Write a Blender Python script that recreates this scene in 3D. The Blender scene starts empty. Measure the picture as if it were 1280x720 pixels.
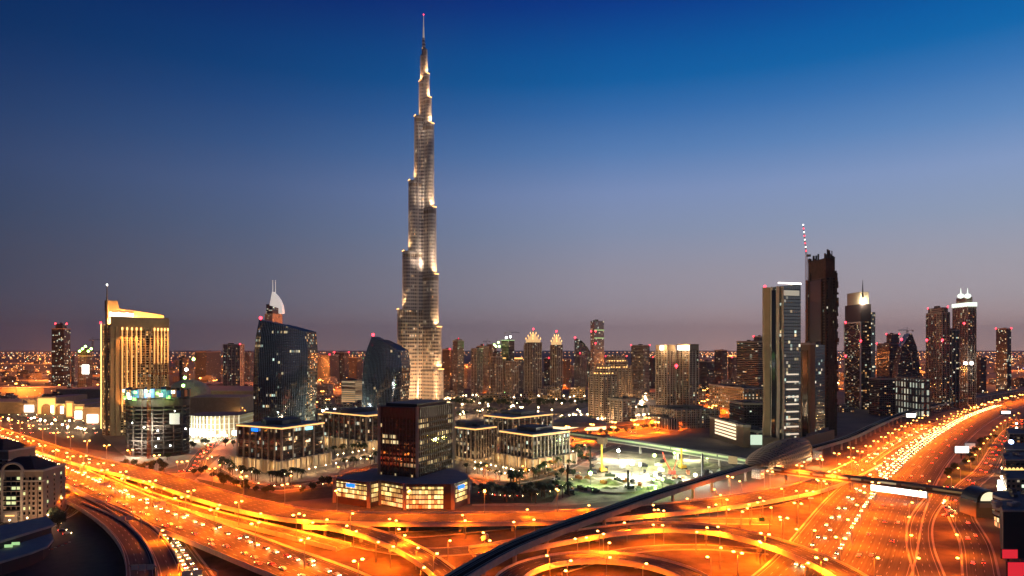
import bpy, math, random
from mathutils import Vector
R = math.radians
random.seed(7)
sc = bpy.context.scene
# ------------------------------------------------------------------ camera
CAM_H, FPX, HOR = 120.0, 860.0, 434.0          # eye height, focal length in px (1280 wide), horizon row
cd = bpy.data.cameras.new('camera'); cam = bpy.data.objects.new('camera', cd)
sc.collection.objects.link(cam); sc.camera = cam
cam.location = (0, 0, CAM_H); cam.rotation_euler = (R(90), 0, 0)
cd.sensor_width = 36; cd.lens = 36*FPX/1280; cd.shift_y = (HOR-360)/1280
cd.clip_start = 1; cd.clip_end = 90000
# ------------------------------------------------------------------ dusk sky
w = bpy.data.worlds.new('World'); sc.world = w; w.use_nodes = True
nt = w.node_tree; nt.nodes.clear()
def nd(t, typ, **k):
    n = t.nodes.new(typ)
    for a, b in k.items(): setattr(n, a, b)
    return n
out = nd(nt, 'ShaderNodeOutputWorld'); bg = nd(nt, 'ShaderNodeBackground')
tc = nd(nt, 'ShaderNodeTexCoord'); sp = nd(nt, 'ShaderNodeSeparateXYZ')
nt.links.new(tc.outputs['Generated'], sp.inputs[0])
rp = nd(nt, 'ShaderNodeValToRGB'); nt.links.new(sp.outputs[2], rp.inputs[0])
def srgb(r, g, b):
    f = lambda c: (c/255/12.92) if c/255 <= .04045 else ((c/255+.055)/1.055)**2.4
    return (f(r), f(g), f(b), 1)
stops = [(0.0, srgb(200, 170, 164)), (.03, srgb(190, 166, 166)), (.062, srgb(174, 164, 172)), (.107, srgb(162, 160, 174)), (.163, srgb(142, 156, 184)), (.217, srgb(130, 152, 194)),
         (.27, srgb(92, 134, 188)), (.32, srgb(54, 114, 178)), (.358, srgb(8, 100, 168)), (.386, srgb(0, 92, 163)), (.446, srgb(0, 60, 142)), (.8, srgb(0, 26, 80))]
cr = rp.color_ramp
cr.elements[0].position = 0; cr.elements[0].color = stops[0][1]
cr.elements[1].position = stops[-1][0]; cr.elements[1].color = stops[-1][1]
for p, c in stops[1:-1]:
    e = cr.elements.new(p); e.color = c
az = nd(nt, 'ShaderNodeValToRGB'); nt.links.new(sp.outputs[0], az.inputs[0])       # the last light stands to the right of north
ar = az.color_ramp; mpn = nd(nt, 'ShaderNodeMath', operation='MULTIPLY_ADD')
nt.links.new(sp.outputs[0], mpn.inputs[0]); mpn.inputs[1].default_value = .5; mpn.inputs[2].default_value = .5
nt.links.new(mpn.outputs[0], az.inputs[0])
ar.elements[0].position = .18; ar.elements[0].color = (.09, .15, .225, 1)
ar.elements[1].position = .82; ar.elements[1].color = (.98, 1.0, .97, 1)
e = ar.elements.new(.33); e.color = (.27, .345, .43, 1)
e = ar.elements.new(.57); e.color = (.78, .79, .82, 1)
mx = nd(nt, 'ShaderNodeMix', data_type='RGBA', blend_type='MULTIPLY'); mx.inputs[0].default_value = 1
nt.links.new(rp.outputs[0], mx.inputs[6]); nt.links.new(az.outputs[0], mx.inputs[7])
yb = nd(nt, 'ShaderNodeMapRange'); yb.inputs[1].default_value = -.7; yb.inputs[2].default_value = .35; yb.inputs[3].default_value = .3; yb.inputs[4].default_value = 1
nt.links.new(sp.outputs[1], yb.inputs[0]); ys = nd(nt, 'ShaderNodeVectorMath', operation='SCALE')      # the sky behind is already darker
nt.links.new(mx.outputs[2], ys.inputs[0]); nt.links.new(yb.outputs[0], ys.inputs['Scale'])
sky = nd(nt, 'ShaderNodeTexSky'); sky.sky_type = 'NISHITA'; sky.sun_disc = False
sky.sun_elevation = R(-4); sky.sun_rotation = R(35)
ad = nd(nt, 'ShaderNodeMix', data_type='RGBA', blend_type='ADD'); ad.inputs[0].default_value = .004
nt.links.new(ys.outputs[0], ad.inputs[6]); nt.links.new(sky.outputs[0], ad.inputs[7])
nt.links.new(ad.outputs[2], bg.inputs[0]); bg.inputs[1].default_value = 1.15
nt.links.new(bg.outputs[0], out.inputs[0])
# ------------------------------------------------------------------ last glow of the sun, below the horizon haze
sd = bpy.data.lights.new('sun', 'SUN'); sd.energy = .03; sd.angle = R(20); sd.color = (1, .8, .75)
so = bpy.data.objects.new('sun', sd); sc.collection.objects.link(so); so.rotation_euler = (R(80), 0, R(145))
sc.view_settings.view_transform = 'Standard'; sc.view_settings.look = 'None'
sc.view_settings.exposure = 0; sc.view_settings.gamma = 1
sc.cycles.use_denoising = True
sc.cycles.max_bounces = 5; sc.cycles.diffuse_bounces = 2; sc.cycles.glossy_bounces = 3
sc.cycles.sample_clamp_indirect = 4; sc.cycles.sample_clamp_direct = 0
sc.cycles.use_light_tree = True; sc.cycles.caustics_reflective = False
# ------------------------------------------------------------------ measuring helpers
def P(px, py, z=0.0):
    Y = FPX*(CAM_H-z)/(py-HOR); return Vector(((px-640)/FPX*Y, Y, z))
def X_(px, Y): return (px-640)/FPX*Y
def Z_(py, Y): return CAM_H-(py-HOR)*Y/FPX
def B_(py): return FPX*CAM_H/(py-HOR)
# ------------------------------------------------------------------ materials
def lk(t, a, b): t.links.new(a, b)
def mat(name, col, rough=.7, metal=0., emit=None, es=0., sample=True, noise=0., nscale=.2, spec=.5, bump=0.):
    m = bpy.data.materials.new(name); m.use_nodes = True; t = m.node_tree
    b = t.nodes['Principled BSDF']
    b.inputs['Base Color'].default_value = (*col[:3], 1); b.inputs['Roughness'].default_value = rough
    b.inputs['Metallic'].default_value = metal; b.inputs['Specular IOR Level'].default_value = spec
    if noise:
        g = nd(t, 'ShaderNodeNewGeometry'); n = nd(t, 'ShaderNodeTexNoise'); n.inputs['Scale'].default_value = nscale
        n.inputs['Detail'].default_value = 6; n.inputs['Roughness'].default_value = .65
        lk(t, g.outputs['Position'], n.inputs['Vector'])
        r = nd(t, 'ShaderNodeMapRange'); r.inputs[1].default_value = .3; r.inputs[2].default_value = .7
        r.inputs[3].default_value = 1-noise; r.inputs[4].default_value = 1+noise; lk(t, n.outputs[0], r.inputs[0])
        x = nd(t, 'ShaderNodeVectorMath', operation='SCALE'); x.inputs[0].default_value = col[:3]; lk(t, r.outputs[0], x.inputs['Scale'])
        lk(t, x.outputs[0], b.inputs['Base Color'])
        if bump:
            bp = nd(t, 'ShaderNodeBump'); bp.inputs['Strength'].default_value = bump; bp.inputs['Distance'].default_value = 1.5
            lk(t, n.outputs[0], bp.inputs['Height']); lk(t, bp.outputs[0], b.inputs['Normal'])
    if emit:
        b.inputs['Emission Color'].default_value = (*emit[:3], 1); b.inputs['Emission Strength'].default_value = es
        if not sample: m.cycles.emission_sampling = 'NONE'
    return m
WARM = [(1, .55, .2), (1, .72, .38), (1, .82, .55), (.85, 1, .75), (1, .42, .12)]
OFFICE = [(1, .85, .5), (1, .92, .7), (.75, 1, .85), (1, .7, .35)]
def facade(name, frame=(.3, .25, .22), glass=(.05, .055, .065), cw=3.2, fh=3.6, ww=.7, wh=.6, p=.15, es=1.2, cols=WARM,
           gmetal=.85, grough=.12, frough=.7, row=0., rowseg=6, fmetal=0., vary=.25, bump=.08):
    """window grid measured in metres of wall: random lit rooms behind the glass"""
    m = bpy.data.materials.new(name); m.use_nodes = True; t = m.node_tree; b = t.nodes['Principled BSDF']
    M = lambda op, a, c=None, d=None: _m(t, op, a, c, d)
    uv = nd(t, 'ShaderNodeUVMap'); s = nd(t, 'ShaderNodeSeparateXYZ'); lk(t, uv.outputs[0], s.inputs[0])
    u = M('DIVIDE', s.outputs[0], cw); v = M('DIVIDE', s.outputs[1], fh)
    fu, fv, iu, iv = M('FRACT', u), M('FRACT', v), M('FLOOR', u), M('FLOOR', v)
    wu = M('LESS_THAN', M('ABSOLUTE', M('SUBTRACT', fu, .5)), ww/2); wv = M('LESS_THAN', M('ABSOLUTE', M('SUBTRACT', fv, .5)), wh/2)
    win = M('MULTIPLY', wu, wv)
    oi = nd(t, 'ShaderNodeObjectInfo'); cb = nd(t, 'ShaderNodeCombineXYZ')
    lk(t, iu, cb.inputs[0]); lk(t, iv, cb.inputs[1]); lk(t, M('MULTIPLY', oi.outputs['Random'], 97.), cb.inputs[2])
    wn = nd(t, 'ShaderNodeTexWhiteNoise', noise_dimensions='3D'); lk(t, cb.outputs[0], wn.inputs[0])
    cs = nd(t, 'ShaderNodeSeparateColor'); lk(t, wn.outputs['Color'], cs.inputs[0])
    # rooms cluster: whole stretches of some floors are in use
    cb2 = nd(t, 'ShaderNodeCombineXYZ'); lk(t, M('FLOOR', M('DIVIDE', iu, rowseg)), cb2.inputs[0]); lk(t, iv, cb2.inputs[1])
    lk(t, M('MULTIPLY', oi.outputs['Random'], 31.), cb2.inputs[2])
    wn2 = nd(t, 'ShaderNodeTexWhiteNoise', noise_dimensions='3D'); lk(t, cb2.outputs[0], wn2.inputs[0])
    lit = M('MAXIMUM', M('LESS_THAN', wn.outputs['Value'], p), M('MULTIPLY', M('LESS_THAN', wn2.outputs['Value'], row), M('LESS_THAN', wn.outputs['Value'], .8)))
    st = M('MULTIPLY', M('MULTIPLY', lit, win), M('MULTIPLY', M('ADD', M('POWER', cs.outputs[2], 2.), .15), es))
    rr = nd(t, 'ShaderNodeValToRGB'); rr.color_ramp.interpolation = 'CONSTANT'; lk(t, cs.outputs[1], rr.inputs[0])
    n = len(cols); rr.color_ramp.elements[0].color = (*cols[0], 1); rr.color_ramp.elements[1].position = (n-1)/n; rr.color_ramp.elements[1].color = (*cols[-1], 1)
    for i in range(1, n-1):
        e = rr.color_ramp.elements.new(i/n); e.color = (*cols[i], 1)
    fr = nd(t, 'ShaderNodeVectorMath', operation='SCALE'); fr.inputs[0].default_value = frame
    g = nd(t, 'ShaderNodeNewGeometry'); nz = nd(t, 'ShaderNodeTexNoise'); nz.inputs['Scale'].default_value = .08; nz.inputs['Detail'].default_value = 5
    lk(t, g.outputs['Position'], nz.inputs['Vector']); lk(t, M('MULTIPLY_ADD', nz.outputs[0], vary*2, 1-vary), fr.inputs['Scale'])
    c = nd(t, 'ShaderNodeMix', data_type='RGBA'); lk(t, win, c.inputs[0]); lk(t, fr.outputs[0], c.inputs[6]); c.inputs[7].default_value = (*glass, 1)
    lk(t, c.outputs[2], b.inputs['Base Color'])
    lk(t, M('MULTIPLY_ADD', win, gmetal-fmetal, fmetal), b.inputs['Metallic'])
    lk(t, M('MULTIPLY_ADD', win, grough-frough, frough), b.inputs['Roughness'])
    lk(t, rr.outputs[0], b.inputs['Emission Color']); lk(t, st, b.inputs['Emission Strength'])
    m.cycles.emission_sampling = 'NONE'
    # each pane sits a touch out of true
    bm_ = nd(t, 'ShaderNodeBump'); bm_.inputs['Strength'].default_value = bump*3; bm_.inputs['Distance'].default_value = bump
    lk(t, M('ADD', win, M('MULTIPLY', cs.outputs[0], M('SUBTRACT', fu, .5))), bm_.inputs['Height']); lk(t, bm_.outputs[0], b.inputs['Normal'])
    return m
def _m(t, op, a, c=None, d=None):
    n = nd(t, 'ShaderNodeMath', operation=op)
    for i, q in enumerate((a, c, d)):
        if q is None: continue
        if isinstance(q, (int, float)): n.inputs[i].default_value = q
        else: lk(t, q, n.inputs[i])
    return n.outputs[0]
def road_mat(name, half, lanes, base=(.085, .08, .074)):
    """asphalt: u metres across from the left edge, v metres along; painted dashes and edge lines, tyre-darkened lanes"""
    m = bpy.data.materials.new(name); m.use_nodes = True; t = m.node_tree; b = t.nodes['Principled BSDF']
    M = lambda op, a, c=None, d=None: _m(t, op, a, c, d)
    uv = nd(t, 'ShaderNodeUVMap'); s = nd(t, 'ShaderNodeSeparateXYZ'); lk(t, uv.outputs[0], s.inputs[0])
    W = 2*half; lw = (W-3)/lanes
    u = M('DIVIDE', M('SUBTRACT', s.outputs[0], 1.5), lw)
    near = M('LESS_THAN', M('ABSOLUTE', M('SUBTRACT', M('FRACT', M('ADD', u, .5)), .5)), .12/lw)
    inner = M('MULTIPLY', M('GREATER_THAN', u, .3), M('LESS_THAN', u, lanes-.3))
    dash = M('LESS_THAN', M('FRACT', M('DIVIDE', s.outputs[1], 12)), .35)
    lane = M('MULTIPLY', M('MULTIPLY', near, inner), dash)
    edge = M('MULTIPLY', near, M('SUBTRACT', 1, inner))
    paint = M('MAXIMUM', lane, edge)
    g = nd(t, 'ShaderNodeCombineXYZ'); lk(t, M('MULTIPLY', s.outputs[0], .9), g.inputs[0]); lk(t, M('MULTIPLY', s.outputs[1], .02), g.inputs[1])
    nz = nd(t, 'ShaderNodeTexNoise'); nz.inputs['Scale'].default_value = .9; nz.inputs['Detail'].default_value = 7; lk(t, g.outputs[0], nz.inputs['Vector'])
    sc_ = nd(t, 'ShaderNodeVectorMath', operation='SCALE'); sc_.inputs[0].default_value = base
    lk(t, M('MULTIPLY_ADD', nz.outputs[0], 1.7, .15), sc_.inputs['Scale'])
    c = nd(t, 'ShaderNodeMix', data_type='RGBA'); lk(t, M('MULTIPLY', paint, .8), c.inputs[0]); lk(t, sc_.outputs[0], c.inputs[6]); c.inputs[7].default_value = (.6, .6, .56, 1)
    lk(t, c.outputs[2], b.inputs['Base Color']); b.inputs['Roughness'].default_value = .85; b.inputs['Specular IOR Level'].default_value = .2
    return m
# ------------------------------------------------------------------ mesh builder
class MB:
    def __init__(s): s.v = []; s.f = []; s.m = []; s.uv = []; s.sm = []
    def face(s, pts, m=0, uv=None, smooth=False):
        i = len(s.v); s.v += [tuple(p) for p in pts]; s.f.append(tuple(range(i, i+len(pts)))); s.m.append(m)
        s.uv += uv if uv else [(p[0], p[1]) for p in pts]; s.sm.append(smooth)
    def prism(s, poly, z0, z1, m=0, mt=1, tops=None, u0=0, bottom=False):
        """poly counter-clockwise; tops = per-vertex top heights"""
        n = len(poly); T = tops or [z1]*n; u = u0
        for i in range(n):
            a, b = poly[i], poly[(i+1) % n]; j = (i+1) % n
            L = math.hypot(b[0]-a[0], b[1]-a[1])
            s.face([(a[0], a[1], z0), (b[0], b[1], z0), (b[0], b[1], T[j]), (a[0], a[1], T[i])], m,
                   [(u, z0), (u+L, z0), (u+L, T[j]), (u, T[i])]); u += math.ceil(L/3)*3
        s.face([(p[0], p[1], T[i]) for i, p in enumerate(poly)], mt)
        if bottom: s.face([(p[0], p[1], z0) for p in reversed(poly)], mt)
    def box(s, cx, cy, z0, sx, sy, sz, rot=0, m=0, mt=None):
        c, q = math.cos(rot), math.sin(rot)
        pl = [(cx+c*x-q*y, cy+q*x+c*y) for x, y in ((-sx/2, -sy/2), (sx/2, -sy/2), (sx/2, sy/2), (-sx/2, sy/2))]
        s.prism(pl, z0, z0+sz, m, m if mt is None else mt, bottom=True)
    def loft(s, rings, m=0, mt=1, cap=True, smooth=False, capb=False):
        n = len(rings[0])
        for k in range(len(rings)-1):
            a, b = rings[k], rings[k+1]; u = 0
            for i in range(n):
                j = (i+1) % n; L = (Vector(a[j])-Vector(a[i])).length
                s.face([a[i], a[j], b[j], b[i]], m, [(u, a[i][2]), (u+L, a[j][2]), (u+L, b[j][2]), (u, b[i][2])], smooth); u += L
        if cap: s.face(rings[-1], mt)
        if capb: s.face(list(reversed(rings[0])), mt)
    def tube(s, p0, p1, r0, r1=None, n=6, m=0):
        p0, p1 = Vector(p0), Vector(p1); r1 = r0 if r1 is None else r1; d = (p1-p0).normalized()
        x = d.orthogonal().normalized(); y = d.cross(x)
        A = [p0+(x*math.cos(t)+y*math.sin(t))*r0 for t in [2*math.pi*i/n for i in range(n)]]
        B = [p1+(x*math.cos(t)+y*math.sin(t))*r1 for t in [2*math.pi*i/n for i in range(n)]]
        s.loft([A, B], m, m, capb=True)
    def ball(s, c, r, m=0, n=8, sz=1.):
        c = Vector(c); rings = []
        for k in range(1, n//2):
            ph = math.pi*k/(n//2)
            rings.append([(c.x+r*math.sin(ph)*math.cos(t), c.y+r*math.sin(ph)*math.sin(t), c.z-r*sz*math.cos(ph)) for t in [2*math.pi*i/n for i in range(n)]])
        b, tp = (c.x, c.y, c.z-r*sz), (c.x, c.y, c.z+r*sz)
        for i in range(n): s.face([b, rings[0][(i+1) % n], rings[0][i]], m, smooth=True)
        s.loft(rings, m, m, cap=False, smooth=True)
        for i in range(n): s.face([rings[-1][i], rings[-1][(i+1) % n], tp], m, smooth=True)
    def mesh(s, name, mats):
        me = bpy.data.meshes.new(name); me.from_pydata(s.v, [], s.f)
        for q in mats: me.materials.append(q)
        me.polygons.foreach_set('material_index', s.m)
        me.polygons.foreach_set('use_smooth', s.sm)
        l = me.uv_layers.new(name='UVMap'); l.data.foreach_set('uv', [c for u in s.uv for c in u])
        me.update(); return me
    def build(s, name, mats, parent=None, **k):
        o = bpy.data.objects.new(name, s.mesh(name, mats if isinstance(mats, (list, tuple)) else [mats]))
        sc.collection.objects.link(o)
        if parent:
            o.parent = parent; o.location = -Vector(parent.location) if parent.rotation_euler.z == 0 else (0, 0, 0)
        tag(o, **k); return o
def tag(o, label=None, cat=None, group=None, kind=None):
    if label: o['label'] = label
    if cat: o['category'] = cat
    if group: o['group'] = group
    if kind: o['kind'] = kind
    return o
def thing(name, label, cat, loc=(0, 0, 0), group=None):
    o = bpy.data.objects.new(name, None); sc.collection.objects.link(o); o.location = loc; o.empty_display_size = 3
    return tag(o, label, cat, group)
def copy_tree(o, parent=None):
    c = o.copy(); sc.collection.objects.link(c); c.parent = parent
    for ch in list(o.children): copy_tree(ch, c)
    return c
def quad(pxl, pxn, pxr, Yn, trel):
    """ground rectangle whose left, near and right corners stand under three picture columns"""
    rn, rl, rr_ = [(q-640)/FPX for q in (pxn, pxl, pxr)]
    t = math.radians(trel)+math.atan(rn); n = (rn*Yn, Yn); ct, st = math.cos(t), math.sin(t)
    La = (rl*Yn-n[0])/(-ct-rl*st); Lb = (rr_*Yn-n[0])/(st-rr_*ct)
    a = (-ct, st); b = (st, ct)
    N = Vector(n); A = N+Vector(a)*La; Bq = N+Vector(b)*Lb; C = A+Vector(b)*Lb
    return [N, Bq, C, A], La, Lb, t      # counter-clockwise from the near corner
def inset(q, d):
    c = sum(q, Vector((0, 0)))/len(q); return [c+(p-c)*(1-d/max((p-c).length, .1)) for p in q]
def scaleq(q, f):
    c = sum(q, Vector((0, 0)))/len(q); return [c+(p-c)*f for p in q]
def catmull(pts, step=8.):
    o = []; n = len(pts)
    for i in range(n-1):
        p0, p1, p2, p3 = pts[max(i-1, 0)], pts[i], pts[i+1], pts[min(i+2, n-1)]
        if i == 0: p0 = p1*2-p2
        if i == n-2: p3 = p2*2-p1
        L = (p2-p1).length; k = max(2, int(L/step))
        a = max((p1-p0).length, 1)**.5; bb = max(L, 1)**.5; c = max((p3-p2).length, 1)**.5
        m1 = (p1-p0)/a-(p2-p0)/(a+bb)+(p2-p1)/bb; m2 = (p2-p1)/bb-(p3-p1)/(bb+c)+(p3-p2)/c
        m1 *= bb; m2 *= bb
        for j in range(k):
            t = j/k; t2, t3 = t*t, t*t*t
            o.append(p1*(2*t3-3*t2+1)+m1*(t3-2*t2+t)+p2*(-2*t3+3*t2)+m2*(t3-t2))
    o.append(pts[-1]); return o
class Path:
    def __init__(s, pts, step=8.):
        s.p = catmull([Vector(p) for p in pts], step); s.d = [0]
        for a, b in zip(s.p, s.p[1:]): s.d.append(s.d[-1]+(b-a).length)
        s.L = s.d[-1]; s.side = []
        for i in range(len(s.p)):
            a = s.p[max(i-1, 0)]; b = s.p[min(i+1, len(s.p)-1)]; t = (b-a); t.z = 0; t.normalize(); s.side.append(Vector((t.y, -t.x, 0)))
    def at(s, d, off=0):
        d = min(max(d, 0), s.L-.01); i = 0
        import bisect
        i = max(0, min(bisect.bisect_right(s.d, d)-1, len(s.p)-2)); f = (d-s.d[i])/max(s.d[i+1]-s.d[i], 1e-6)
        q = s.p[i].lerp(s.p[i+1], f); sd_ = s.side[i].lerp(s.side[i+1], f); t = Vector((-sd_.y, sd_.x, 0))
        return q+sd_*off, math.atan2(t.y, t.x)
    def sweep(s, mb, prof, m=0, closed=True):
        """prof: list of (side offset, z offset) in order; faces between neighbours"""
        n = len(prof); rng = range(n) if closed else range(n-1)
        for k in range(len(s.p)-1):
            for i in rng:
                j = (i+1) % n; a, b = prof[i], prof[j]
                q = lambda kk, pr: s.p[kk]+s.side[kk]*pr[0]+Vector((0, 0, pr[1]))
                mb.face([q(k, a), q(k+1, a), q(k+1, b), q(k, b)], m,
                        [(a[0]-prof[0][0], s.d[k]), (a[0]-prof[0][0], s.d[k+1]), (b[0]-prof[0][0], s.d[k+1]), (b[0]-prof[0][0], s.d[k])])
        if closed:
            for kk in (0, -1): mb.face([s.p[kk]+s.side[kk]*a[0]+Vector((0, 0, a[1])) for a in prof], m)
# ------------------------------------------------------------------ common materials
M = {}
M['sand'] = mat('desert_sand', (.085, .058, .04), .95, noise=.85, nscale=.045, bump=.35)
M['earth'] = mat('trodden_earth', (.15, .115, .09), .95, noise=.6, nscale=.05, bump=.4)
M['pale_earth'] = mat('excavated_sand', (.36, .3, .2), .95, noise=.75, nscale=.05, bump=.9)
M['paving'] = mat('stone_paving', (.3, .26, .22), .7, noise=.25, nscale=.3)
M['darkpave'] = mat('parking_asphalt', (.05, .038, .032), .8, noise=.3, nscale=.2)
M['grass'] = mat('irrigated_grass', (.06, .1, .03), .95, noise=.4, nscale=.4)
M['concrete'] = mat('concrete', (.4, .36, .31), .8, noise=.18, nscale=.25)
M['parapet'] = mat('painted_parapet', (.74, .66, .52), .8, noise=.15, nscale=.4)
M['rawconc'] = mat('raw_concrete', (.25, .22, .2), .85, noise=.35, nscale=.2)
M['stone'] = mat('pale_stone', (.5, .42, .34), .7, noise=.12, nscale=.15)
M['roof'] = mat('flat_roof', (.13, .115, .12), .85, noise=.25, nscale=.12)
M['palroof'] = mat('pale_roof', (.4, .31, .28), .9, noise=.15, nscale=.15)
M['dark'] = mat('dark_metal', (.03, .03, .034), .45, .6)
M['steel'] = mat('grey_steel', (.3, .3, .3), .4, .8)
M['rust'] = mat('orange_painted_steel', (.5, .16, .05), .6)
M['yellow'] = mat('yellow_painted_steel', (.7, .4, .03), .5)
M['red'] = mat('red_painted_steel', (.6, .05, .02), .5)
M['white'] = mat('white_paint', (.75, .73, .7), .6)
M['glassdk'] = mat('dark_glass', (.05, .055, .07), .08, .9)
M['leaf'] = mat('palm_frond', (.06, .085, .03), .8, noise=.4, nscale=.8)
M['leaf2'] = mat('tree_leaves', (.05, .07, .03), .85, noise=.5, nscale=.6)
M['bark'] = mat('bark', (.14, .1, .07), .9)
M['track'] = mat('track_bed', (.014, .012, .014), .95, spec=.05, noise=.3, nscale=.5)
M['rail'] = mat('rail_steel', (.2, .18, .17), .3, .9)
M['tile'] = mat('roof_tiles', (.09, .035, .03), .8, noise=.3, nscale=.6)
def E(name, c, s, sample=True): return mat(name, tuple(min(x, 1)*.3 for x in c), .5, emit=c, es=s, sample=sample)
M['sodium'] = E('sodium_lamp_glow', (1, .42, .08), 14, False)
M['warmlamp'] = E('warm_lamp_glow', (1, .74, .42), 14, False)
M['whitelamp'] = E('white_lamp_glow', (1, .97, .85), 30, False)
M['greenlamp'] = E('green_lamp_glow', (.45, 1, .18), 18, False)
M['beacon'] = E('red_beacon', (1, .03, .05), 9, False)
M['warmstrip'] = E('warm_light_strip', (1, .5, .15), 2.0)
M['goldstrip'] = E('gold_light_strip', (1, .52, .15), 3.6)
M['whitestrip'] = E('white_light_strip', (1, .93, .8), 5)
M['greenstrip'] = E('green_light_strip', (.55, .95, .4), .75)
M['screen'] = E('lit_billboard', (1, .98, .88), 4)
M['bluesign'] = E('blue_sign', (.01, .22, 1), 1.6)
M['cyansign'] = E('cyan_sign', (.35, .85, .95), 1.8)
M['redsign'] = E('red_sign', (1, .03, .05), .7)
M['windowlit'] = E('lit_shop_front', (1, .72, .36), 2.2)
# ------------------------------------------------------------------ ground
g = MB(); S = 24000
g.face([(-S, -500, 0), (S, -500, 0), (S, S, 0), (-S, S, 0)])
gm = mat('city_ground', (.15, .115, .09), .95, noise=.5, nscale=.012, bump=.2)
g.build('ground', gm, kind='structure')
def patch(name, pix, m, z, kind='structure'):
    b = MB(); b.face([P(x, y, z)[:2]+(z,) if False else (P(x, y, z).x, P(x, y, z).y, z) for x, y in pix]); return b.build(name, m, kind=kind)
def wpatch(name, pts, m, z):
    b = MB(); b.face([(x, y, z) for x, y in pts]); return b.build(name, m, kind='structure')
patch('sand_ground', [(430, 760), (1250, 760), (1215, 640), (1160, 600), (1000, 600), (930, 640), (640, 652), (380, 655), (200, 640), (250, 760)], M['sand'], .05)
patch('car_park_ground', [(-80, 800), (215, 800), (190, 720), (165, 690), (140, 668), (105, 645), (68, 620), (-80, 620)], M['darkpave'], .06)
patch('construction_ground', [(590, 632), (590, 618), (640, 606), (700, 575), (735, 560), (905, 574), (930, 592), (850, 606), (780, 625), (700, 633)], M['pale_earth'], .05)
patch('plaza_paving', [(240, 603), (285, 560), (300, 552), (640, 540), (735, 548), (690, 590), (640, 600), (600, 612), (470, 618), (400, 600), (330, 606)], M['paving'], .05)
patch('mall_parking', [(-60, 548), (-60, 512), (40, 508), (130, 520), (128, 545), (150, 566), (100, 560)], M['darkpave'], .07)
patch('mall_forecourt', [(150, 565), (235, 545), (300, 548), (300, 562), (250, 575), (190, 590), (170, 582)], M['paving'], .08)
patch('boulevard_paving', [(560, 524), (600, 512), (745, 500), (800, 488), (830, 500), (845, 522), (760, 530), (690, 533)], M['paving'], .05)
patch('park_ground', [(560, 510), (600, 499), (740, 499), (740, 507), (690, 522), (600, 520)], M['earth'], .07)
patch('verge_grass', [(1175, 610), (1215, 560), (1250, 533), (1268, 525), (1262, 540), (1235, 568), (1225, 590), (1190, 618)], M['grass'], .07)
patch('garden_ground', [(588, 630), (590, 606), (640, 606), (690, 598), (705, 606), (690, 628)], mat('garden_soil', (.05, .06, .03), .95, noise=.5, nscale=.15), .09)
patch('verge_ground', [(245, 598), (285, 606), (350, 618), (420, 606), (415, 622), (330, 630), (260, 612)], mat('planted_verge', (.06, .06, .035), .95, noise=.5, nscale=.15), .09)
# ------------------------------------------------------------------ roads
roads = {}
def groundroad(key, name, pix, wd, lanes, z=.15, kerb=True):
    pa = Path([P(x, y, z) for x, y in pix], 10); roads[key] = (pa, wd, lanes)
    b = MB(); pa.sweep(b, [(-wd/2, 0), (wd/2, 0)], closed=False)
    for k in range(len(b.f)): b.f[k] = tuple(b.f[k])
    b.build(name, road_mat(name+'_asphalt', wd/2, lanes), kind='structure')
    if kerb:
        for sgn in (-1, 1):
            c = MB(); o = sgn*wd/2
            pa.sweep(c, [(o, -z), (o+sgn*1.2, -z), (o+sgn*1.2, .13), (o, .13)]); c.build('kerb', M['concrete'], kind='structure')
    return pa
def flyover(key, name, label, pix, wd, lanes, pier_gap=34, wall=1.3, zs=None, deck=1.6, cat='flyover', ground_z=0, step=9, parm=None, surf=None, first=12, world=None, lip=1.7):
    pts = world or [P(x, y, z) for x, y, z in pix]
    pa = Path(pts, step); roads[key] = (pa, wd, lanes); h = wd/2
    t = thing(name, label, cat, (pa.p[len(pa.p)//2].x, pa.p[len(pa.p)//2].y, 0))
    b = MB(); pa.sweep(b, [(-h, 0), (h, 0)], closed=False)
    b.build('road_surface', surf or road_mat(name+'_asphalt', h, lanes), t)
    b = MB(); pa.sweep(b, [(-h+.3, -.02), (h-.3, -.02), (h-1.6, -deck-.4), (-h+1.6, -deck-.4)]); b.build('deck', M['concrete'], t)
    for s in (-1, 1):
        b = MB(); o = s*h; pa.sweep(b, [(o-.25, -lip), (o+.25, -lip), (o+.22, wall), (o-.12, wall)]); b.build('parapet', parm or M['parapet'], t)
    d = first
    while d < pa.L-6 and pier_gap:
        q, a = pa.at(d)
        if q.z > 3:
            b = MB(); z1 = q.z-deck
            n = 2 if wd > 18 else 1
            for i in range(n):
                o = (i-.5*(n-1))*wd*.42; sx, sy = -math.sin(a)*o, math.cos(a)*o
                b.box(q.x+sx, q.y+sy, 0, 1.5, 1.9, max(z1-1, .3), a)
                pr = [(-1.0, z1-2.2), (1.0, z1-2.2), (wd*.2, z1-.01), (-wd*.2, z1-.01)]
                ca, sa = math.cos(a), math.sin(a)
                A = [(q.x+sx-sa*y-ca*.8, q.y+sy+ca*y-sa*.8, z) for y, z in pr]; Bp = [(q.x+sx-sa*y+ca*.8, q.y+sy+ca*y+sa*.8, z) for y, z in pr]
                b.loft([A, Bp], 0, 0, capb=True)
            b.build('pier', M['concrete'], t)
        d += pier_gap
    return pa
HW = groundroad('hw', 'road', [(960, 800), (1041, 720), (1095, 627), (1148, 567), (1212, 523), (1262, 505), (1330, 491), (1420, 480), (1560, 470)], 66, 14, .16)
groundroad('ramp', 'slip_road', [(1176, 615), (1152, 650), (1150, 680), (1162, 720), (1185, 790)], 13, 3, .22)
groundroad('serv', 'service_road', [(1232, 770), (1226, 720), (1219, 680), (1200, 640), (1206, 612), (1230, 590), (1247, 562), (1262, 540), (1285, 524)], 15, 3, .17)
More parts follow.
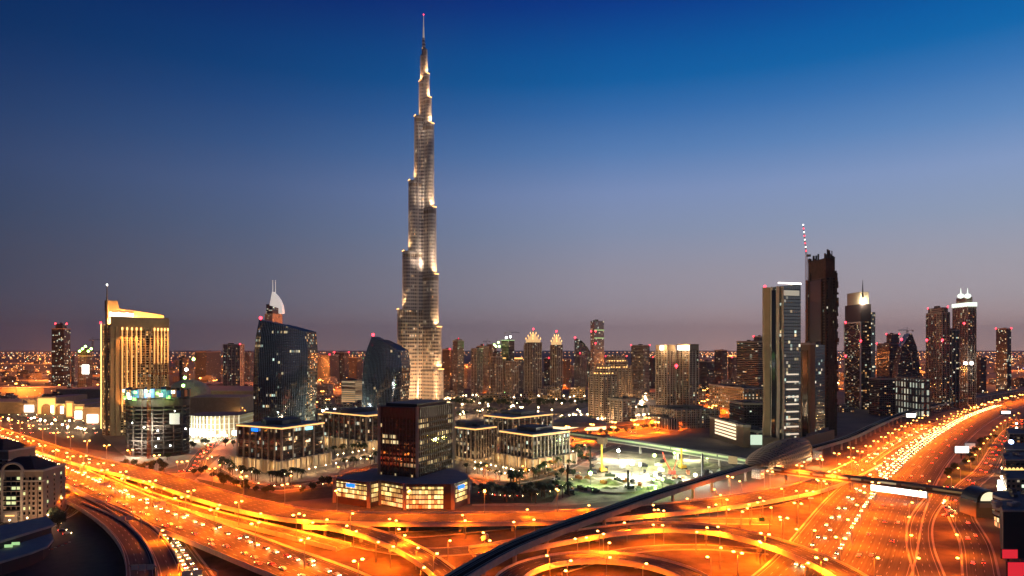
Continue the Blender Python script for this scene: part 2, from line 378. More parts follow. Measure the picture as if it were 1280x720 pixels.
groundroad('spur', 'side_road', [(1203, 622), (1222, 603), (1246, 592)], 9, 2, .23, False)
groundroad('boul', 'boulevard_road', [(640, 556), (720, 549), (767, 544), (817, 537), (857, 526), (890, 512), (935, 500), (1000, 492)], 38, 8, .16)
groundroad('boul_b', 'boulevard_road', [(770, 536), (820, 529), (850, 519), (866, 510)], 14, 3, .2)
groundroad('mallrd', 'mall_road', [(205, 592), (235, 589), (249, 573), (264, 558), (292, 545), (303, 530), (290, 512), (250, 500)], 15, 4, .18)
groundroad('inner', 'inner_road', [(264, 585), (300, 603), (350, 611), (400, 603), (440, 592), (475, 580)], 13, 3, .19)
groundroad('inner_b', 'inner_road', [(590, 598), (640, 603), (690, 592), (735, 572), (770, 557)], 11, 2, .21)
groundroad('under', 'underpass_road', [(168, 628), (190, 645), (205, 663), (225, 692), (245, 722), (285, 790)], 15, 4, .17)
groundroad('apt', 'access_road', [(40, 606), (70, 612), (88, 622), (92, 634), (78, 646), (60, 652)], 9, 2, .19)
groundroad('g_a', 'ground_road', [(380, 660), (440, 676), (520, 690), (590, 687), (660, 676), (740, 664), (850, 652), (960, 652)], 15, 4, .17)
groundroad('g_b', 'ground_road', [(450, 668), (520, 668), (600, 661), (700, 652), (800, 647)], 12, 3, .21)
groundroad('g_c', 'ground_road', [(880, 636), (930, 634), (990, 622), (1035, 605), (1075, 583), (1110, 560), (1160, 535), (1215, 514), (1260, 501)], 13, 3, .2)
groundroad('g_d', 'ground_road', [(700, 712), (790, 688), (880, 684), (960, 690)], 9, 2, .24)
groundroad('far_a', 'far_road', [(-60, 488), (60, 488), (120, 487), (200, 482), (330, 480), (480, 482), (620, 484)], 34, 6, .2, False)
groundroad('far_b', 'far_road', [(-60, 456), (60, 456), (200, 452), (360, 452)], 50, 8, .2, False)
groundroad('far_c', 'far_road', [(860, 505), (930, 470), (940, 450), (900, 444)], 30, 6, .2, False)
# flyovers
R1 = flyover('r1', 'flyover', 'long orange-lit flyover crossing the whole picture from the far left, queued with cars',
        [(-80, 512, 7), (0, 541, 7), (100, 574, 7), (200, 599, 7), (300, 629, 7), (387, 645, 7), (470, 648, 7), (600, 648, 7), (700, 646, 7), (800, 639, 6.5), (900, 629, 5), (1000, 612, 3), (1045, 597, 1.5), (1085, 578, .8)], 27, 6)
R1B = flyover('r1b', 'flyover', 'dark-surfaced ramp forking off the long flyover and dropping towards the bottom centre',
        [(385, 655, 6.9), (419, 657, 7), (470, 669, 7), (520, 691, 6.5), (555, 716, 5.5), (610, 775, 5)], 13, 3, 30)
R2 = flyover('r2', 'flyover', 'widest elevated highway, running from behind the apartment block to the bottom edge',
        [(-70, 526, 5), (0, 553, 5), (69, 584, 5), (200, 643, 5), (278, 673, 5), (340, 697, 5), (410, 724, 5), (480, 760, 5)], 32, 8, 36)
flyover('r2c', 'flyover', 'narrow lamp-lined carriageway between the two big flyovers',
        [(100, 583, 2.6), (150, 606, 2.6), (200, 624, 2.6), (278, 646, 2.4), (360, 666, 2), (430, 684, 1.2)], 11, 3, 0)
flyover('r3a', 'flyover', 'outer dark curved ramp beside the empty car park at bottom left',
        [(55, 606, 5), (85, 620, 5), (118, 637, 5), (150, 661, 5), (170, 688, 5), (177, 722, 5), (170, 790, 5)], 13, 3, 30)
flyover('r3b', 'flyover', 'inner dark curved ramp between the outer ramp and the widest highway',
        [(112, 627, 4.9), (155, 645, 5), (186, 668, 5), (205, 696, 5), (215, 728, 5), (216, 790, 5)], 11, 2, 30)
import math as _mt
flyover('r5', 'loop_ramp', 'tight circular loop ramp at the bottom centre of the interchange', None, 14, 3, 30, world=[Vector((45+48*math.cos(R(a)), 331+48*math.sin(R(a)), 4.5)) for a in range(-60, 241, 20)], cat='loop ramp')
R6 = flyover('r6', 'flyover', 'curved flyover arching from under the metro line across the wide highway at bottom right',
        [(590, 690, 5), (640, 684, 5.5), (700, 673, 6), (770, 662, 6), (841, 658, 6.5), (900, 663, 7), (960, 677, 7.5), (1017, 698, 8), (1070, 726, 8), (1150, 790, 8)], 16, 4, 36)
# metro line
rail = MB()
MET = [(500, 770, 12), (575, 720, 12), (640, 684, 12), (700, 660, 12), (760, 639, 12), (830, 615, 12), (900, 594, 12), (945, 581, 12), (985, 571, 12), (1010, 562, 12), (1060, 547, 12), (1095, 531, 12), (1130, 517, 12), (1180, 504, 12), (1225, 495, 12), (1280, 487, 12), (1350, 478, 12)]
ME = flyover('metro', 'metro_viaduct', 'metro viaduct with dark track and pinkish side walls crossing diagonally to the shell-roofed station', MET, 10.5, 2, 32, 1.3, deck=2.2, cat='viaduct', surf=M['track'], parm=M['concrete'], lip=2.1)
for o in bpy.data.objects:
    if o.name.startswith('metro_viaduct') and o.type == 'EMPTY': met = o
for k in (-3.2, -1.8, 1.8, 3.2):
    b = MB(); ME.sweep(b, [(k-.12, .02), (k+.12, .02), (k+.12, .3), (k-.12, .3)]); b.build('rail', M['rail'], met)
# ------------------------------------------------------------------ facades
Fc = {}
Fc['beige'] = facade('beige_apartment_wall', (.54, .39, .28), (.05, .045, .05), 3.4, 3.6, .55, .55, .15, 1.1)
Fc['beige2'] = facade('brown_apartment_wall', (.42, .29, .215), (.04, .04, .045), 4.2, 3.6, .6, .55, .12, 1.2)
Fc['grey'] = facade('grey_apartment_wall', (.4, .33, .3), (.05, .05, .06), 3.8, 3.7, .62, .55, .12, 1.1)
Fc['dark'] = facade('dark_tower_glazing', (.05, .045, .05), (.09, .09, .11), 3.0, 3.8, .85, .7, .09, 1.3, OFFICE, row=.06)
Fc['darkoff'] = facade('dark_office_glazing', (.03, .026, .028), (.12, .11, .12), 2.4, 4.0, .9, .75, .06, 1.2, OFFICE, row=.14, rowseg=7)
Fc['bluegl'] = facade('blue_curved_glazing', (.025, .03, .04), (.2, .24, .34), 2.6, 4.0, .9, .86, .012, 1.1, OFFICE, row=.035, rowseg=5, grough=.06, bump=.03)
Fc['greengl'] = facade('grey_green_glazing', (.08, .09, .09), (.34, .4, .4), 3.0, 4.0, .88, .8, .05, 1.1, OFFICE, row=.05, rowseg=2, grough=.2)
Fc['band'] = facade('striped_band_wall', (.3, .24, .2), (.03, .03, .035), 5, 4.2, 1.0, .5, .08, 1.0)
Fc['hotel'] = facade('hotel_wall', (.45, .27, .13), (.03, .022, .018), 4.1, 3.4, .66, .6, .3, 1.3, [(1, .5, .14), (1, .62, .25), (1, .4, .1)])
Fc['far'] = facade('far_block_wall', (.34, .27, .24), (.05, .05, .05), 5, 3.8, .5, .45, .12, 1.3)
Fc['fardark'] = facade('far_dark_wall', (.1, .08, .085), (.06, .06, .07), 4, 3.8, .7, .5, .06, 1.1)
Fc['stoneblk'] = facade('stone_office_wall', (.5, .41, .34), (.08, .08, .09), 4.4, 40, .52, .9, 0, 0)
Fc['arcade'] = facade('lit_arcade_wall', (.4, .31, .23), (.3, .22, .12), 6.0, 14., .62, .74, .85, .7, [(1, .6, .24), (1, .7, .35), (1, .52, .18)], gmetal=0, grough=.5)
Fc['cube'] = facade('brown_glass_curtain_wall', (.09, .035, .025), (.55, .3, .18), 1.7, 4.3, .86, .62, .02, 1.1, [(1, .72, .34), (1, .78, .4), (1, .62, .26)], row=.2, rowseg=9, grough=.05, bump=.04)
Fc['baselit'] = facade('lit_office_bay', (.16, .08, .05), (.6, .5, .3), 2.3, 3.55, .9, .74, .96, 1.9, [(1, .66, .2), (1, .74, .28), (1, .6, .16)], gmetal=0, grough=.3)
Fc['burj'] = facade('steel_and_glass_skin', (.62, .52, .42), (.13, .11, .11), 1.6, 7.4, 1.0, .5, .05, 1.1, [(1, .55, .22), (1, .68, .36), (1, .45, .15), (1, .8, .55)], gmetal=.6, grough=.3, frough=.55, fmetal=.25, vary=.15, row=.2, rowseg=6, bump=.05)
Fc['raw'] = facade('unfinished_floors', (.22, .18, .15), (.02, .018, .018), 5.5, 3.9, .9, .72, .07, .8, OFFICE, gmetal=0, grough=.9)
Fc['apt'] = mat('plaster_wall', (.3, .21, .15), .85, noise=.1, nscale=.3)
BZ = []     # towers built
def beacon(t, p, r=2.):
    b = MB(); b.ball(p, r); b.tube((p[0], p[1], p[2]-r*1.6), (p[0], p[1], p[2]), r*.25, n=5); return b.build('beacon', M['beacon'], t)
def mast(t, p, h, r=.8, m='steel'):
    b = MB(); b.tube(p, (p[0], p[1], p[2]+h), r, r*.25, 8); return b.build('mast', M[m], t)
def plant(b, q, z, k, m=0):
    rnd = random.Random(k); c = sum(q, Vector((0, 0)))/4; e1, e2 = (q[1]-q[0]), (q[3]-q[0]); a = math.atan2(e1.y, e1.x)
    for i in range(rnd.randint(2, 4)):
        p = c+e1*rnd.uniform(-.25, .25)+e2*rnd.uniform(-.25, .25)
        b.box(p.x, p.y, z, e1.length*rnd.uniform(.12, .3), e2.length*rnd.uniform(.12, .3), rnd.uniform(2, 5), a)
def tower(name, label, px, Y, ptop, trel=30, st='beige', cat='tower', steps=(), ribs=0, rib='stone', strip=None, bec=0, group=None, roofm='roof', crown=None, parap=True, antenna=0, br=None, z0=0):
    """px = (left, near corner, right) picture columns at distance Y; steps = [(scale, ptop), ...] setbacks above the main body"""
    q, La, Lb, ang = quad(px[0], px[1], px[2], Y, trel); zt = Z_(ptop, Y)
    t = thing(name, label, cat, (q[0].x, q[0].y, 0), group); br = br or max(1.3, Y*.0011)
    b = MB(); b.prism(q, z0, zt, 0, 1); b.build('facade', [Fc[st], M[roofm]], t)
    if parap and La > 8:
        b = MB(); o = scaleq(q, 1.012)
        for i in range(4):
            p0, p1 = o[i], o[(i+1) % 4]; d = (p1-p0); c = (p0+p1)/2; b.box(c.x, c.y, zt-1.2+i*.013, d.length, .8, 2.8, math.atan2(d.y, d.x))
        b.build('roof_parapet', M[rib], t)
    top = zt; qq = q
    for i, (s, pt) in enumerate(steps):
        qq = scaleq(q, s); z2 = Z_(pt, Y); b = MB(); b.prism(qq, top, z2, 0, 1); b.build('upper_storeys', [Fc[st], M[roofm]], t)
        if strip: 
            b = MB()
            for j in range(4):
                p0, p1 = scaleq(q, s*1.03+.01)[j], scaleq(q, s*1.03+.01)[(j+1) % 4]; d = p1-p0; c = (p0+p1)/2
                b.box(c.x, c.y, top+.3+j*.02, d.length, .7, 1.6, math.atan2(d.y, d.x))
            b.build('light_strip', M[strip], t)
        top = z2
    if ribs:
        for (p0, p1) in ((q[3], q[0]), (q[0], q[1])):
            L = (p1-p0).length; n = max(2, int(L/ribs)); a = math.atan2((p1-p0).y, (p1-p0).x); nn = Vector((math.sin(a), -math.cos(a)))
            for i in range(n+1):
                c = p0.lerp(p1, i/n)+nn*.35; b = MB(); b.box(c.x, c.y, z0, 1.3, .9, zt+.6-z0+.01*i, a); b.build('pilaster', M[rib], t)
    b = MB(); plant(b, qq, top, int(px[0]*7)); b.build('roof_plant', M[roofm], t)
    if crown:
        b = MB(); o = scaleq(qq, 1.03)
        for i in range(4):
            p0, p1 = o[i], o[(i+1) % 4]; d = (p1-p0); c = (p0+p1)/2; b.box(c.x, c.y, top-crown[1]+i*.017, d.length, .9, crown[1], math.atan2(d.y, d.x))
        b.build('crown_light', M[crown[0]], t)
    cc = sum(qq, Vector((0, 0)))/4
    if antenna: mast(t, (cc.x, cc.y, top), antenna, max(.6, Y*.0005)); top += antenna
    if bec == 1: beacon(t, (cc.x, cc.y, top+br), br)
    if bec == 2:
        for i in (3, 1): beacon(t, (qq[i].x, qq[i].y, top+br*.8), br)
    if bec == 3:
        beacon(t, (q[0].x, q[0].y, top+br), br)
    return t, q, zt
# ------------------------------------------------------------------ the supertall tower
M['darkbelt'] = mat('louvred_belt', (.16, .12, .09), .5, .5)
def burj():
    Y = 1470.; cx = X_(529.5, Y); t = thing('supertall_tower', 'supertall stepped steel tower rising far above everything, floodlit gold at its setbacks', 'skyscraper', (cx, Y, 0))
    zz = lambda py: Z_(py, Y)
    Wg = {  # wing direction (deg), [(length from axis, top)], width
        'l': (203, [(56, zz(388)), (45, zz(316)), (32, zz(228)), (19.5, zz(147)), (9.5, zz(103)), (6.5, zz(70))]),
        'r': (322, [(52, zz(462)), (47, zz(410)), (39, zz(345)), (33, zz(262)), (27, zz(158)), (20, zz(125)), (14.5, zz(95)), (9, zz(63))]),
        'b': (83, [(56, zz(430)), (48, zz(370)), (40, zz(290)), (30, zz(200)), (18, zz(135)), (10, zz(98))])}
    lamps = []
    for k, (deg, tiers) in Wg.items():
        a = R(deg); d = Vector((math.cos(a), math.sin(a))); n = Vector((-d.y, d.x)); z0 = 0
        for i, (L, z1) in enumerate(tiers):
            hw = min(13.5-1.35*i, L*.75); b = MB()
            # three bays: nose lobe and two shoulders a storey or two lower, as round-ended plans
            def stad(L, hw, N=9):
                p = [Vector((cx, Y))-n*hw]
                c = Vector((cx, Y))+d*(L-hw)
                for j in range(N+1):
                    t_ = -math.pi/2+math.pi*j/N; p.append(c+d*hw*math.cos(t_)+n*hw*math.sin(t_))
                p.append(Vector((cx, Y))+n*hw); return p
            b.prism(stad(L, hw), z0, z1, 0, 1); b.build('wing_tier', [Fc['burj'] if z1 < 215 else Fc['burjhi'], M['steel']], t)
            if z1 > 170 and z1-z0 > 40:
                b = MB(); b.prism(stad(L+.35, hw+.35), z1-12, z1-5, 0, 0); b.build('plant_floor', M['darkbelt'], t)
            b = MB(); b.prism(stad(L+.6, hw+.6), z1-1.2, z1+1.0, 0, 0); b.build('terrace', M['steel'], t)
            # vertical fins on the nose
            f = MB(); c = Vector((cx, Y))+d*(L-hw)
            for j in range(0, 13):
                t_ = -math.pi/2+math.pi*j/12; q = c+d*(hw+.35)*math.cos(t_)+n*(hw+.35)*math.sin(t_)
                f.box(q.x, q.y, z0, 1.1, .5, z1-z0-1.4, a+t_)
            for s_ in (-1, 1):
                for m_ in range(int((L-hw)/4)):
                    q = Vector((cx, Y))+d*(4*m_+3)+n*s_*(hw+.3); f.box(q.x, q.y, z0, .5, .9, z1-z0-1.4, a)
            f.build('fins', M['fin'], t, kind='stuff')
            if i+1 < len(tiers): lamps.append((k, d, L, tiers[i+1][0], z1, hw, tiers[i+1][1]-z1))
            z0 = z1
    # mechanical floors: dark belts round the whole plan
    rings = lambda r, z, n=12: [(cx+r*math.cos(2*math.pi*i/n), Y+r*math.sin(2*math.pi*i/n), z) for i in range(n)]
    core = [(14, 0), (14, zz(165)), (7.5, zz(165)), (7.5, zz(112)), (5.5, zz(112)), (5.5, zz(80)), (4, zz(80)), (4, zz(60))]
    for i in range(0, len(core), 2):
        b = MB(); b.loft([rings(core[i][0], core[i][1]), rings(core[i+1][0], core[i+1][1])], 0, 1); b.build('core', [Fc['burjhi'], M['steel']], t)
    for (dx, r, z0, z1) in ((0, 3.2, zz(60), zz(48)), (2.4, 1.6, zz(60), zz(54))):
        b = MB(); b.loft([[(x+dx, y, z) for x, y, z in rings(r, z0, 8)], [(x+dx, y, z) for x, y, z in rings(r*.9, z1, 8)]], 0, 1); b.build('upper_tube', [Fc['burjhi'], M['steel']], t)
    b = MB(); b.tube((cx, Y, zz(50)), (cx, Y, zz(34)), 2.2, 1.3, 8); b.tube((cx, Y, zz(34)), (cx, Y, zz(19)), 1.1, .5, 8); b.build('spire', M['spire'], t)
    beacon(t, (cx, Y, zz(18.2)), 1.2)
    # terrace floodlights washing the wing above each setback
    ld = bpy.data.lights.new('terrace_floodlight', 'SPOT'); ld.color = (1, .56, .25); ld.spot_size = R(75); ld.spot_blend = .8; ld.shadow_soft_size = 1.; ld.energy = 3.8e5
    for (k, d, L, L2, z, hw, hgt) in lamps:
        for off in (-.55, .55):
            n = Vector((-d.y, d.x)); p = Vector((cx, Y))+d*(L-1.5)+n*off*hw*1.0
            o = bpy.data.objects.new('floodlight', ld); sc.collection.objects.link(o); o.parent = t
            o.location = Vector((p.x, p.y, z+2))-t.location
            tgt = Vector((cx, Y))+d*(L2-2); dv = Vector((tgt.x-p.x, tgt.y-p.y, 32.)); o.rotation_euler = (-dv).to_track_quat('Z', 'Y').to_euler()
        b = MB(); q = Vector((cx, Y))+d*(L-.2); a = math.atan2(d.y, d.x); b.box(q.x, q.y, z+1.1, 1.2, hw*1.2, 1.8, a); b.build('light_strip', M['goldstrip'], t)
    # added spots around the shaft, some in mid-air, for an even wash
    for (dx, dy, z, tz, e, sz) in ((-30, -150, 6, 80, 2.6e6, 60), (40, -150, 6, 70, 3.6e6, 60), (110, -60, 6, 60, 1.2e6, 60), (95, -60, 78, 230, 1.5e6, 40), (85, -70, 160, 330, 1.6e6, 34), (-80, -60, 150, 260, .8e6, 34),
                                   (70, -70, 272, 430, 1.4e6, 30), (-60, -60, 322, 430, .6e6, 30), (55, -60, 414, 540, 1.2e6, 26), (0, -60, 592, 680, 7e5, 30), (25, -40, 640, 730, 3e5, 30), (-40, -60, 472, 570, .6e6, 30), (10, -70, 700, 790, 2e5, 30), (60, -90, 300, 330, 1.2e6, 60), (30, -90, 420, 460, 1.0e6, 60), (20, -90, 540, 600, .7e6, 50)):
        l = bpy.data.lights.new('added_shaft_spot', 'SPOT'); l.color = (1, .7, .47) if z > 100 else (1, .55, .26); l.spot_size = R(sz); l.spot_blend = 1; l.shadow_soft_size = 3; l.energy = e*(.42 if z > 70 else .34)
        o = bpy.data.objects.new('added_shaft_spot', l); sc.collection.objects.link(o); o.parent = t
        o.location = Vector((cx+dx, Y+dy, z))-t.location
        dv = Vector((-dx*.95, -dy, tz-z)); o.rotation_euler = (-dv).to_track_quat('Z', 'Y').to_euler()
    for dx in (-9.6, -7.6):
        b = MB(); b.box(cx+dx, Y-24.5, 0, .9, .9, zz(160) if dx > -9 else zz(232)); b.build('vertical_rail', M['fin'], t)
    # podium pavilions at the foot
    for (dx, dy, r, h) in ((-40, -55, 20, 9), (45, -50, 16, 8)):
        b = MB(); b.loft([[(cx+dx+r*math.cos(2*math.pi*i/16), Y+dy+r*.7*math.sin(2*math.pi*i/16), z) for i in range(16)] for z in (0, h)], 0, 1); b.build('entrance_pavilion', [M['windowlit'], M['steel']], t)
Fc['burjhi'] = facade('silver_steel_skin', (.6, .57, .55), (.2, .2, .23), 1.6, 7.4, 1.0, .5, .012, 1.0, [(1, .55, .22), (1, .68, .36), (1, .8, .55)], gmetal=.8, grough=.3, frough=.42, fmetal=.5, vary=.12, row=.03, rowseg=6, bump=.04)
M['fin'] = mat('brushed_fin', (.74, .72, .7), .35, .75)
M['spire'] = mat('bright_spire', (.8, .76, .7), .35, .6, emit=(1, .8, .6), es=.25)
burj()
# ------------------------------------------------------------------ gold hotel on the left
def hotel():
    Y = 930; q, La, Lb, ang = quad(128, 138.5, 211, Y, 68)
    t = thing('hotel_tower', 'broad gold floodlit hotel tower with slanting lit roof and a thin mast', 'hotel', (q[0].x, q[0].y, 0))
    zt = Z_(405, Y); N, Rr, C, A = q
    # gently bowed front
    bow = []
    for i in range(11):
        f = i/10; p = N.lerp(Rr, f); nn = (Rr-N).normalized(); nn = Vector((nn.y, -nn.x)); bow.append(p+nn*6*math.sin(math.pi*f))
    poly = bow+[C, A]
    b = MB(); b.prism(poly, 0, zt, 0, 1); b.build('facade', [Fc['hotel'], M['roof']], t)
    e = (Rr-N).normalized(); nn = Vector((e.y, -e.x)); L = (Rr-N).length; a = math.atan2(e.y, e.x)
    def front(f): return N.lerp(Rr, f)+nn*6*math.sin(math.pi*f)
    b = MB()
    zt2 = Z_(399, Y)
    for i in range(10):
        p0, p1 = front(i/10)+nn*.5, front((i+1)/10)+nn*.5; d = p1-p0; c = (p0+p1)/2; b.box(c.x, c.y, Z_(412, Y)+i*.02, d.length+.3, 1.2, Z_(396, Y)-Z_(412, Y), math.atan2(d.y, d.x))
    b.build('cornice', M['gold_stone'], t)
    for f in (0.02, .095, .98):
        p = front(f)+nn*.6; b = MB(); b.box(p.x, p.y, 0, 5.5 if f < .5 else 2.5, 1.4, Z_(408, Y), a); b.build('corner_pier', M['gold_stone'], t)
    for f in (.15, .22, .3, .37, .45, .54, .62, .69, .76, .83, .9):
        p = front(f)+nn*.9; b = MB(); b.box(p.x, p.y, 22, 1.6, 1.3, Z_(409, Y)-22, a); b.build('pilaster', M['gold_stone'], t)
    for i, f in enumerate((.16, .235, .31, .385, .46, .70, .765, .835, .9, .965)):
        p = front(f)+nn*2.4; zlow = Z_(515 if i < 4 else 455, Y); zhi = Z_(409, Y)
        b = MB(); b.box(p.x, p.y, zhi-3.5, 1.5, 1, 3.5, a); b.build('wall_lamp', M['goldstrip'], t)
        b = MB(); b.box(p.x, p.y, zlow, .55, .5, zhi-3.6-zlow, a); b.build('light_strip', M['warmstrip'], t)
        l = bpy.data.lights.new('wall_washer', 'SPOT'); l.color = (1, .42, .1); l.energy = 4.2e4; l.spot_size = R(70); l.spot_blend = .8; l.shadow_soft_size = .5
        for zz_, up in ((zhi-6, -1), (zlow+2, 1)):
            if up > 0 and i > 3: continue
            o = bpy.data.objects.new('wall_washer', l); sc.collection.objects.link(o); o.parent = t
            o.location = Vector((p.x+nn.x*5, p.y+nn.y*5, zz_))-t.location
            dv = Vector((-nn.x*4, -nn.y*4, up*14.)); o.rotation_euler = (-dv).to_track_quat('Z', 'Y').to_euler()
    # slanting crown wall
    z_l, z_r, zb = Z_(383, Y), Z_(391, Y), Z_(399, Y)
    back = [p-nn*16 for p in (N, Rr)]
    b = MB(); qq = [N-nn*14, Rr-nn*14, Rr-nn*17, N-nn*17]; b.prism(qq, zt, 0, 0, 0, tops=[z_l, z_r, z_r, z_l]); b.build('crown_wall', M['gold_stone'], t)
    b = MB(); b.prism([N+nn*2, N.lerp(Rr, .97)+nn*2, N.lerp(Rr, .97)-nn*1, N-nn*1], Z_(397.5, Y), 0, 0, 0, tops=[Z_(396, Y), Z_(395, Y)]*2); b.build('roof_ledge', M['gold_stone'], t)
    s = MB(); p0 = N.lerp(Rr, .04)-nn*12.5; p1 = N.lerp(Rr, .45)-nn*12.5
    for i in range(9):   # a row of over-bright letters on the roof, too blown out to read
        p = p0.lerp(p1, (i+.5)/9); s.box(p.x, p.y, Z_(395.5, Y), 2.8, .6, 5.6 if i % 3 else 6.6, a)
    s.build('roof_sign', M['screen'], t)
    for f, en in ((.1, 5), (.3, 7), (.5, 5), (.72, 3), (.92, 3)):
        l = bpy.data.lights.new('crown_light', 'POINT'); l.color = (1, .52, .16); l.energy = en*2e4; l.shadow_soft_size = 1.5
        o = bpy.data.objects.new('crown_light', l); sc.collection.objects.link(o); o.parent = t; p = N.lerp(Rr, f)-nn*6; o.location = Vector((p.x, p.y, zt+4))-t.location
    # lift house, mast and edge light
    p = N.lerp(Rr, .1)-nn*15; b = MB(); lf = [(-8, 0), (9, 0), (5, 1), (-8, 1)]
    w0 = [p+e*u-nn*s_ for u, s_ in ((-8, -4), (9, -4), (9, 4), (-8, 4))]; w1 = [p+e*u-nn*s_ for u, s_ in ((-8, -4), (5, -4), (5, 4), (-8, 4))]
    b.loft([[(v.x, v.y, z_l-6) for v in w0], [(v.x, v.y, Z_(375, Y)) for v in w1]], 0, 0); b.build('lift_house', M['gold_stone'], t)
    m0 = A.lerp(N, .55); b = MB(); b.tube((m0.x, m0.y, 0), (m0.x, m0.y, Z_(376, Y)), 2.2, 2.0, 8); b.tube((m0.x, m0.y, Z_(376, Y)), (m0.x, m0.y, Z_(356, Y)), .9, .4, 8); b.build('mast', M['gold_stone'], t)
    b = MB(); b.ball((m0.x, m0.y, Z_(355.5, Y)), .9); b.build('mast_lamp', M['whitelamp'], t)
    p = A+Vector((-1.2, -1)); b = MB(); b.box(p.x, p.y, 8, .9, .9, Z_(402, Y)-8, 0); b.build('edge_light', M['goldstrip'], t)
    beacon(t, (p.x, p.y-1, Z_(403, Y)), 1.5)
    p = front(.3)+nn*.8; b = MB(); b.box(p.x, p.y, 8, 11, 1.2, 16, a); b.build('entrance_window', M['glassdk'], t)
M['gold_stone'] = mat('gold_lit_stone', (.48, .29, .14), .8, noise=.08, nscale=.2)
hotel()
# ------------------------------------------------------------------ round tower under construction
M['rawslab'] = mat('dark_concrete', (.11, .09, .08), .9, noise=.4, nscale=.2)
def round_site():
    Y = 775; cx = X_(197.5, Y); rx, ry = 34, 24
    t = thing('unfinished_round_building', 'round concrete building shell under construction with green and white work lights on top', 'building site', (cx, Y, 0))
    el = lambda r, z, n=36: [(cx+rx*r*math.cos(2*math.pi*i/n), Y+ry*r*math.sin(2*math.pi*i/n), z) for i in range(n)]
    zt = Z_(497, Y); nf = int(zt/4.2)
    b = MB(); b.loft([el(.72, 0), el(.72, zt)], 0, 0); b.build('core_wall', M['rawdark'], t)
    for k in range(nf+1):
        b = MB(); z = k*4.2; b.loft([el(1, z), el(1, z+(.7 if k % 4 else 1.4))], 0, 0, capb=True); b.build('floor_slab', M['rawslab'], t)
    for i in range(36):
        if i % 2: continue
        x, y, _ = el(.97, 0)[i]; b = MB(); b.box(x, y, 0, 1.2, 1.2, zt, 0); b.build('column', M['rawslab'], t)
    rnd = random.Random(3)
    b = MB(); b.loft([el(1.01, zt-8), el(1.01, zt-1)], 0, 0, cap=False); b.build('edge_screen', M['rawdark'], t)
    for i in range(36):   # formwork panels round the top
        x, y, _ = el(1.0, 0)[i]; b = MB(); a = math.atan2(y-Y, x-cx)
        b.box(x, y, zt+1.5, 1.0, 5.2, rnd.uniform(7, 10), a); b.build('formwork_panel', M[rnd.choice(['formblue', 'rawdark', 'formblue', 'rust'])], t)
    for k in range(15):
        a = rnd.uniform(math.pi*1.02, math.pi*1.98); x, y = cx+rx*1.03*math.cos(a), Y+ry*1.03*math.sin(a)
        b = MB(); z = zt+rnd.uniform(-3, 7); b.box(x, y, z, 3.6, .8, 3.2, 0); b.build('work_light', M[rnd.choice(['worklight_w', 'worklight_g', 'worklight_w'])], t)
    for k in range(9):
        a = rnd.uniform(math.pi*1.0, math.pi*2.0); x, y = cx+rx*.96*math.cos(a), Y+ry*.96*math.sin(a); z = rnd.choice(range(2, nf-3))*4.2+1.2
        b = MB(); b.ball((x, y, z+2), .7); b.build('site_lamp', M['whitelamp'], t)
    for (dx, c, e, dz) in ((-22, (.6, 1, .3), 2.5e4, 8), (0, (1, .95, .8), 4e4, 9), (20, (.6, 1, .3), 2.5e4, 7), (8, (1, .9, .7), 3e4, -30), (-12, (1, .9, .7), 3e4, -48)):
        l = bpy.data.lights.new('site_light', 'POINT'); l.color = c; l.energy = e; l.shadow_soft_size = 1; o = bpy.data.objects.new('site_light', l)
        sc.collection.objects.link(o); o.parent = t; o.location = Vector((cx+dx, Y-ry-7, zt+dz))-t.location
    b = MB(); b.box(X_(228, Y), Y-18, Z_(528, Y), 11, .8, 12, 0); b.build('site_banner', M['palebanner'], t)
M['rawdark'] = mat('dark_formwork', (.09, .07, .06), .9, noise=.3, nscale=.3)
M['formblue'] = mat('blue_formwork', (.03, .1, .3), .7)
M['palebanner'] = mat('pale_banner', (.6, .6, .58), .8, emit=(1, .95, .9), es=.25)  # faint emission stands in for light falling on the banner and boards
M['worklight_w'] = E('white_work_light', (1, 1, .9), 3.5); M['worklight_g'] = E('green_work_light', (.35, 1, .2), 2.)
round_site()
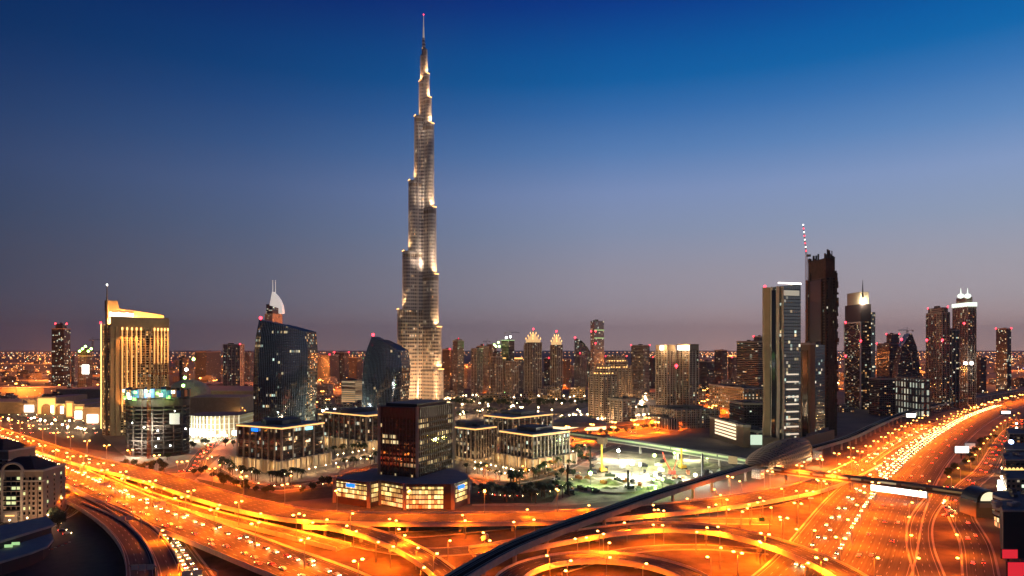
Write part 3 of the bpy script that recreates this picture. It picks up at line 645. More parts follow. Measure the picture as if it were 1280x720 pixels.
# ------------------------------------------------------------------ tower cranes
def crane(name, label, px, Y, pbase, ptop, reach, back, ang, m='yellow', luff=0, lights=0, group=None):
    x = X_(px, Y); z0, z1 = Z_(pbase, Y), Z_(ptop, Y); t = thing(name, label, 'crane', (x, Y, z0), group); w_ = max(1.1, Y*.0009)
    b = MB()
    for sx in (-1, 1):
        for sy in (-1, 1): b.tube((x+sx*w_, Y+sy*w_, z0), (x+sx*w_, Y+sy*w_, z1), .28, n=4)
    z = z0; s = 1
    while z < z1-3:
        b.tube((x-s*w_, Y-w_, z), (x+s*w_, Y-w_, z+3), .18, n=4); b.tube((x-w_, Y-s*w_, z), (x-w_, Y+s*w_, z+3), .18, n=4); z += 3; s = -s
    b.build('crane_mast', M[m], t)
    ca, sa = math.cos(R(ang)), math.sin(R(ang)); lu = math.tan(R(luff))
    J = lambda d, h=0: (x+ca*d, Y+sa*d, z1+d*lu+h)
    b = MB(); hh = w_*1.4
    b.tube(J(0, 0), J(reach, 0), .3, n=4); b.tube(J(0, hh), J(reach*.98, hh*.5), .3, n=4)
    n = max(4, int(reach/4))
    for i in range(n): b.tube(J(reach*i/n, 0), J(reach*(i+.5)/n, hh), .18, n=4); b.tube(J(reach*(i+.5)/n, hh), J(reach*(i+1)/n, 0), .18, n=4)
    b.build('jib', M[m], t)
    b = MB(); zb = z1
    b.tube((x, Y, z1), (x-ca*back, Y-sa*back, z1+.5), .5, n=4); b.box(x-ca*back, Y-sa*back, z1-2.5, 3, 3, 3, R(ang)); b.build('counterweight', M['rawconc'], t)
    b = MB(); b.box(x+1.5, Y-1.5, z1-2.5, 2, 2, 2.6); b.build('cab', M['white'], t)
    b = MB(); b.tube((x, Y, z1), (x, Y, z1+w_*5), .3, n=4); b.tube((x, Y, z1+w_*5), J(reach*.7, hh), .12, n=3); b.tube((x, Y, z1+w_*5), (x-ca*back, Y-sa*back, z1), .12, n=3); b.build('tie_bars', M[m], t)
    for i in range(lights):
        b = MB(); b.ball(J(reach*(i+1)/lights, 1), max(1., Y*.0009)); b.build('lamp', M['whitelamp' if i % 3 else 'beacon'], t)
    return t
crane('tower_crane', 'orange tower crane standing in front of the round unfinished building', 186, 740, 590, 468, 24, 9, 15, 'rust')
crane('tower_crane', 'thin dark crane behind the green-lit unfinished tower', 116, 1950, 440, 425, 30, 10, -12, 'dark')
# ------------------------------------------------------------------ twin blue glass sail towers
M['bluemull'] = mat('blue_grey_mullion', (.1, .13, .2), .4, .4)
def sail(label, prof_l, prof_r, pn, Y, depth, roof_pts, strips):
    """prof_l / prof_r: [(px, py)...] silhouette from bottom to eaves; roof_pts: curve of the roof"""
    t = thing('sail_shaped_tower', label, 'office tower', (X_((prof_l[0][0]+prof_r[0][0])/2, Y), Y, 0))
    def interp(pr, py):
        pr = sorted(pr, key=lambda a: -a[1])
        if py >= pr[0][1]: return pr[0][0]
        for a, b_ in zip(pr, pr[1:]):
            if b_[1] <= py <= a[1]: f = (a[1]-py)/(a[1]-b_[1]); return a[0]+(b_[0]-a[0])*f
        return pr[-1][0]
    def roof(px):
        for a, b_ in zip(roof_pts, roof_pts[1:]):
            if a[0] <= px <= b_[0]: f = (px-a[0])/(b_[0]-a[0]); return a[1]+(b_[1]-a[1])*f
        return roof_pts[-1][1] if px > roof_pts[-1][0] else roof_pts[0][1]
    NU, NV = 26, 22; b = MB(); grid = []
    pb = HOR+FPX*CAM_H/Y
    for i in range(NU+1):
        f = i/NU; col = []
        # top point of this column
        pxt = prof_l[-1][0]+(prof_r[-1][0]-prof_l[-1][0])*f; pt = roof(pxt)
        for k in range(NV+1):
            py = pb+(pt-pb)*k/NV
            xl, xr = interp(prof_l, py), interp(prof_r, py); px = xl+(xr-xl)*f
            y = Y+10*(2*f-1)**2-0; col.append((X_(px, Y), y, Z_(py, Y)))
        grid.append(col)
    for i in range(NU):
        u0 = i*(X_(prof_r[0][0], Y)-X_(prof_l[0][0], Y))/NU; u1 = (i+1)*(X_(prof_r[0][0], Y)-X_(prof_l[0][0], Y))/NU
        for k in range(NV):
            a, b1, c, d = grid[i][k], grid[i+1][k], grid[i+1][k+1], grid[i][k+1]
            b.face([a, b1, c, d], 0, [(u0, a[2]), (u1, b1[2]), (u1, c[2]), (u0, d[2])])
    b.build('front_glazing', Fc['bluegl'], t)
    dx = depth*.3
    bk = lambda p: (p[0]+dx*(1 if p[0] > t.location.x else .4), p[1]+depth, p[2])
    b = MB()
    for k in range(NV):   # right flank
        a, d = grid[-1][k], grid[-1][k+1]; b.face([a, bk(a), bk(d), d], 0, [(0, a[2]), (depth, a[2]), (depth, d[2]), (0, d[2])])
        a, d = grid[0][k], grid[0][k+1]; b.face([bk(a), a, d, bk(d)], 0, [(0, a[2]), (depth, a[2]), (depth, d[2]), (0, d[2])])
    b.build('side_wall', Fc['sailside'], t)
    b = MB()
    for i in range(NU): b.face([grid[i][-1], grid[i+1][-1], bk(grid[i+1][-1]), bk(grid[i][-1])])
    b.face([bk(grid[i][-1]) for i in range(NU, -1, -1)]+[bk(grid[0][0]), bk(grid[-1][0])]); b.build('roof', M['dark'], t)
    for i in range(0, NU+1, 1):   # slim mullions following the curve
        b = MB()
        for k in range(NV):
            p, q = grid[i][k], grid[i][k+1]; b.tube((p[0], p[1]-.3, p[2]), (q[0], q[1]-.3, q[2]), .3, n=4)
        b.build('mullion', M['bluemull'], t)
    p = grid[0][-1]; beacon(t, (p[0]+2, p[1], p[2]+2.5), 2.4)
    return t
Fc['sailside'] = facade('dark_flank_wall', (.05, .045, .045), (.1, .09, .09), 3.2, 4., .6, .7, .3, .9, WARM)
sail('larger dark blue sail-shaped glass tower with a slanting roof, left of the supertall', [(314, 523), (313.5, 480), (315, 440), (317, 420), (321, 399)], [(378, 523), (381, 480), (382, 440), (380, 417)], 0, 1000, 26,
     [(315, 398), (335, 402), (360, 408), (392, 418)], 0)
sail('smaller dark blue glass tower with a curved peaked roof beside the foot of the supertall', [(451, 523), (451, 480), (453, 455), (457, 437), (463, 421)], [(497, 523), (500, 480), (501, 460), (498, 436)], 0, 1040, 30,
     [(455, 420), (465, 420.5), (478, 426), (490, 432), (500, 440)], 0)
# ------------------------------------------------------------------ sail-topped hotel behind the larger glass tower
def sailhotel():
    Y = 1900; cx = X_(343, Y); t = thing('domed_hotel_tower', 'slim tower with a white glowing half-dome crown peeping over the larger glass tower', 'hotel', (cx, Y, 0))
    q, *_r = quad(331, 340, 353, Y, 40); b = MB(); b.prism(q, 0, Z_(392, Y), 0, 1); b.build('facade', [Fc['beige'], M['roof']], t)
    q2 = scaleq(q, .85); b = MB(); b.prism(q2, Z_(392, Y), Z_(380, Y), 0, 1); b.build('upper_storeys', [Fc['dark'], M['roof']], t)
    b = MB(); rings = []
    for k in range(9):
        f = k/8; z = Z_(392, Y)+(Z_(365, Y)-Z_(392, Y))*f; xr = X_(354, Y)-(X_(354, Y)-X_(342, Y))*f**2.4; xl = X_(336, Y)+(X_(341, Y)-X_(336, Y))*f
        if f < .3: xl = X_(349, Y)
        rings.append([(xl, Y-6, z), (xr, Y-6, z), (xr, Y+12, z), (xl, Y+12, z)])
    b.loft(rings, 0, 0); b.build('dome', M['dome'], t)
    for dx in (-4.5, 3): b = MB(); b.tube((cx+dx, Y, Z_(368, Y)), (cx+dx, Y, Z_(352, Y)), 1.0, .7, 6); b.ball((cx+dx, Y, Z_(351, Y)), 1.3, 0); b.build('mast', M['dome'], t)
M['dome'] = mat('glowing_white_dome', (.7, .68, .65), .6, emit=(1, .92, .85), es=.55)  # emission in the dome stands in for floodlights
sailhotel()
# ------------------------------------------------------------------ near stone and glass office blocks
M['blockstone'] = mat('block_stone', (.34, .27, .22), .75, noise=.1)
def block(label, px, Y, ptop, ppod, pbase, podium=None, trel=45, nl=5, nr=5, sign=None, st='darkoff', grow=7, podx=None, ribs=True):
    q, La, Lb, ang = quad(*px, Y, trel); zt, zp = Z_(ptop, Y), Z_(ppod, Y)
    t = thing('office_block', label, 'office block', (q[0].x, q[0].y, 0))
    if podx: pq, *_r = quad(*podx, FPX*CAM_H/(pbase-HOR), trel)
    else: pq = [p+(p-sum(q, Vector((0, 0)))/4).normalized()*grow for p in q]
    b = MB(); b.prism(pq, 0, zp, 0, 1); b.build('podium', [Fc['arcade'], M['palroof']], t)
    b = MB(); b.prism(q, zp, zt, 0, 1); b.build('facade', [Fc[st], M['palroof']], t)
    b = MB(); b.prism(scaleq(q, 1.02), zt-.2, zt+2.2, 0, 0, bottom=True); b.build('eaves', M['stone'], t)
    b = MB(); b.prism(scaleq(q, 1.035), zt+.4, zt+1.5, 0, 0, bottom=True); b.build('light_strip', M['warmstrip'], t)
    for (p0, p1, n) in ((q[3], q[0], nl), (q[0], q[1], nr)):
        a = math.atan2((p1-p0).y, (p1-p0).x); nn = Vector((math.sin(a), -math.cos(a)))
        for i in range(n+1):
            c = p0.lerp(p1, (i+.0)/n if n else 0)+nn*.5; b = MB(); b.box(c.x, c.y, zp+.02, 1.3, 1.3, zt-zp-.3, a); b.build('pilaster', M['blockstone'], t)
        # podium piers
        i0 = 3 if p0 is q[3] else 0; P0, P1 = pq[i0], pq[(i0+1) % 4]; m_ = max(3, int((P1-P0).length/8))
        for i in range(m_+1):
            c = P0.lerp(P1, i/m_)+nn*.6; b = MB(); b.box(c.x, c.y, 0, 1.4, 1.6, zp+1+.01*i, a); b.build('podium_pier', M['stone'], t)
    b = MB(); plant(b, scaleq(q, .9), zt+2.2, int(px[0])); cc = sum(q, Vector((0, 0)))/4; b.box(cc.x, cc.y, zt+2.2, La*.55, Lb*.5, 4.5, ang+math.pi); b.build('roof_plant', M['roof'], t)
    if sign:
        for f, face, m in sign:
            p0, p1 = (q[3], q[0]) if face == 'l' else (q[0], q[1]); a = math.atan2((p1-p0).y, (p1-p0).x); nn = Vector((math.sin(a), -math.cos(a)))
            c = p0.lerp(p1, f)+nn*1.6; b = MB(); b.box(c.x, c.y, zt-3.6, 9, .6, 3.2, a); sg = b.build('sign', M[m], t)
            b = MB()
            for k in range(6):
                c2 = c+nn*.45+(p1-p0).normalized()*(k-2.5)*1.2; b.box(c2.x, c2.y, zt-2.9, .7, .2, 1.3+(k % 2)*.5, a)
            b.build('lettering', M['screen' if m == 'bluesign' else 'whitestrip'], sg)
    # lights under the podium eaves
    for (i0, i1) in ((3, 0), (0, 1)):
        for f in (.2, .5, .8):
            p = pq[i0].lerp(pq[i1], f); c = sum(pq, Vector((0, 0)))/4; d = (p-c).normalized(); l = PODL
            o = bpy.data.objects.new('podium_lamp', l); sc.collection.objects.link(o); o.parent = t; o.location = Vector((p.x+d.x*5, p.y+d.y*5, 7))-t.location
    return t, q, pq
PODL = bpy.data.lights.new('podium_lamp', 'POINT'); PODL.color = (1, .66, .3); PODL.energy = 1700; PODL.shadow_soft_size = 1.
Fc['blk'] = facade('reflecting_office_glass', (.03, .025, .025), (.26, .2, .18), 2.2, 4.2, .9, .8, .05, 1.1, OFFICE, row=.12, rowseg=6, grough=.06)
block('glass office block with blue and cyan roof signs and a lit stone arcade', (297.5, 352, 404), 655, 537, 576, 594, trel=47, nl=7, nr=4, sign=[(.42, 'l', 'bluesign'), (.62, 'r', 'cyansign')], st='blk')
block('dark glass office block with three stone towers, between the signed block and the brown cube', (405, 458, 486), 790, 521, 552, 563, trel=50, nl=8, nr=4, st='blk', grow=5)
block('stone-ribbed office block right behind the brown glass cube', (556, 594, 620), 715, 538, 574, 582, trel=45, nl=8, nr=8, st='darkoff', grow=5)
block('stone-ribbed office block nearest the construction pit with a lit arcade', (626, 666, 711), 672, 546, 573, 590, trel=47, nl=9, nr=10, st='darkoff', grow=7)
block('low stone-framed office block behind the two ribbed blocks', (606, 641, 690), 850, 524, 548, 556, trel=45, nl=6, nr=7, st='darkoff', grow=4)
block('small dark office block left of the brown cube', (398, 418, 432), 860, 520, 545, 552, trel=45, nl=4, nr=3, st='darkoff', grow=3)
# ------------------------------------------------------------------ brown glass cube on its lit base
def cube():
    t = thing('cube_office_building', 'tall brown glass box standing on a fan-shaped base with bright yellow windows and blue signs', 'office building', (-74, 533, 0))
    q, La, Lb, ang = quad(474, 521.5, 566.5, 533, 33); zt = Z_(510, 533); zb = 18.4
    b = MB(); b.prism(q, zb, zt-8, 0, 1); b.build('curtain_wall', [Fc['cube'], M['roof']], t)
    b = MB(); b.prism(scaleq(q, 1.003), zt-8, zt, 0, 1); b.build('attic', [M['brownclad'], M['roof']], t)
    b = MB(); cc = sum(q, Vector((0, 0)))/4; b.prism(scaleq(q, .82), zt, zt+2.5, 0, 0); b.build('roof_plant', M['dark'], t)
    for i in (3, 0, 1):
        p = q[i]; b = MB(); b.box(p.x, p.y, zb+.02, 2.1, 2.1, zt-zb+.8, ang); b.build('corner_pier', M['pinkstone'], t)
    for (p0, p1) in ((q[3], q[0]), (q[0], q[1])):
        a = math.atan2((p1-p0).y, (p1-p0).x); nn = Vector((math.sin(a), -math.cos(a))); n = int((p1-p0).length/3.2)
        for i in range(1, n):
            c = p0.lerp(p1, i/n)+nn*.3; b = MB(); b.box(c.x, c.y, zb+.05, .28, .7, zt-zb-.5, a); b.build('mullion', M['brownclad'], t)
    # base: fan-shaped plan
    g0 = lambda x, y: Vector((P(x, y).x, P(x, y).y))
    pts = [g0(418.5, 628), g0(461, 634.5), g0(475, 631), g0(506, 637), g0(566, 637), g0(585.5, 629)]
    bk = [Vector((X_(583, 550), 550)), Vector((X_(560, 580), 580)), Vector((X_(470, 575), 575))]
    poly = pts+bk; b = MB(); b.prism(poly, 0, zb, 0, 1); b.build('base_wall', [M['brownclad'], M['palroof']], t)
    b = MB(); c = sum(poly, Vector((0, 0)))/len(poly); big = [c+(p-c)*1.012 for p in poly]; b.prism(big, zb-1.2, zb+.5, 0, 1, bottom=True); b.build('base_roof', [M['brownclad'], M['palroof']], t)
    for i, (f0, f1, z0) in enumerate(((.06, .97, 5.2), (.2, .8, 3.4), (.05, .95, .8), (.03, .8, .6), (.15, .9, 4.2))):
        p0, p1 = pts[i], pts[i+1]; d = (p1-p0); a = math.atan2(d.y, d.x); nn = Vector((math.sin(a), -math.cos(a)))
        A, Bq = p0+d*f0+nn*.3, p0+d*f1+nn*.3; L = (Bq-A).length
        b = MB(); b.face([(A.x, A.y, z0), (Bq.x, Bq.y, z0), (Bq.x, Bq.y, zb-1.6), (A.x, A.y, zb-1.6)], 0, [(0, .2), (L, .2), (L, zb-1.4-z0), (0, zb-1.4-z0)]); wd = b.build('window', Fc['baselit'], t)
        for k in range(1, int(L/7)+1):
            c_ = A.lerp(Bq, k/(int(L/7)+1))+nn*.25; b = MB(); b.box(c_.x, c_.y, z0, .5, .5, zb-1.7-z0, a); b.build('frame', M['brownclad'], wd)
    for p in pts:
        b = MB(); b.box(p.x, p.y, 0, 2.6, 2.6, zb+1.2, 0); b.build('pier', M['pinkstone'], t)
    for (i, f) in ((0, .5), (4, .45)):
        p0, p1 = pts[i], pts[i+1]; d = (p1-p0); a = math.atan2(d.y, d.x); nn = Vector((math.sin(a), -math.cos(a))); u = d.normalized()
        c_ = p0+d*f+nn*1.2; b = MB(); b.box(c_.x, c_.y, zb-4.6, 8.2, .7, 2.6, a); sg = b.build('sign', M['bluesign'], t)
        c2 = c_+u*5.2; b = MB(); b.box(c2.x, c2.y, zb-4.9, 2.2, .8, 3.4, a); b.build('emblem', M['cyansign'], sg)
M['brownclad'] = mat('brown_cladding', (.11, .05, .035), .5, noise=.1)
M['pinkstone'] = mat('pinkish_stone', (.42, .3, .25), .7, noise=.08)
cube()
# ------------------------------------------------------------------ towers, left to right
T = tower
T('office_tower', 'lone dark striped tower at the far left with white and red roof lights', (64.5, 80, 88), 1950, 411, 35, 'dark', bec=2, steps=[(.6, 405)])
t_, q_, z_ = T('unfinished_tower', 'unfinished tower with green work lights and a white lit board, beside the lone dark tower', (97.5, 108, 115.5), 1880, 445, 35, 'raw', steps=[(.8, 437)])
b = MB(); b.box(X_(107.5, 1870), 1868, Z_(467.5, 1870), 19, 1, 25); b.build('lit_board', M['screen'], t_); 
for i in range(5): b = MB(); b.ball((X_(99+i*3.6, 1860), 1862, Z_(439-(i % 3)*3, 1860)), 3); b.build('work_light', M['greenlamp'], t_)
T('apartment_tower', 'pale narrow slab beside the green-lit unfinished tower', (89, 93, 98), 2100, 446, 35, 'grey', cat='apartment tower')
T('apartment_tower', 'pale dark-striped slab with one red beacon, alone left of the larger blue glass tower', (279, 300, 305), 1700, 431, 25, 'grey', bec=3, ribs=9, cat='apartment tower')
T('apartment_tower', 'small slab just right of the lone striped slab', (305, 312, 317), 1900, 441, 30, 'grey', cat='apartment tower')
T('office_block', 'dark mid-rise block right of the gold hotel', (224, 228, 236), 1500, 447, 30, 'fardark', cat='office block')
T('office_block', 'dark mid-rise block behind the mall dome', (244, 258, 276), 2300, 440, 30, 'fardark', cat='office block', group=None)
T('office_block', 'broad dull slab with a red light between the two blue glass towers', (395, 412, 424), 2300, 444, 30, 'fardark', bec=3, cat='office block')
T('office_block', 'stepped dull slab with red roof sign between the two blue glass towers', (418, 430, 436), 2400, 441, 30, 'fardark', bec=2, cat='office block')
T('office_block', 'dull block hard against the smaller blue glass tower', (436, 446, 453), 2200, 447, 30, 'fardark', cat='office block')
Fc['bandlit'] = facade('glowing_band_wall', (.5, .38, .26), (.5, .36, .2), 40, 3.8, 1, .5, .9, .55, [(1, .66, .32), (1, .72, .4)], gmetal=0, grough=.5)
T('office_building', 'pale building glowing with horizontal lit bands left of the smaller blue glass tower', (427, 444, 453), 1350, 476, 40, 'bandlit', cat='office building')
# far marina row behind the supertall
row = [
 ((553, 562, 568), 1900, 437, 'fardark', 3, 'dim slab close beside the supertall with a red light', 0, []),
 ((566, 572, 580), 1750, 426, 'beige2', 1, 'slim square tower, first tall one right of the supertall', 0, [(.7, 424)]),
 ((577, 584, 590), 2000, 455, 'grey', 0, 'short glassy block beside the first slim tower', 0, []),
 ((589, 596, 603), 1780, 436, 'grey', 0, 'pale ribbed tower with twin vertical stripes', 7, []),
 ((596, 604, 611), 1850, 433, 'beige', 1, 'pale tower with one red roof light right of the twin-striped tower', 0, [(.6, 432)]),
 ((609, 615, 621), 1900, 431, 'grey', 0, 'narrow grey tower under a small crane', 0, []),
 ((613, 620, 628), 1700, 446, 'beige2', 0, 'stepped brown tower in front of the crane-topped one', 8, [(.6, 441)]),
 ((625, 630, 634), 1800, 449, 'beige', 0, 'slender tower with a gold-lit top', 0, [(.9, 447)]),
 ((632, 640, 648), 1740, 452, 'beige', 0, 'ribbed pale tower below the green-lit unfinished one', 7, []),
 ((641, 648, 653), 1850, 447, 'beige2', 0, 'tower with a gold-lit rooftop left of the first pointed twin', 0, []),
 ((655, 662, 668), 1720, 432, 'grey', 0, 'lower half of the left pointed twin, grey and ribbed', 6, []),
 ((680, 686, 691), 1900, 448, 'fardark', 3, 'dark tower with red light between the pointed twins', 0, []),
 ((704, 708, 713), 2000, 449, 'fardark', 0, 'low tower right of the right pointed twin', 0, []),
 ((718, 725, 733), 1900, 446, 'beige', 3, 'pale ribbed mid-rise in front of the dark curved-roof tower', 6, [(.8, 442)]),
 ((757, 768, 783), 1900, 446, 'beige2', 2, 'distant brown block behind the golden stepped towers', 0, []),
 ((789, 804, 812), 1700, 432, 'beige2', 2, 'plain brown slab tower between the golden towers and the gold-topped pair', 0, []),
 ((810, 816, 821), 2000, 447, 'fardark', 3, 'thin dim slab with red light left of the gold-topped pair', 0, [])]
for i, (px, Y, pt, st, bc, lab, rb, stp) in enumerate(row):
    t_, q_, z_ = T('apartment_tower', lab, px, Y, pt, 40, st, bec=bc, ribs=rb, steps=stp, cat='apartment tower', crown=('warmstrip', 4) if 'gold-lit' in lab else None, br=1.7)
t_, q_, z_ = T('unfinished_tower', 'dark unfinished tower with bright green-white work lights along its top edge', (626.5, 636, 643), 1800, 425, 40, 'raw', crown=('greenstrip', 1.5), parap=False)
for px, py in ((633, 422), (638, 421), (618, 431), (623, 428), (620, 433), (624, 433)):
    b = MB(); b.ball((X_(px, 1790), 1790, Z_(py, 1790)), 2.6); b.build('work_light', M['greenlamp' if py > 426 else 'whitelamp'], t_)
crane('tower_crane', 'small crane on the dark unfinished tower right of the supertall', 637, 1800, 426, 416, 26, 12, 5, 'dark')
crane('tower_crane', 'small crane on the narrow grey tower right of the supertall', 609, 1900, 434, 427, 12, 8, 175, 'dark')
# the pointed twins
M['crownglow'] = mat('glowing_gold_stone', (.5, .38, .25), .8, emit=(1, .6, .25), es=.8)  # glow put into the crown stone in place of floodlights
for lab, px, Y, pb_, pts in (('left of two pointed towers with flame-like gold crowns and red tips', (656, 666, 677), 1700, 424, 411),
                             ('right of two pointed towers with flame-like gold crowns and red tips', (688, 696, 703), 1720, 427, 414)):
    t_, q_, z_ = T('crowned_tower', lab, px, Y, pb_+4, 40, 'beige2', cat='apartment tower', ribs=7, parap=False)
    c = sum(q_, Vector((0, 0)))/4; w_ = (q_[1]-q_[0]).length
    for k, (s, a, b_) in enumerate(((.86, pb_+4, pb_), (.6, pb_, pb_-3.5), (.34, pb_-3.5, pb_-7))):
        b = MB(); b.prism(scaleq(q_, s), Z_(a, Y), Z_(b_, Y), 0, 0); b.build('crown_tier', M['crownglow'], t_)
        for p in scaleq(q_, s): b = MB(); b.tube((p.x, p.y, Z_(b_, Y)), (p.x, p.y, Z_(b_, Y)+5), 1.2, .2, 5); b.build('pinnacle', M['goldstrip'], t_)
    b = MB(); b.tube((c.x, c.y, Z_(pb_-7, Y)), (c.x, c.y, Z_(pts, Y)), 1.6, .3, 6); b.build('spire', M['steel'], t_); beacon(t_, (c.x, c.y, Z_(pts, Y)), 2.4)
# ------------------------------------------------------------------ dark curved-roof and tall slab behind the row
t_, q_, z_ = T('office_tower', 'tallest dark slab of the middle skyline with faint green bands and red lights', (738, 743, 755), 2200, 401, 50, 'greengl', bec=0, parap=False, crown=None)
for px, py in ((738.5, 414), (744, 414), (744, 429)): beacon(t_, (X_(px, 2180), 2170, Z_(py, 2180)), 2.4)
for py in (413, 423): b = MB(); p0, p1 = q_[0], q_[1]; c = (p0+p1)/2; d = p1-p0; b.box(c.x, c.y-1, Z_(py, 2200), d.length, 2, 2.5, math.atan2(d.y, d.x)); b.build('light_band', M['greenstrip'], t_)
q, *_r = quad(717, 729, 738, 2250, 40); t_ = thing('office_tower', 'dark tower with a curving shoulder and red tip beside the tallest slab', 'office tower', (q[0].x, q[0].y, 0)); tag(t_, cat='tower')
xs = [X_(718+20*i/10, 2250) for i in range(11)]; tp = [Z_(423+ (i/10)**2.2*17, 2250) for i in range(11)]
b = MB(); poly = [Vector((x, 2250)) for x in xs]+[Vector((xs[-1]+4, 2285)), Vector((xs[0]+4, 2285))]; b.prism(poly, 0, 0, 0, 1, tops=tp+[tp[-1], tp[0]]); b.build('facade', [Fc['greengl'], M['dark']], t_); beacon(t_, (xs[0]+2, 2250, tp[0]+3), 3)
# golden stepped residences
M['goldwall'] = mat('warm_rendered_wall', (.42, .3, .2), .85, noise=.1)
def stepped(label, px, Y, levels, trel=42, low=None):
    q, La, Lb, ang = quad(*px, Y, trel); t = thing('stepped_apartment_tower', label, 'apartment tower', (q[0].x, q[0].y, 0)); z0 = 0
    for i, (s, pt) in enumerate(levels):
        qq = scaleq(q, s); z1 = Z_(pt, Y); b = MB(); b.prism(qq, z0, z1, 0, 1); b.build('facade' if i == 0 else 'upper_storeys', [Fc['beige'], M['roof']], t)
        o = scaleq(q, s*1.02)
        b = MB()
        for j in range(4):
            p0, p1 = o[j], o[(j+1) % 4]; n = max(2, int((p1-p0).length/6))
            for k in range(n): c = p0.lerp(p1, (k+.5)/n); b.box(c.x, c.y, z1-1, 1.6, 1.6, 4.5, ang)
        b.build('battlement', M['stone'], t, kind='stuff')
        if i:
            b = MB(); o2 = scaleq(q, s*1.05)
            for j in range(4):
                p0, p1 = o2[j], o2[(j+1) % 4]; c = (p0+p1)/2; b.box(c.x, c.y, z0+.4+.02*j, (p1-p0).length*.9, .6, 1.3, math.atan2((p1-p0).y, (p1-p0).x))
            b.build('light_strip', M['goldstrip'], t)
        for f0, f1 in ((3, 0), (0, 1)):
            if i == 0:
                p0, p1 = q[f0], q[f1]; n = max(3, int((p1-p0).length/8)); a = math.atan2((p1-p0).y, (p1-p0).x)
                for k in range(n+1): c = p0.lerp(p1, k/n); b = MB(); b.box(c.x, c.y, 0, 2.6, 2.6, z1*(.93+.06*((k*7) % 3)), a); b.build('bay', M['goldwall'], t)
        z0 = z1
    return t, q
stepped('taller back one of two golden stepped residences with a glowing crown', (752, 768, 789), 1180, [(1, 460), (.8, 452), (.6, 446)])
stepped('shorter front one of two golden stepped residences, nearer the palm-lit street', (736.5, 755, 772), 1090, [(1, 468), (.75, 461), (.5, 456)])
T('apartment_block', 'low sand-coloured wing at the foot of the golden stepped residences', (758, 778, 794), 1070, 500, 40, 'beige', cat='apartment block', ribs=8)
# gold-topped pair
for lab, px, pt, cp in (('left tower of the gold-topped pair above the orange road', (820, 834, 844), 439, 431), ('right wider tower of the gold-topped pair with the brightest roof light', (846, 862, 873), 438, 430)):
    t_, q_, z_ = T('apartment_tower', lab, px, 1120, pt, 42, 'beige2', cat='apartment tower', ribs=6, parap=False)
    b = MB(); b.prism(scaleq(q_, 1.03), z_, Z_(cp, 1120), 0, 0, bottom=True); b.build('crown_wall', M['goldwall'], t_)
    c = sum(q_, Vector((0, 0)))/4
    b = MB(); e = q_[0].lerp(q_[3], .5); b.box(e.x, e.y-2, Z_(437.5, 1120), (q_[0]-q_[3]).length*(.3 if px[0] < 830 else .9), 1.5, 7, math.atan2((q_[0]-q_[3]).y, (q_[0]-q_[3]).x)); b.build('crown_light', M['screen'], t_)
    l = bpy.data.lights.new('roof_flood', 'POINT'); l.color = (1, .65, .3); l.energy = 2.5e4; l.shadow_soft_size = 2; o = bpy.data.objects.new('roof_flood', l); sc.collection.objects.link(o); o.parent = t_; o.location = Vector((e.x-4, e.y-12, Z_(434, 1120)))-t_.location
beacon(t_, (X_(844.5, 1105), 1100, Z_(457, 1105)), 2.6)
T('connecting_building', 'recessed block joining the gold-topped pair', (840, 846, 850), 1150, 442, 42, 'dark', cat='apartment block')
T('podium_building', 'long stepped podium with ribbed upper floor below the gold-topped pair', (812, 846, 899), 1010, 513, 62, 'beige', cat='apartment block', ribs=7, parap=False)
T('podium_building', 'lower stone plinth building at the left end of the ribbed podium', (806, 836, 848), 985, 524, 60, 'stoneblk', cat='apartment block', parap=False)
# blocks toward the right
R_ = [((893, 902, 909), 2000, 438, 'fardark', 'thin dim tower far behind the low orange-lit offices', 0), ((910, 915, 921), 2100, 447, 'fardark', 'small dim tower with red tip left of the brown office stack', 3),
      ((921, 948, 957), 1500, 427, 'band', 'broad brown office stack with horizontal floor bands', 0), ((942, 950, 957), 1700, 421, 'fardark', 'dim tower with two red roof lights behind the brown office stack', 2),
      ((874, 884, 893), 1800, 452, 'fardark', 'low dim block right of the gold-topped pair', 0)]
for px, Y, pt, st, lab, bc in R_: T('office_tower', lab, px, Y, pt, 40, st, bec=bc)
Fc['goldlow'] = facade('golden_low_wall', (.5, .34, .16), (.05, .05, .05), 7, 5, .4, .5, .3, 1.4)
T('office_building', 'long low golden office building with square windows', (886, 930, 953), 1180, 486, 60, 'goldlow', cat='office building')
T('office_building', 'flat dark brown building between the golden offices and the leaning-column tower', (912, 930, 962), 980, 505, 65, 'fardark', cat='office building', parap=True)
M['boxbrown'] = mat('tan_cladding', (.3, .2, .12), .8, noise=.1)
Fc['plainbrown'] = M['boxbrown']
t_, q_, z_ = T('office_building', 'tan box building with five glowing white window bands', (887, 929, 938), 822, 533, 66, 'plainbrown', cat='office building')
p0, p1 = q_[3], q_[0]; a = math.atan2((p1-p0).y, (p1-p0).x); nn = Vector((math.sin(a), -math.cos(a)))
for i in range(5):
    c = p0.lerp(p1, .5)+nn*.5; b = MB(); b.box(c.x, c.y, 6.5+i*4.1, (p1-p0).length*.62, .5, 2.2, a); b.build('window', M['whitestrip2'] if 'whitestrip2' in M else M.setdefault('whitestrip2', E('lit_office_window', (1, .8, .52), 1.5)), t_)
t_, q_, z_ = T('office_building', 'lower wing with a long pale green lit window beside the tan box building', (926, 948, 968), 845, 540, 50, 'fardark', cat='office building')
p0, p1 = q_[3], q_[1]; c = q_[0]; b = MB(); b.box(X_(944, 838), 838, Z_(556, 838), 22, .8, 12, 0); b.build('window', M['greenish'] if 'greenish' in M else M.setdefault('greenish', E('green_lit_window', (.75, .95, .7), .9)), t_)
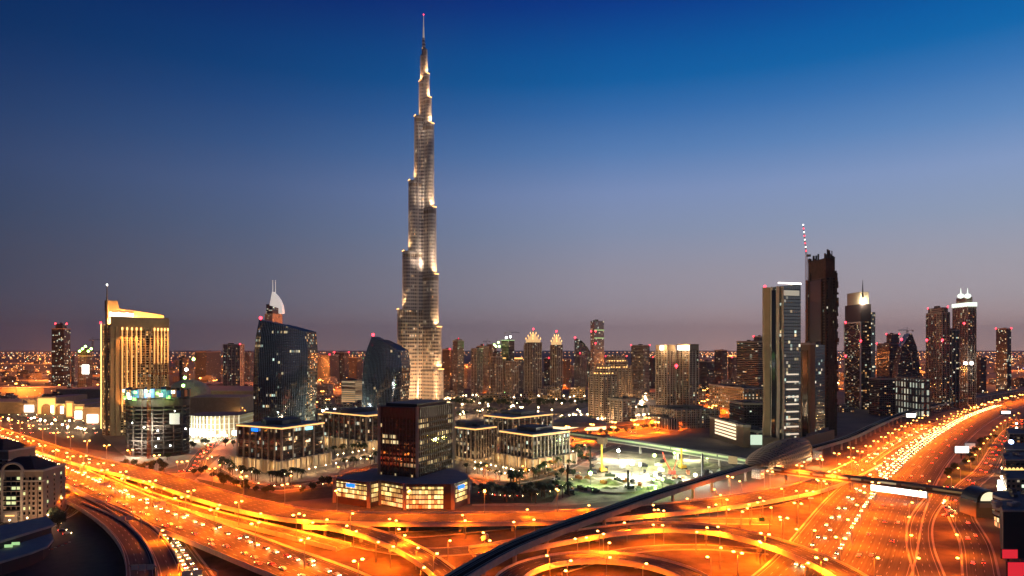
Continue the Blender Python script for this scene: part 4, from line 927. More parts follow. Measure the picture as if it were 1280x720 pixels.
# leaning-column tower with light slots
def column_tower():
    Y = 800; t = thing('white_column_tower', 'tower with curving pale stone columns, grey-green glass and a ladder of white light slots', 'office tower', (X_(978, Y), Y, 0))
    q, La, Lb, ang = quad(956, 972, 1001, Y, 50); N, Rt, C, A = q; zt = Z_(358, Y)
    b = MB(); b.prism([N, Rt, C, A], 0, 0, 0, 1, tops=[Z_(358, Y), Z_(354, Y), Z_(354, Y), Z_(359, Y)]); b.build('facade', [Fc['greengl'], M['roof']], t)
    # bellied columns down the left face and the corner
    def col(base, off, wd, name='column', m='palecol', dp=1.6):
        b = MB(); rings = []
        for k in range(25):
            f = k/24; z = zt*f; s = .0+3.2*math.sin(math.pi*min(1, max(0, (f-.12)/.5)))*(1 if f < .62 else 1)
            c = base+off*(1.2-s*.35)
            e = Vector((1, 0)); rings.append([(c.x-wd/2, c.y-dp, z), (c.x+wd/2, c.y-dp, z), (c.x+wd/2, c.y+dp, z), (c.x-wd/2, c.y+dp, z)])
        b.loft(rings, 0, 0, capb=True); b.build(name, M[m], t)
    n1 = (N-A).normalized(); o1 = Vector((n1.y, -n1.x))
    col(A.lerp(N, .25), o1, 9, 'side_wall', 'tancol', 3)
    col(A.lerp(N, .62), o1, 2.2); col(N+Vector((.6, -1)), o1, 2.6); col(N.lerp(Rt, .22)+Vector((0, -1)), o1, 2.2)
    b = MB(); p = A.lerp(N, .82)+o1*1.5; d = N-A; b.box(p.x, p.y, 4, d.length*.28, 2.2, zt-8, math.atan2(d.y, d.x)); b.build('glazed_slot', M['glassdk'], t)
    d = Rt-N; a = math.atan2(d.y, d.x); nn = Vector((d.y, -d.x)).normalized()
    for i in range(10):
        py = 469+i*9.4; p = N.lerp(Rt, .62)+nn*.9; b = MB(); b.box(p.x, p.y, Z_(py, Y), d.length*.5, 1.4, 1.5, a); b.build('light_slot', M['slot'], t)
    p = N.lerp(Rt, .55)+nn*.5; b = MB(); b.box(p.x, p.y, Z_(369, Y), d.length*.72, 1, 6, a); b.build('lit_panel', M['palepanel'], t)
    for (s0, s1) in ((0.05, 1.0),):
        b = MB(); rg = []
        pA, pB = N.lerp(Rt, .02)+nn*.4, Rt+nn*.4; dd = pB-pA; b.box((pA+pB).x/2, (pA+pB).y/2, Z_(354.5, Y), dd.length, 1, 1.6, a); b.build('light_strip', M['whitestrip'], t)
    beacon(t, (A.x, A.y, Z_(356, Y)), 1.6)
    b = MB(); p = A.lerp(N, .4); b.box(p.x, p.y-2, 0, 26, 18, 15, ang); b.build('entrance_base', M['tancol'], t)
M['palecol'] = mat('pale_stone_column', (.5, .4, .3), .7, noise=.08); M['tancol'] = mat('tan_stone', (.36, .24, .14), .8, noise=.12)
M['slot'] = E('light_slot_glow', (1, .82, .62), .85); M['palepanel'] = mat('pale_lit_panel', (.4, .4, .35), .6, emit=(1, .9, .7), es=.35)
column_tower()
ct = [o for o in bpy.data.objects if o.name == 'white_column_tower'][0]
for px, py, e in ((958, 575, 5e5), (972, 577, 5e5), (986, 577, 3e5)):  # spots added at the foot to brighten the columns and side wall
    l = bpy.data.lights.new('added_facade_uplight', 'SPOT'); l.color = (1, .6, .3); l.energy = e; l.spot_size = R(50); l.spot_blend = .9; l.shadow_soft_size = 1; o = bpy.data.objects.new('added_facade_uplight', l); sc.collection.objects.link(o); o.parent = ct; q = P(px, py); o.location = Vector((q.x, q.y-14, 3))-ct.location
    o.rotation_euler = (-Vector((0, 30, 100))).to_track_quat('Z', 'Y').to_euler()
q, *_r = quad(1000.5, 1008, 1016, 845, 40)
t_, q_, z_ = T('office_tower', 'shorter companion tower with a dark glass stripe framed in tan stone', (1001, 1013, 1019), 850, 430, 55, 'plainbrown')
p0, p1 = q_[3], q_[0]; a = math.atan2((p1-p0).y, (p1-p0).x); nn = Vector((math.sin(a), -math.cos(a))); c = p0.lerp(p1, .5)+nn*.4
b = MB(); b.box(c.x, c.y, 8, (p1-p0).length*.55, 1, z_-16, a); b.build('glass_stripe', M['glassdk'], t_)
T('office_tower', 'grey glass companion tower tucked behind the tan one', (1010, 1014, 1031), 900, 431, 30, 'greengl')
# tower under construction with crane
def skeleton():
    Y = 930; t = thing('unfinished_skyscraper', 'tallest dark unfinished skyscraper on the right with jagged top and scaffolding', 'skyscraper', (X_(1026, Y), Y, 0))
    q, La, Lb, ang = quad(1009, 1033, 1045, Y, 62); z1 = Z_(346, Y); z2 = Z_(322, Y)
    b = MB(); b.prism(q, 0, z1, 0, 1); b.build('facade', [Fc['skel'], M['rawdark']], t)
    b = MB(); b.prism(scaleq(q, .93), z1, z2, 0, 0); b.build('concrete_top', M['rawbrown'], t)
    p0, p1 = q[3], q[0]; d = p1-p0; a = math.atan2(d.y, d.x); nn = Vector((d.y, -d.x)).normalized()
    p = p0.lerp(p1, .47)+nn*.6; b = MB(); b.box(p.x, p.y, Z_(520, Y), d.length*.62, 1.6, Z_(348, Y)-Z_(520, Y), a); b.build('glazing_screen', M['screenblue'], t)
    rnd = random.Random(5)
    for i in range(26):
        f = rnd.random(); side = rnd.choice([(3, 0), (0, 1), (3, 2), (1, 2)]); p = scaleq(q, .9)[side[0]].lerp(scaleq(q, .9)[side[1]], f)
        b = MB(); b.box(p.x, p.y, z2-1, rnd.uniform(.8, 3), rnd.uniform(.8, 2.5), rnd.uniform(2, 13), rnd.random()); b.build('rebar_column', M['rawdark'], t)
    for i in range(70):
        z = rnd.uniform(40, z1); k = rnd.choice([0, 1, 1, 1, 3]); c = q[k]; b = MB()
        b.box(c.x+rnd.uniform(-1, 1.5), c.y+rnd.uniform(-1, 1), z, rnd.uniform(2, 4.5), rnd.uniform(2, 4), rnd.uniform(2, 9), ang+rnd.uniform(-.1, .1)); b.build('scaffold_platform', M['rawbrown' if i % 3 else 'rawdark'], t)
    for i, f in enumerate((.0, .18, .8, 1.)):
        p = p0.lerp(p1, f)+nn*.9; b = MB(); b.box(p.x, p.y, 0, 2, 1.8, z1+rnd.uniform(-6, 10), a); b.build('concrete_pier', M['rawbrown'], t)
    for f in (.15, .35, .55, .75, .95):
        p = q[0].lerp(q[1], f)+Vector((.6, -.8)); b = MB(); b.box(p.x, p.y, 0, 1.4, 1.6, z1-rnd.uniform(0, 25), ang); b.build('concrete_pier', M['rawdark'], t)
M['rawbrown'] = mat('rusty_concrete', (.085, .045, .03), .9, noise=.35, nscale=.2); M['screenblue'] = mat('dark_blue_netting', (.012, .012, .03), .35)
Fc['skel'] = facade('open_floor_wall', (.1, .06, .045), (.015, .012, .012), 4.5, 3.9, .8, .7, .015, .8, OFFICE, gmetal=0, grough=.9)
skeleton()
def luffer():
    Y = 920; x = X_(1008, Y); z0, z1 = 0, Z_(318, Y); t = thing('luffing_crane', 'red and white lit crane boom rising above the tallest unfinished skyscraper', 'crane', (x, Y, z0))
    b = MB()
    for sx in (-1.1, 1.1):
        for sy in (-1.1, 1.1): b.tube((x+sx, Y+sy, z0), (x+sx, Y+sy, z1), .22, n=4)
    z = 0; s = 1
    while z < z1-4: b.tube((x-s*1.1, Y-1.1, z), (x+s*1.1, Y-1.1, z+4), .16, n=4); z += 4; s = -s
    b.build('crane_mast', M['rust'], t)
    e = Vector((X_(1004, Y), Y, Z_(281, Y))); o = Vector((x, Y, z1)); b = MB()
    for d in (Vector((-.8, 0, 0)), Vector((.8, 0, 0)), Vector((0, 1.2, 0))): b.tube(o+d, e+d*.3, .3, .2, 4)
    n = 12
    for i in range(n): b.tube((o+Vector((-.8, 0, 0))).lerp(e, i/n), (o+Vector((.8, 0, 0))).lerp(e, (i+1)/n), .18, n=4)
    b.build('boom', M['rust'], t)
    for i in range(8): b = MB(); b.ball(o.lerp(e, (i+1)/8), 1.0 if i % 2 else .8); b.build('lamp', M['worklight_w' if i % 2 else 'beacon'], t)
    b = MB(); b.box(x+3, Y, z1-3, 5, 2.5, 3); b.build('counterweight', M['rawconc'], t)
luffer()
# tower with diamond bracing, sign on top
def braced():
    Y = 1330; t = thing('braced_tower', 'slim diagonally braced tower with red lights and a round white emblem under its spire', 'office tower', (X_(1068, Y), Y, 0))
    q, La, Lb, ang = quad(1056, 1076, 1089, Y, 62); N, Rt, C, A = q; z1 = Z_(402, Y)
    b = MB(); b.prism(q, 0, z1, 0, 1); b.build('facade', [Fc['brace'], M['roof']], t)
    b = MB(); b.prism(scaleq(q, .99), z1, Z_(380, Y), 0, 0); b.build('dark_storeys', M['darkclad'], t)
    qq = scaleq(q, .82); b = MB(); b.prism(qq, Z_(380, Y), Z_(364.5, Y), 0, 0); b.build('crown_wall', M['crownpale'], t)
    d = N-A; a = math.atan2(d.y, d.x); nn = Vector((d.y, -d.x)).normalized(); L = d.length
    for f in (0, 1): p = A.lerp(N, f)+nn*.6; b = MB(); b.box(p.x, p.y, 0, 2.6, 1.6, z1, a); b.build('frame_post', M['white'], t)
    n = 9; h = z1/n
    for i in range(n):
        for (f0, f1) in ((.06, .94), (.94, .06)):
            p, r = A.lerp(N, f0)+nn*1.0, A.lerp(N, f1)+nn*1.0; b = MB(); b.tube((p.x, p.y, i*h), (r.x, r.y, (i+1)*h), .55, n=4); b.build('brace', M['stone'], t)
    b = MB(); p = A.lerp(N, .5)+nn*.8; b.box(p.x, p.y, z1-2.5, L, 1.6, 2.5, a); b.build('frame_beam', M['white'], t)
    cq = sum(qq, Vector((0, 0)))/4; b = MB(); b.tube((cq.x-4, qq[0].y-2, Z_(372, Y)), (cq.x-4, qq[0].y-2, Z_(350, Y)), 1.8, .3, 6); b.build('spire', M['dark'], t)
    p = qq[0].lerp(qq[3], .18)+nn*1.2; b = MB(); yv = Vector((nn.x, nn.y, 0)); c = Vector((p.x+3, p.y-4, Z_(370, Y))); b.tube(c, c+yv*.8, 4.6, 4.6, 16); sg = b.build('round_emblem', M['screen'], t)
    b = MB(); b.ball(c+yv*1.0+Vector((-1.5, 0, -1)), 1.3); b.build('emblem_dot', M['bluesign'], sg)
    for dx in (-14, -5): l = bpy.data.lights.new('crown_flood', 'POINT'); l.color = (1, .85, .55); l.energy = 6e4; l.shadow_soft_size = 1; o = bpy.data.objects.new('crown_flood', l); sc.collection.objects.link(o); o.parent = t; o.location = Vector((cq.x+dx, qq[0].y-8, Z_(378, Y)))-t.location
    for (px, py) in ((1057, 403), (1087, 403), (1076, 426), (1057, 445), (1086, 440), (1085, 447)): beacon(t, (X_(px, Y-8), (Y-8 if px < 1080 else Y+4), Z_(py, Y)), 2.)
    b = MB(); b.box(X_(1092, Y), Y+20, 0, 12, 30, Z_(390, Y), 0); b.build('rear_wing', Fc['greengl'], t)
Fc['brace'] = facade('braced_tower_glazing', (.06, .04, .03), (.05, .04, .04), 4, 3.8, .8, .65, .14, 1.0, WARM, row=.04); M['darkclad'] = mat('dark_cladding', (.035, .025, .03), .6); M['crownpale'] = mat('pale_crown_wall', (.5, .42, .33), .8)
braced()
# dark group with sloping silhouettes
T('office_tower', 'low broad dark block with red roof lights left of the sloping tower', (1096, 1112, 1125), 1650, 430, 45, 'fardark', bec=2)
T('office_tower', 'narrow dark tower with red lights behind the low broad dark block', (1108, 1115, 1124), 1750, 418, 45, 'fardark', bec=2)
Y = 1600; t_ = thing('sloping_tower', 'dark tower with a sharply sloping blade-like outline', 'office tower', (X_(1140, Y), Y, 0)); b = MB()
A0 = [(X_(1118, Y), Y), (X_(1151, Y), Y), (X_(1151, Y)+8, Y+35), (X_(1118, Y)+8, Y+35)]; rings = []
for f, l, r in ((0, 1118, 1151), (.5, 1123, 1149.5), (.8, 1128, 1146), (1, 1137, 1140)):
    z = Z_(417, Y)*f; rings.append([(X_(l, Y), Y, z), (X_(r, Y), Y, z), (X_(r, Y)+8, Y+35, z), (X_(l, Y)+8, Y+35, z)])
b.loft(rings, 0, 0); b.build('facade', Fc['fardark'], t_); beacon(t_, (X_(1127, Y), Y, Z_(424, Y)), 2.6)
b = MB(); pr = None
for i in range(9):
    x, z = X_(1128+13*math.sin(i/8*1.5), Y-3), Z_(432+30*(i/8)**2, Y)
    if pr: b.tube(pr, (x, Y-3, z), 1, n=4)
    pr = (x, Y-3, z)
b.build('curved_rib', M['stone'], t_)
crane('tower_crane', 'dark crane above the sloping tower', 1134, 1620, 420, 413, 20, 12, 170, 'dark')
Fc['shopwhite'] = facade('white_lit_low_wall', (.16, .13, .12), (.2, .21, .19), 9, 12, .42, .7, .85, .6, [(.9, 1, .8), (1, .95, .7)], gmetal=0, grough=.5)
T('office_building', 'low dark hall with tall pale-lit windows beside the wide highway', (1119, 1150, 1163), 1180, 474, 60, 'shopwhite', cat='office building', parap=True)
T('office_building', 'small dim hall left of the hall with tall pale-lit windows', (1086, 1100, 1119), 1200, 474, 55, 'fardark', cat='office building')
# the two right-hand towers
t_, q_, z_ = T('apartment_tower', 'stout tower with chamfered top and two red roof lights beside the wide highway', (1158, 1178, 1187), 1330, 391, 62, 'beige2', bec=2, cat='apartment tower', ribs=9, steps=[(.86, 384)])
for px in (1158.5, 1178): beacon(t_, (X_(px, 1318), 1318, Z_(425, 1318)), 2.2)
T('apartment_tower', 'narrow darker tower squeezed between the stout tower and the white-crowned one', (1182, 1190, 1199), 1360, 413, 50, 'dark', cat='apartment tower', ribs=8)
t_, q_, z_ = T('crowned_tower', 'tall tower with a white lit crown and two glowing finials at the right', (1191, 1210, 1220), 1400, 382, 62, 'beige2', cat='apartment tower', ribs=9, steps=[(.9, 378), (.7, 371)])
b = MB(); b.prism(scaleq(q_, 1.1), Z_(383, 1400), Z_(378, 1400), 0, 0, bottom=True); b.build('crown_gallery', M['whitelit'] if 'whitelit' in M else M.setdefault('whitelit', mat('white_lit_gallery', (.6, .6, .55), .7, emit=(.85, 1, .85), es=1.4)), t_)
for px in (1201, 1209.5):
    b = MB(); b.ball((X_(px, 1395), 1395, Z_(370, 1395)), 6.5, sz=.8); b.tube((X_(px, 1395), 1395, Z_(368, 1395)), (X_(px, 1395), 1395, Z_(360, 1395)), 1.4, .3, 6); b.build('finial', M['whitelit'], t_)
beacon(t_, (X_(1205, 1385), 1385, Z_(404, 1385)), 2)
for px in (1206, 1213.5): b = MB(); b.ball((X_(px, 1380), 1378, Z_(454, 1380)), 3); b.build('floodlight_lamp', M['whitelamp'], t_)
T('apartment_tower', 'isolated dark slab with two red corner lights at the far right', (1245, 1259, 1264), 1900, 411, 40, 'dark', bec=2, cat='tower')
T('office_block', 'dark squat block left of the isolated right-hand slab', (1219, 1226, 1233), 1800, 447, 40, 'fardark', cat='office block')
T('parking_building', 'long low dark-roofed building between the leaning-column tower and the metro line', (994, 998, 1043), 800, 549, 20, 'plainbrown', cat='parking building', parap=True)
# ------------------------------------------------------------------ metro station shell
def station():
    c = Vector((P(968, 590, 0).x, 0)); p0, p1 = P(930, 586, 12), P(1012, 562, 12); ax = (p1-p0); ax.z = 0; L = ax.length*.86; ax.normalize(); sd_ = Vector((ax.y, -ax.x, 0)); c = (p0+p1)/2
    t = thing('metro_station', 'metro station under a golden-brown shell roof with pointed ends', 'metro station', (c.x, c.y, 0)); b = MB(); NU, NV = 30, 14; g_ = []
    for i in range(NU+1):
        s = -1+2*i/NU; w_ = 19*(1-abs(s)**2.6)**.8 if abs(s) < 1 else 0; w_ = max(w_, .6 if s < 0 else 7); hh = 29-3.2*(s-.35)**2*2.6; low = 6+8*max(0, -s)
        if s > .55: hh -= 2*(s-.55)
        row_ = []
        for k in range(NV+1):
            a = math.pi*k/NV; row_.append(c+ax*s*L/2+sd_*w_*math.cos(a)*1.05+Vector((0, 0, -c.z+low+(hh-low)*math.sin(a)**.8)))
        g_.append(row_)
    for i in range(NU):
        for k in range(NV): b.face([g_[i][k], g_[i+1][k], g_[i+1][k+1], g_[i][k+1]], 0, smooth=True)
    o = b.build('shell_roof', M['shell'], t); sm = o.modifiers.new('thick', 'SOLIDIFY'); sm.thickness = .9
    for i in range(5):   # roof lights
        for k in (4, 5, 6):
            p = g_[8+i*3][k]; b = MB(); b.ball(p+Vector((0, 0, .5)), .7, n=6); b.build('roof_window', M['dark'], t)
    b = MB(); b.box(c.x, c.y, 8.5, L*.82, 22, 1.5, math.atan2(ax.y, ax.x)); b.build('platform', M['concrete'], t)
    b = MB(); b.box(c.x, c.y, 10.1, L*.74, 20, 5.2, math.atan2(ax.y, ax.x)); b.build('glazed_hall', Fc['hall'], t)
    b = MB(); b.box(c.x, c.y, 0, L*.4, 12, 8.4, math.atan2(ax.y, ax.x)); b.build('concourse', M['boxbrown'], t)
    for s in (-.5, .56):
        q = c+ax*s*L+sd_*8; b = MB(); a = math.atan2(ax.y, ax.x)
        b.box(q.x, q.y, 3.5, 9, 8, 7.5, a); sb = b.build('stair_box', M['lattice'], t)
    for s in (-.3, 0, .3):
        l = bpy.data.lights.new('station_lamp', 'POINT'); l.color = (1, .6, .25); l.energy = 1.6e4; l.shadow_soft_size = 1; o = bpy.data.objects.new('station_lamp', l); sc.collection.objects.link(o); o.parent = t; q = c+ax*s*L+sd_*19; o.location = Vector((q.x, q.y, 9))-t.location
    return c, ax, sd_
M['shell'] = mat('gold_brown_shell', (.22, .13, .08), .6, .15, noise=.12, nscale=.1)
Fc['hall'] = facade('station_hall_glass', (.1, .08, .06), (.2, .2, .18), 2.5, 5.2, .85, .7, .8, 1.2, [(1, .8, .5), (1, .9, .7)])
Fc['lat'] = None; M['lattice'] = facade('diamond_lattice', (.5, .4, .32), (.5, .42, .3), 1.6, 1.6, .6, .6, .9, .7, [(1, .9, .75), (1, .85, .6)], gmetal=0, grough=.6)
stc, stax, stsd = station()
# enclosed bridges
def tubebridge(name, label, pix, z, wd, hh, glassm, sheets=(), gap=55, roofm='roof'):
    pa = Path([P(x, y, z) for x, y in pix], 12); t = thing(name, label, 'footbridge', (pa.p[len(pa.p)//2].x, pa.p[len(pa.p)//2].y, 0)); h = wd/2
    b = MB(); pa.sweep(b, [(-h, 0), (h, 0), (h, .9), (-h, .9)]); b.build('deck', M['concrete'], t)
    b = MB(); pa.sweep(b, [(-h+.3, .92), (h-.3, .92), (h-.3, hh-.8), (-h+.3, hh-.8)])
    for k, f in enumerate(b.f): pass
    uv = []
    for f in b.f:
        for i in f: v = b.v[i]; uv.append((v[0]*.8+v[1]*.6, v[2]-z))
    b.uv = uv; b.build('glazing', glassm, t)
    b = MB(); pa.sweep(b, [(-h-.3, hh-.78), (h+.3, hh-.78), (h*.6, hh+.5), (-h*.6, hh+.5)]); b.build('roof', M[roofm], t)
    d = 10
    while d < pa.L:
        q, a = pa.at(d); b = MB(); b.box(q.x, q.y, 0, 1.8, 2.2, q.z-.02, a); b.build('pier', M['concrete'], t); d += gap
    return pa, t
Fc['bridgeglass'] = facade('footbridge_glass', (.08, .05, .035), (.3, .26, .2), 2.2, 9, .8, .42, .75, .75, [(1, .66, .25), (1, .78, .42)], gmetal=0, grough=.4)
Fc['greenglass'] = facade('walkway_glass', (.07, .08, .06), (.3, .36, .2), 2.2, 9, .97, .3, .95, .35, [(.6, .95, .4), (.8, .95, .5), (.55, .85, .4)], gmetal=0, grough=.4)
FB, fbt = tubebridge('footbridge', 'long enclosed footbridge crossing the wide highway from the shell-roofed station', [(968, 591), (1020, 597.5), (1100, 607), (1170, 616.5), (1222, 624)], 7.5, 6, 5, Fc['bridgeglass'])
GW, gwt = tubebridge('covered_walkway', 'green-lit covered walkway running behind the construction pit', [(706, 545), (740, 549.5), (800, 558), (860, 568), (912, 576.5), (945, 583)], 8, 7, 6, Fc['greenglass'])
for (px, py) in ((753, 553.5), (918, 578)):
    q = P(px, py, 8); b = MB(); b.box(q.x, q.y, 6.9, 9, 8.5, 7.6, -.65); b.build('stair_tower', M['boxbrown'], gwt)
# lit advertising panel hung on the footbridge
p0, p1 = P(1102.5, 617, 7.3), P(1171, 625, 7.3); pc = (P(1103, 609.5, 6.5)+P(1171, 618.8, 6.5))/2
pa_, aa = FB.at(FB.L*.62); q0, a0 = FB.at(FB.L*.52, 4.0); q1, a1 = FB.at(FB.L*.79, 4.0); 
t_ = thing('advertising_panel', 'very bright white advertising panel hung along the footbridge over the highway', 'billboard', ((q0+q1)/2).to_tuple()); d = q1-q0
b = MB(); c = (q0+q1)/2; b.box(c.x, c.y, 3.4, d.length, .5, 5.0, math.atan2(d.y, d.x)); b.build('frame', M['dark'], t_)
b = MB(); nn = Vector((math.sin(math.atan2(d.y, d.x)), -math.cos(math.atan2(d.y, d.x)), 0)); c2 = c+nn*.32; b.box(c2.x, c2.y, 3.6, d.length-.8, .12, 4.6, math.atan2(d.y, d.x)); b.build('lit_face', M['screen'], t_)
# arch-fronted end house
def archhouse():
    q = P(1231, 650, 0); Y = q.y+6; x = X_(1237, Y); t = thing('bridge_end_house', 'arch-roofed house where the footbridge lands beside the service road', 'footbridge entrance', (x, Y, 0))
    w_ = 9; h = Z_(628, Y); b = MB(); b.box(x-1, Y+9, 0, 2*w_-1, 18, h, 0); b.build('lower_wall', M['boxbrown'], t)
    outer = [(x+w_*math.cos(a), h+w_*.95*math.sin(a)) for a in [math.pi*k/12 for k in range(13)]]
    b = MB(); b.loft([[(px_, Y+yy, z) for px_, z in outer] for yy in (0, 17)][::-1], 0, 0, capb=True); b.build('arch_roof', M['dark'], t)
    inn = [(x+w_*.72*math.cos(a), h+1+w_*.7*math.sin(a)) for a in [math.pi*k/12 for k in range(13)]]
    b = MB(); b.face([(px_, Y-.15, z) for px_, z in inn]); b.face([(px_, Y-.35, z) for px_, z in inn[2:11]]); b.build('arch_window', M['archlit'], t)
    b = MB(); b.box(x, Y-.8, h-3.5, 2*w_-2, 1.2, 3.4, 0); b.build('sill_band', M['pinkstone'], t)
M['archlit'] = E('arch_window_glow', (1, .88, .55), 1.1)
archhouse()
# roadside boards
def board(label, px0, px1, py0, py1, Y, m='screen', post=True):
    x0, x1 = X_(px0, Y), X_(px1, Y); z0, z1 = Z_(py1, Y), Z_(py0, Y); t = thing('billboard', label, 'billboard', ((x0+x1)/2, Y, 0))
    b = MB(); b.box((x0+x1)/2, Y+.5, z0-.3, x1-x0+.8, .8, z1-z0+.6); b.build('frame', M['dark'], t)
    b = MB(); b.box((x0+x1)/2, Y, z0, x1-x0, .15, z1-z0); b.build('lit_face', M[m], t)
    b = MB(); b.tube(((x0+x1)/2, Y+1.3, 0), ((x0+x1)/2, Y+1.3, z0+1), .6, n=8); b.build('post', M['dark'], t)
board('blank white glowing billboard on the grass strip right of the wide highway', 1194, 1211, 558, 566, 740)
board('unlit pale billboard with painted-in glow just behind the glowing one on the grass strip', 1206, 1219, 554, 561, 790, 'palebanner')
board('small white glowing board beside the metro viaduct', 1133, 1144.5, 517, 521.5, 1030)
board('distant white glowing board far up the wide highway', 1252, 1263, 514, 517, 1190)
board('white glowing board fronting the shops beside the service road', 1247, 1254, 600, 613, 560)
board('pink-lit board among the lamps left of the wide highway', 1010, 1017, 622, 632, 545, 'palebanner')
# overhead sign gantries
def gantry(label, px, py, z, wd, ang, n=2, m='signback', arm=14):
    q = P(px, py, z); t = thing('sign_gantry', label, 'road sign', (q.x, q.y, 0)); a = R(ang); ca, sa = math.cos(a), math.sin(a); h = 7.5
    b = MB(); b.tube((q.x, q.y, z), (q.x, q.y, z+h), .35, n=8); b.build('post', M['steel'], t)
    b = MB(); b.tube((q.x, q.y, z+h), (q.x-ca*2, q.y-sa*2, z+h+1.2), .3, n=6); b.tube((q.x-ca*2, q.y-sa*2, z+h+1.2), (q.x-ca*arm, q.y-sa*arm, z+h+1.2), .28, n=6); b.build('arm', M['steel'], t)
    for i in range(n):
        c = arm-2.8-i*wd*.9; b = MB(); b.box(q.x-ca*c+sa*.4, q.y-sa*c-ca*.4, z+h-1.0-(i % 2)*.4, wd*.8, .2, 2.5+(i % 2)*.5, a); sg = b.build('sign_panel', M[m], t)
        b = MB(); b.box(q.x-ca*c+sa*.56, q.y-sa*c-ca*.56, z+h+.3, wd*.9, .08, .12, a); b.build('rib', M['steel'], sg)
M['signback'] = mat('bare_sign_back', (.7, .6, .52), .6, .1, noise=.08); M['signgreen'] = mat('green_sign', (.02, .16, .07), .5)
gantry('overhead sign with two grey panels over the fork of the dark curved ramps', 176, 662, 5, 5, 8, 2, arm=14)
gantry('overhead sign on a bent arm over the inner dark curved ramp at the bottom', 196, 728, 5, 4, 5, 3, arm=13)
gantry('overhead sign with red-lit wide panels over the white-lit underpass road', 272, 733, 1, 5.5, 14, 2, 'signback', 17)
gantry('overhead sign on the widest elevated highway near its middle', 214, 643, 5, 4.5, 10, 2, arm=12)
gantry('overhead sign on the widest elevated highway further up', 143, 617, 5, 4.5, 10, 2, arm=12)
gantry('green overhead sign beside the lower curved flyover at right', 962, 664, .2, 4.5, 0, 1, 'signgreen', 8)
gantry('dark slanting sign seen edge-on beside the metro viaduct', 610, 684, .2, 4, 70, 2, 'signback', 12)
# ------------------------------------------------------------------ apartment building, lower left
def apartments(label, cx, cy, wd, dp, rot, z1, lit=True):
    t = thing('apartment_building', label, 'apartment building', (cx, cy, 0)); a = R(rot); ca, sa = math.cos(a), math.sin(a)
    W = lambda x, y, z=0: (cx+ca*x-sa*y, cy+sa*x+ca*y, z)
    b = MB(); b.box(cx, cy, 0, wd, dp, z1, a, 0, 1); b.build('wall', [Fc['apt'], M['roof']], t)
    def wb(name, x, y, z, sx, sy, sz, m, par=t):
        b = MB(); p = W(x, y); b.box(p[0], p[1], z, sx, sy, sz, a); return b.build(name, m, par)
    f = -dp/2; rnd = random.Random(int(cx)); nfl = int((z1-6)/3.4)
    wb('cornice', 0, f, z1-7.2, wd+2, 2.2, .9, M['stone']); wb('roof_parapet', 0, f, z1-.4, wd+1.4, 1.6, 1.3, M['stone']); wb('side_parapet', wd/2, 0, z1-.38, 1.5, dp+1, 1.3, M['stone'])
    # projecting bays, balcony stack
    for x in (-wd*.36, -wd*.2, wd*.2, wd*.36): wb('bay', x, f-.6, 0, 4.6, 1.3, z1-7.4, M['baycol'])
    xs = [-wd*.46, -wd*.36, -wd*.28, -wd*.2, wd*.2, wd*.28, wd*.36, wd*.45]
    for k in range(nfl):
        z = 4.5+k*3.4
        for x in xs:
            bay = any(abs(x-bx) < .5 for bx in (-wd*.36, -wd*.2, wd*.2, wd*.36)); on = rnd.random() < .14
            wb('window', x, f-(1.3 if bay else .05), z, 1.5, .12, 1.9, M['roomlit'] if on and lit else M['glassdk'])
            wb('sill', x, f-(1.38 if bay else .15), z-.28, 1.9, .3, .2, M['stone'])
        for x in (-wd*.09, 0, wd*.09):
            wb('balcony_door', x, f-.06, z-.4, 2.6, .12, 2.5, M['roomlit'] if rnd.random() < .12 and lit else M['glassdk'])
        wb('balcony', 0, f-1.0, z-.9, wd*.3, 2.0, .35, M['stone']); wb('railing', 0, f-1.95, z-.5, wd*.3, .12, 1.0, M['dark'])
        for y in (-dp*.3, 0, dp*.3): wb('window', wd/2+.05, y, z, .12, 1.5, 1.9, M['roomlit'] if rnd.random() < .15 and lit else M['glassdk'])
    for s in (-1, 1): wb('balcony_pier', s*wd*.165, f-1.1, 0, 1.6, 2.3, z1+.5, M['stone'])
    # big arch above the balconies
    pts = [(wd*.165*math.cos(q)*1.05, wd*.14*math.sin(q)) for q in [math.pi*k/12 for k in range(13)]]; b = MB(); pr = None
    for (x, zz_) in pts:
        p = W(x, f-1.2, z1+.4+zz_)
        if pr: b.tube(pr, p, .9, n=6)
        pr = p
    b.build('arch', M['stone'], t)
    b = MB(); b.face([W(x*.9, f-.4, z1+.4+zz_*.9) for x, zz_ in pts]); b.build('arch_window', M['glassdk'], t)
    # hipped tiled roof and little cupola
    r0 = [W(x, y, z1+1) for x, y in ((-wd*.36, -dp*.5), (wd*.36, -dp*.5), (wd*.36, dp*.5), (-wd*.36, dp*.5))]; r1 = [W(x, y, z1+8) for x, y in ((-wd*.12, -dp*.08), (wd*.12, -dp*.08), (wd*.12, dp*.08), (-wd*.12, dp*.08))]
    b = MB(); b.loft([r0, r1], 0, 0); rf = b.build('roof', M['tile'], t)
    p = W(0, -dp*.1); b = MB(); b.loft([[(p[0]+3.4*math.cos(2*math.pi*i/10)*q, p[1]+3.4*math.sin(2*math.pi*i/10)*q, z) for i in range(10)] for z, q in ((z1+6, 1), (z1+8, .95), (z1+9.6, .6), (z1+10.6, .1))], 0, 0); b.build('cupola', M['palroof'], rf)
    # ground floor canopy with shop lights
    if lit:
        for i in range(7): wb('shop_front', -wd*.46+i*wd*.06, f-.1, .6, 2.2, .3, 2.4, M['shoplit'])
        wb('entrance', 0, f-2.4, 0, 9, 3, 7, M['stone']); wb('entrance_light', 0, f-4.0, 4.2, 6, .2, .8, M['warmstrip'])
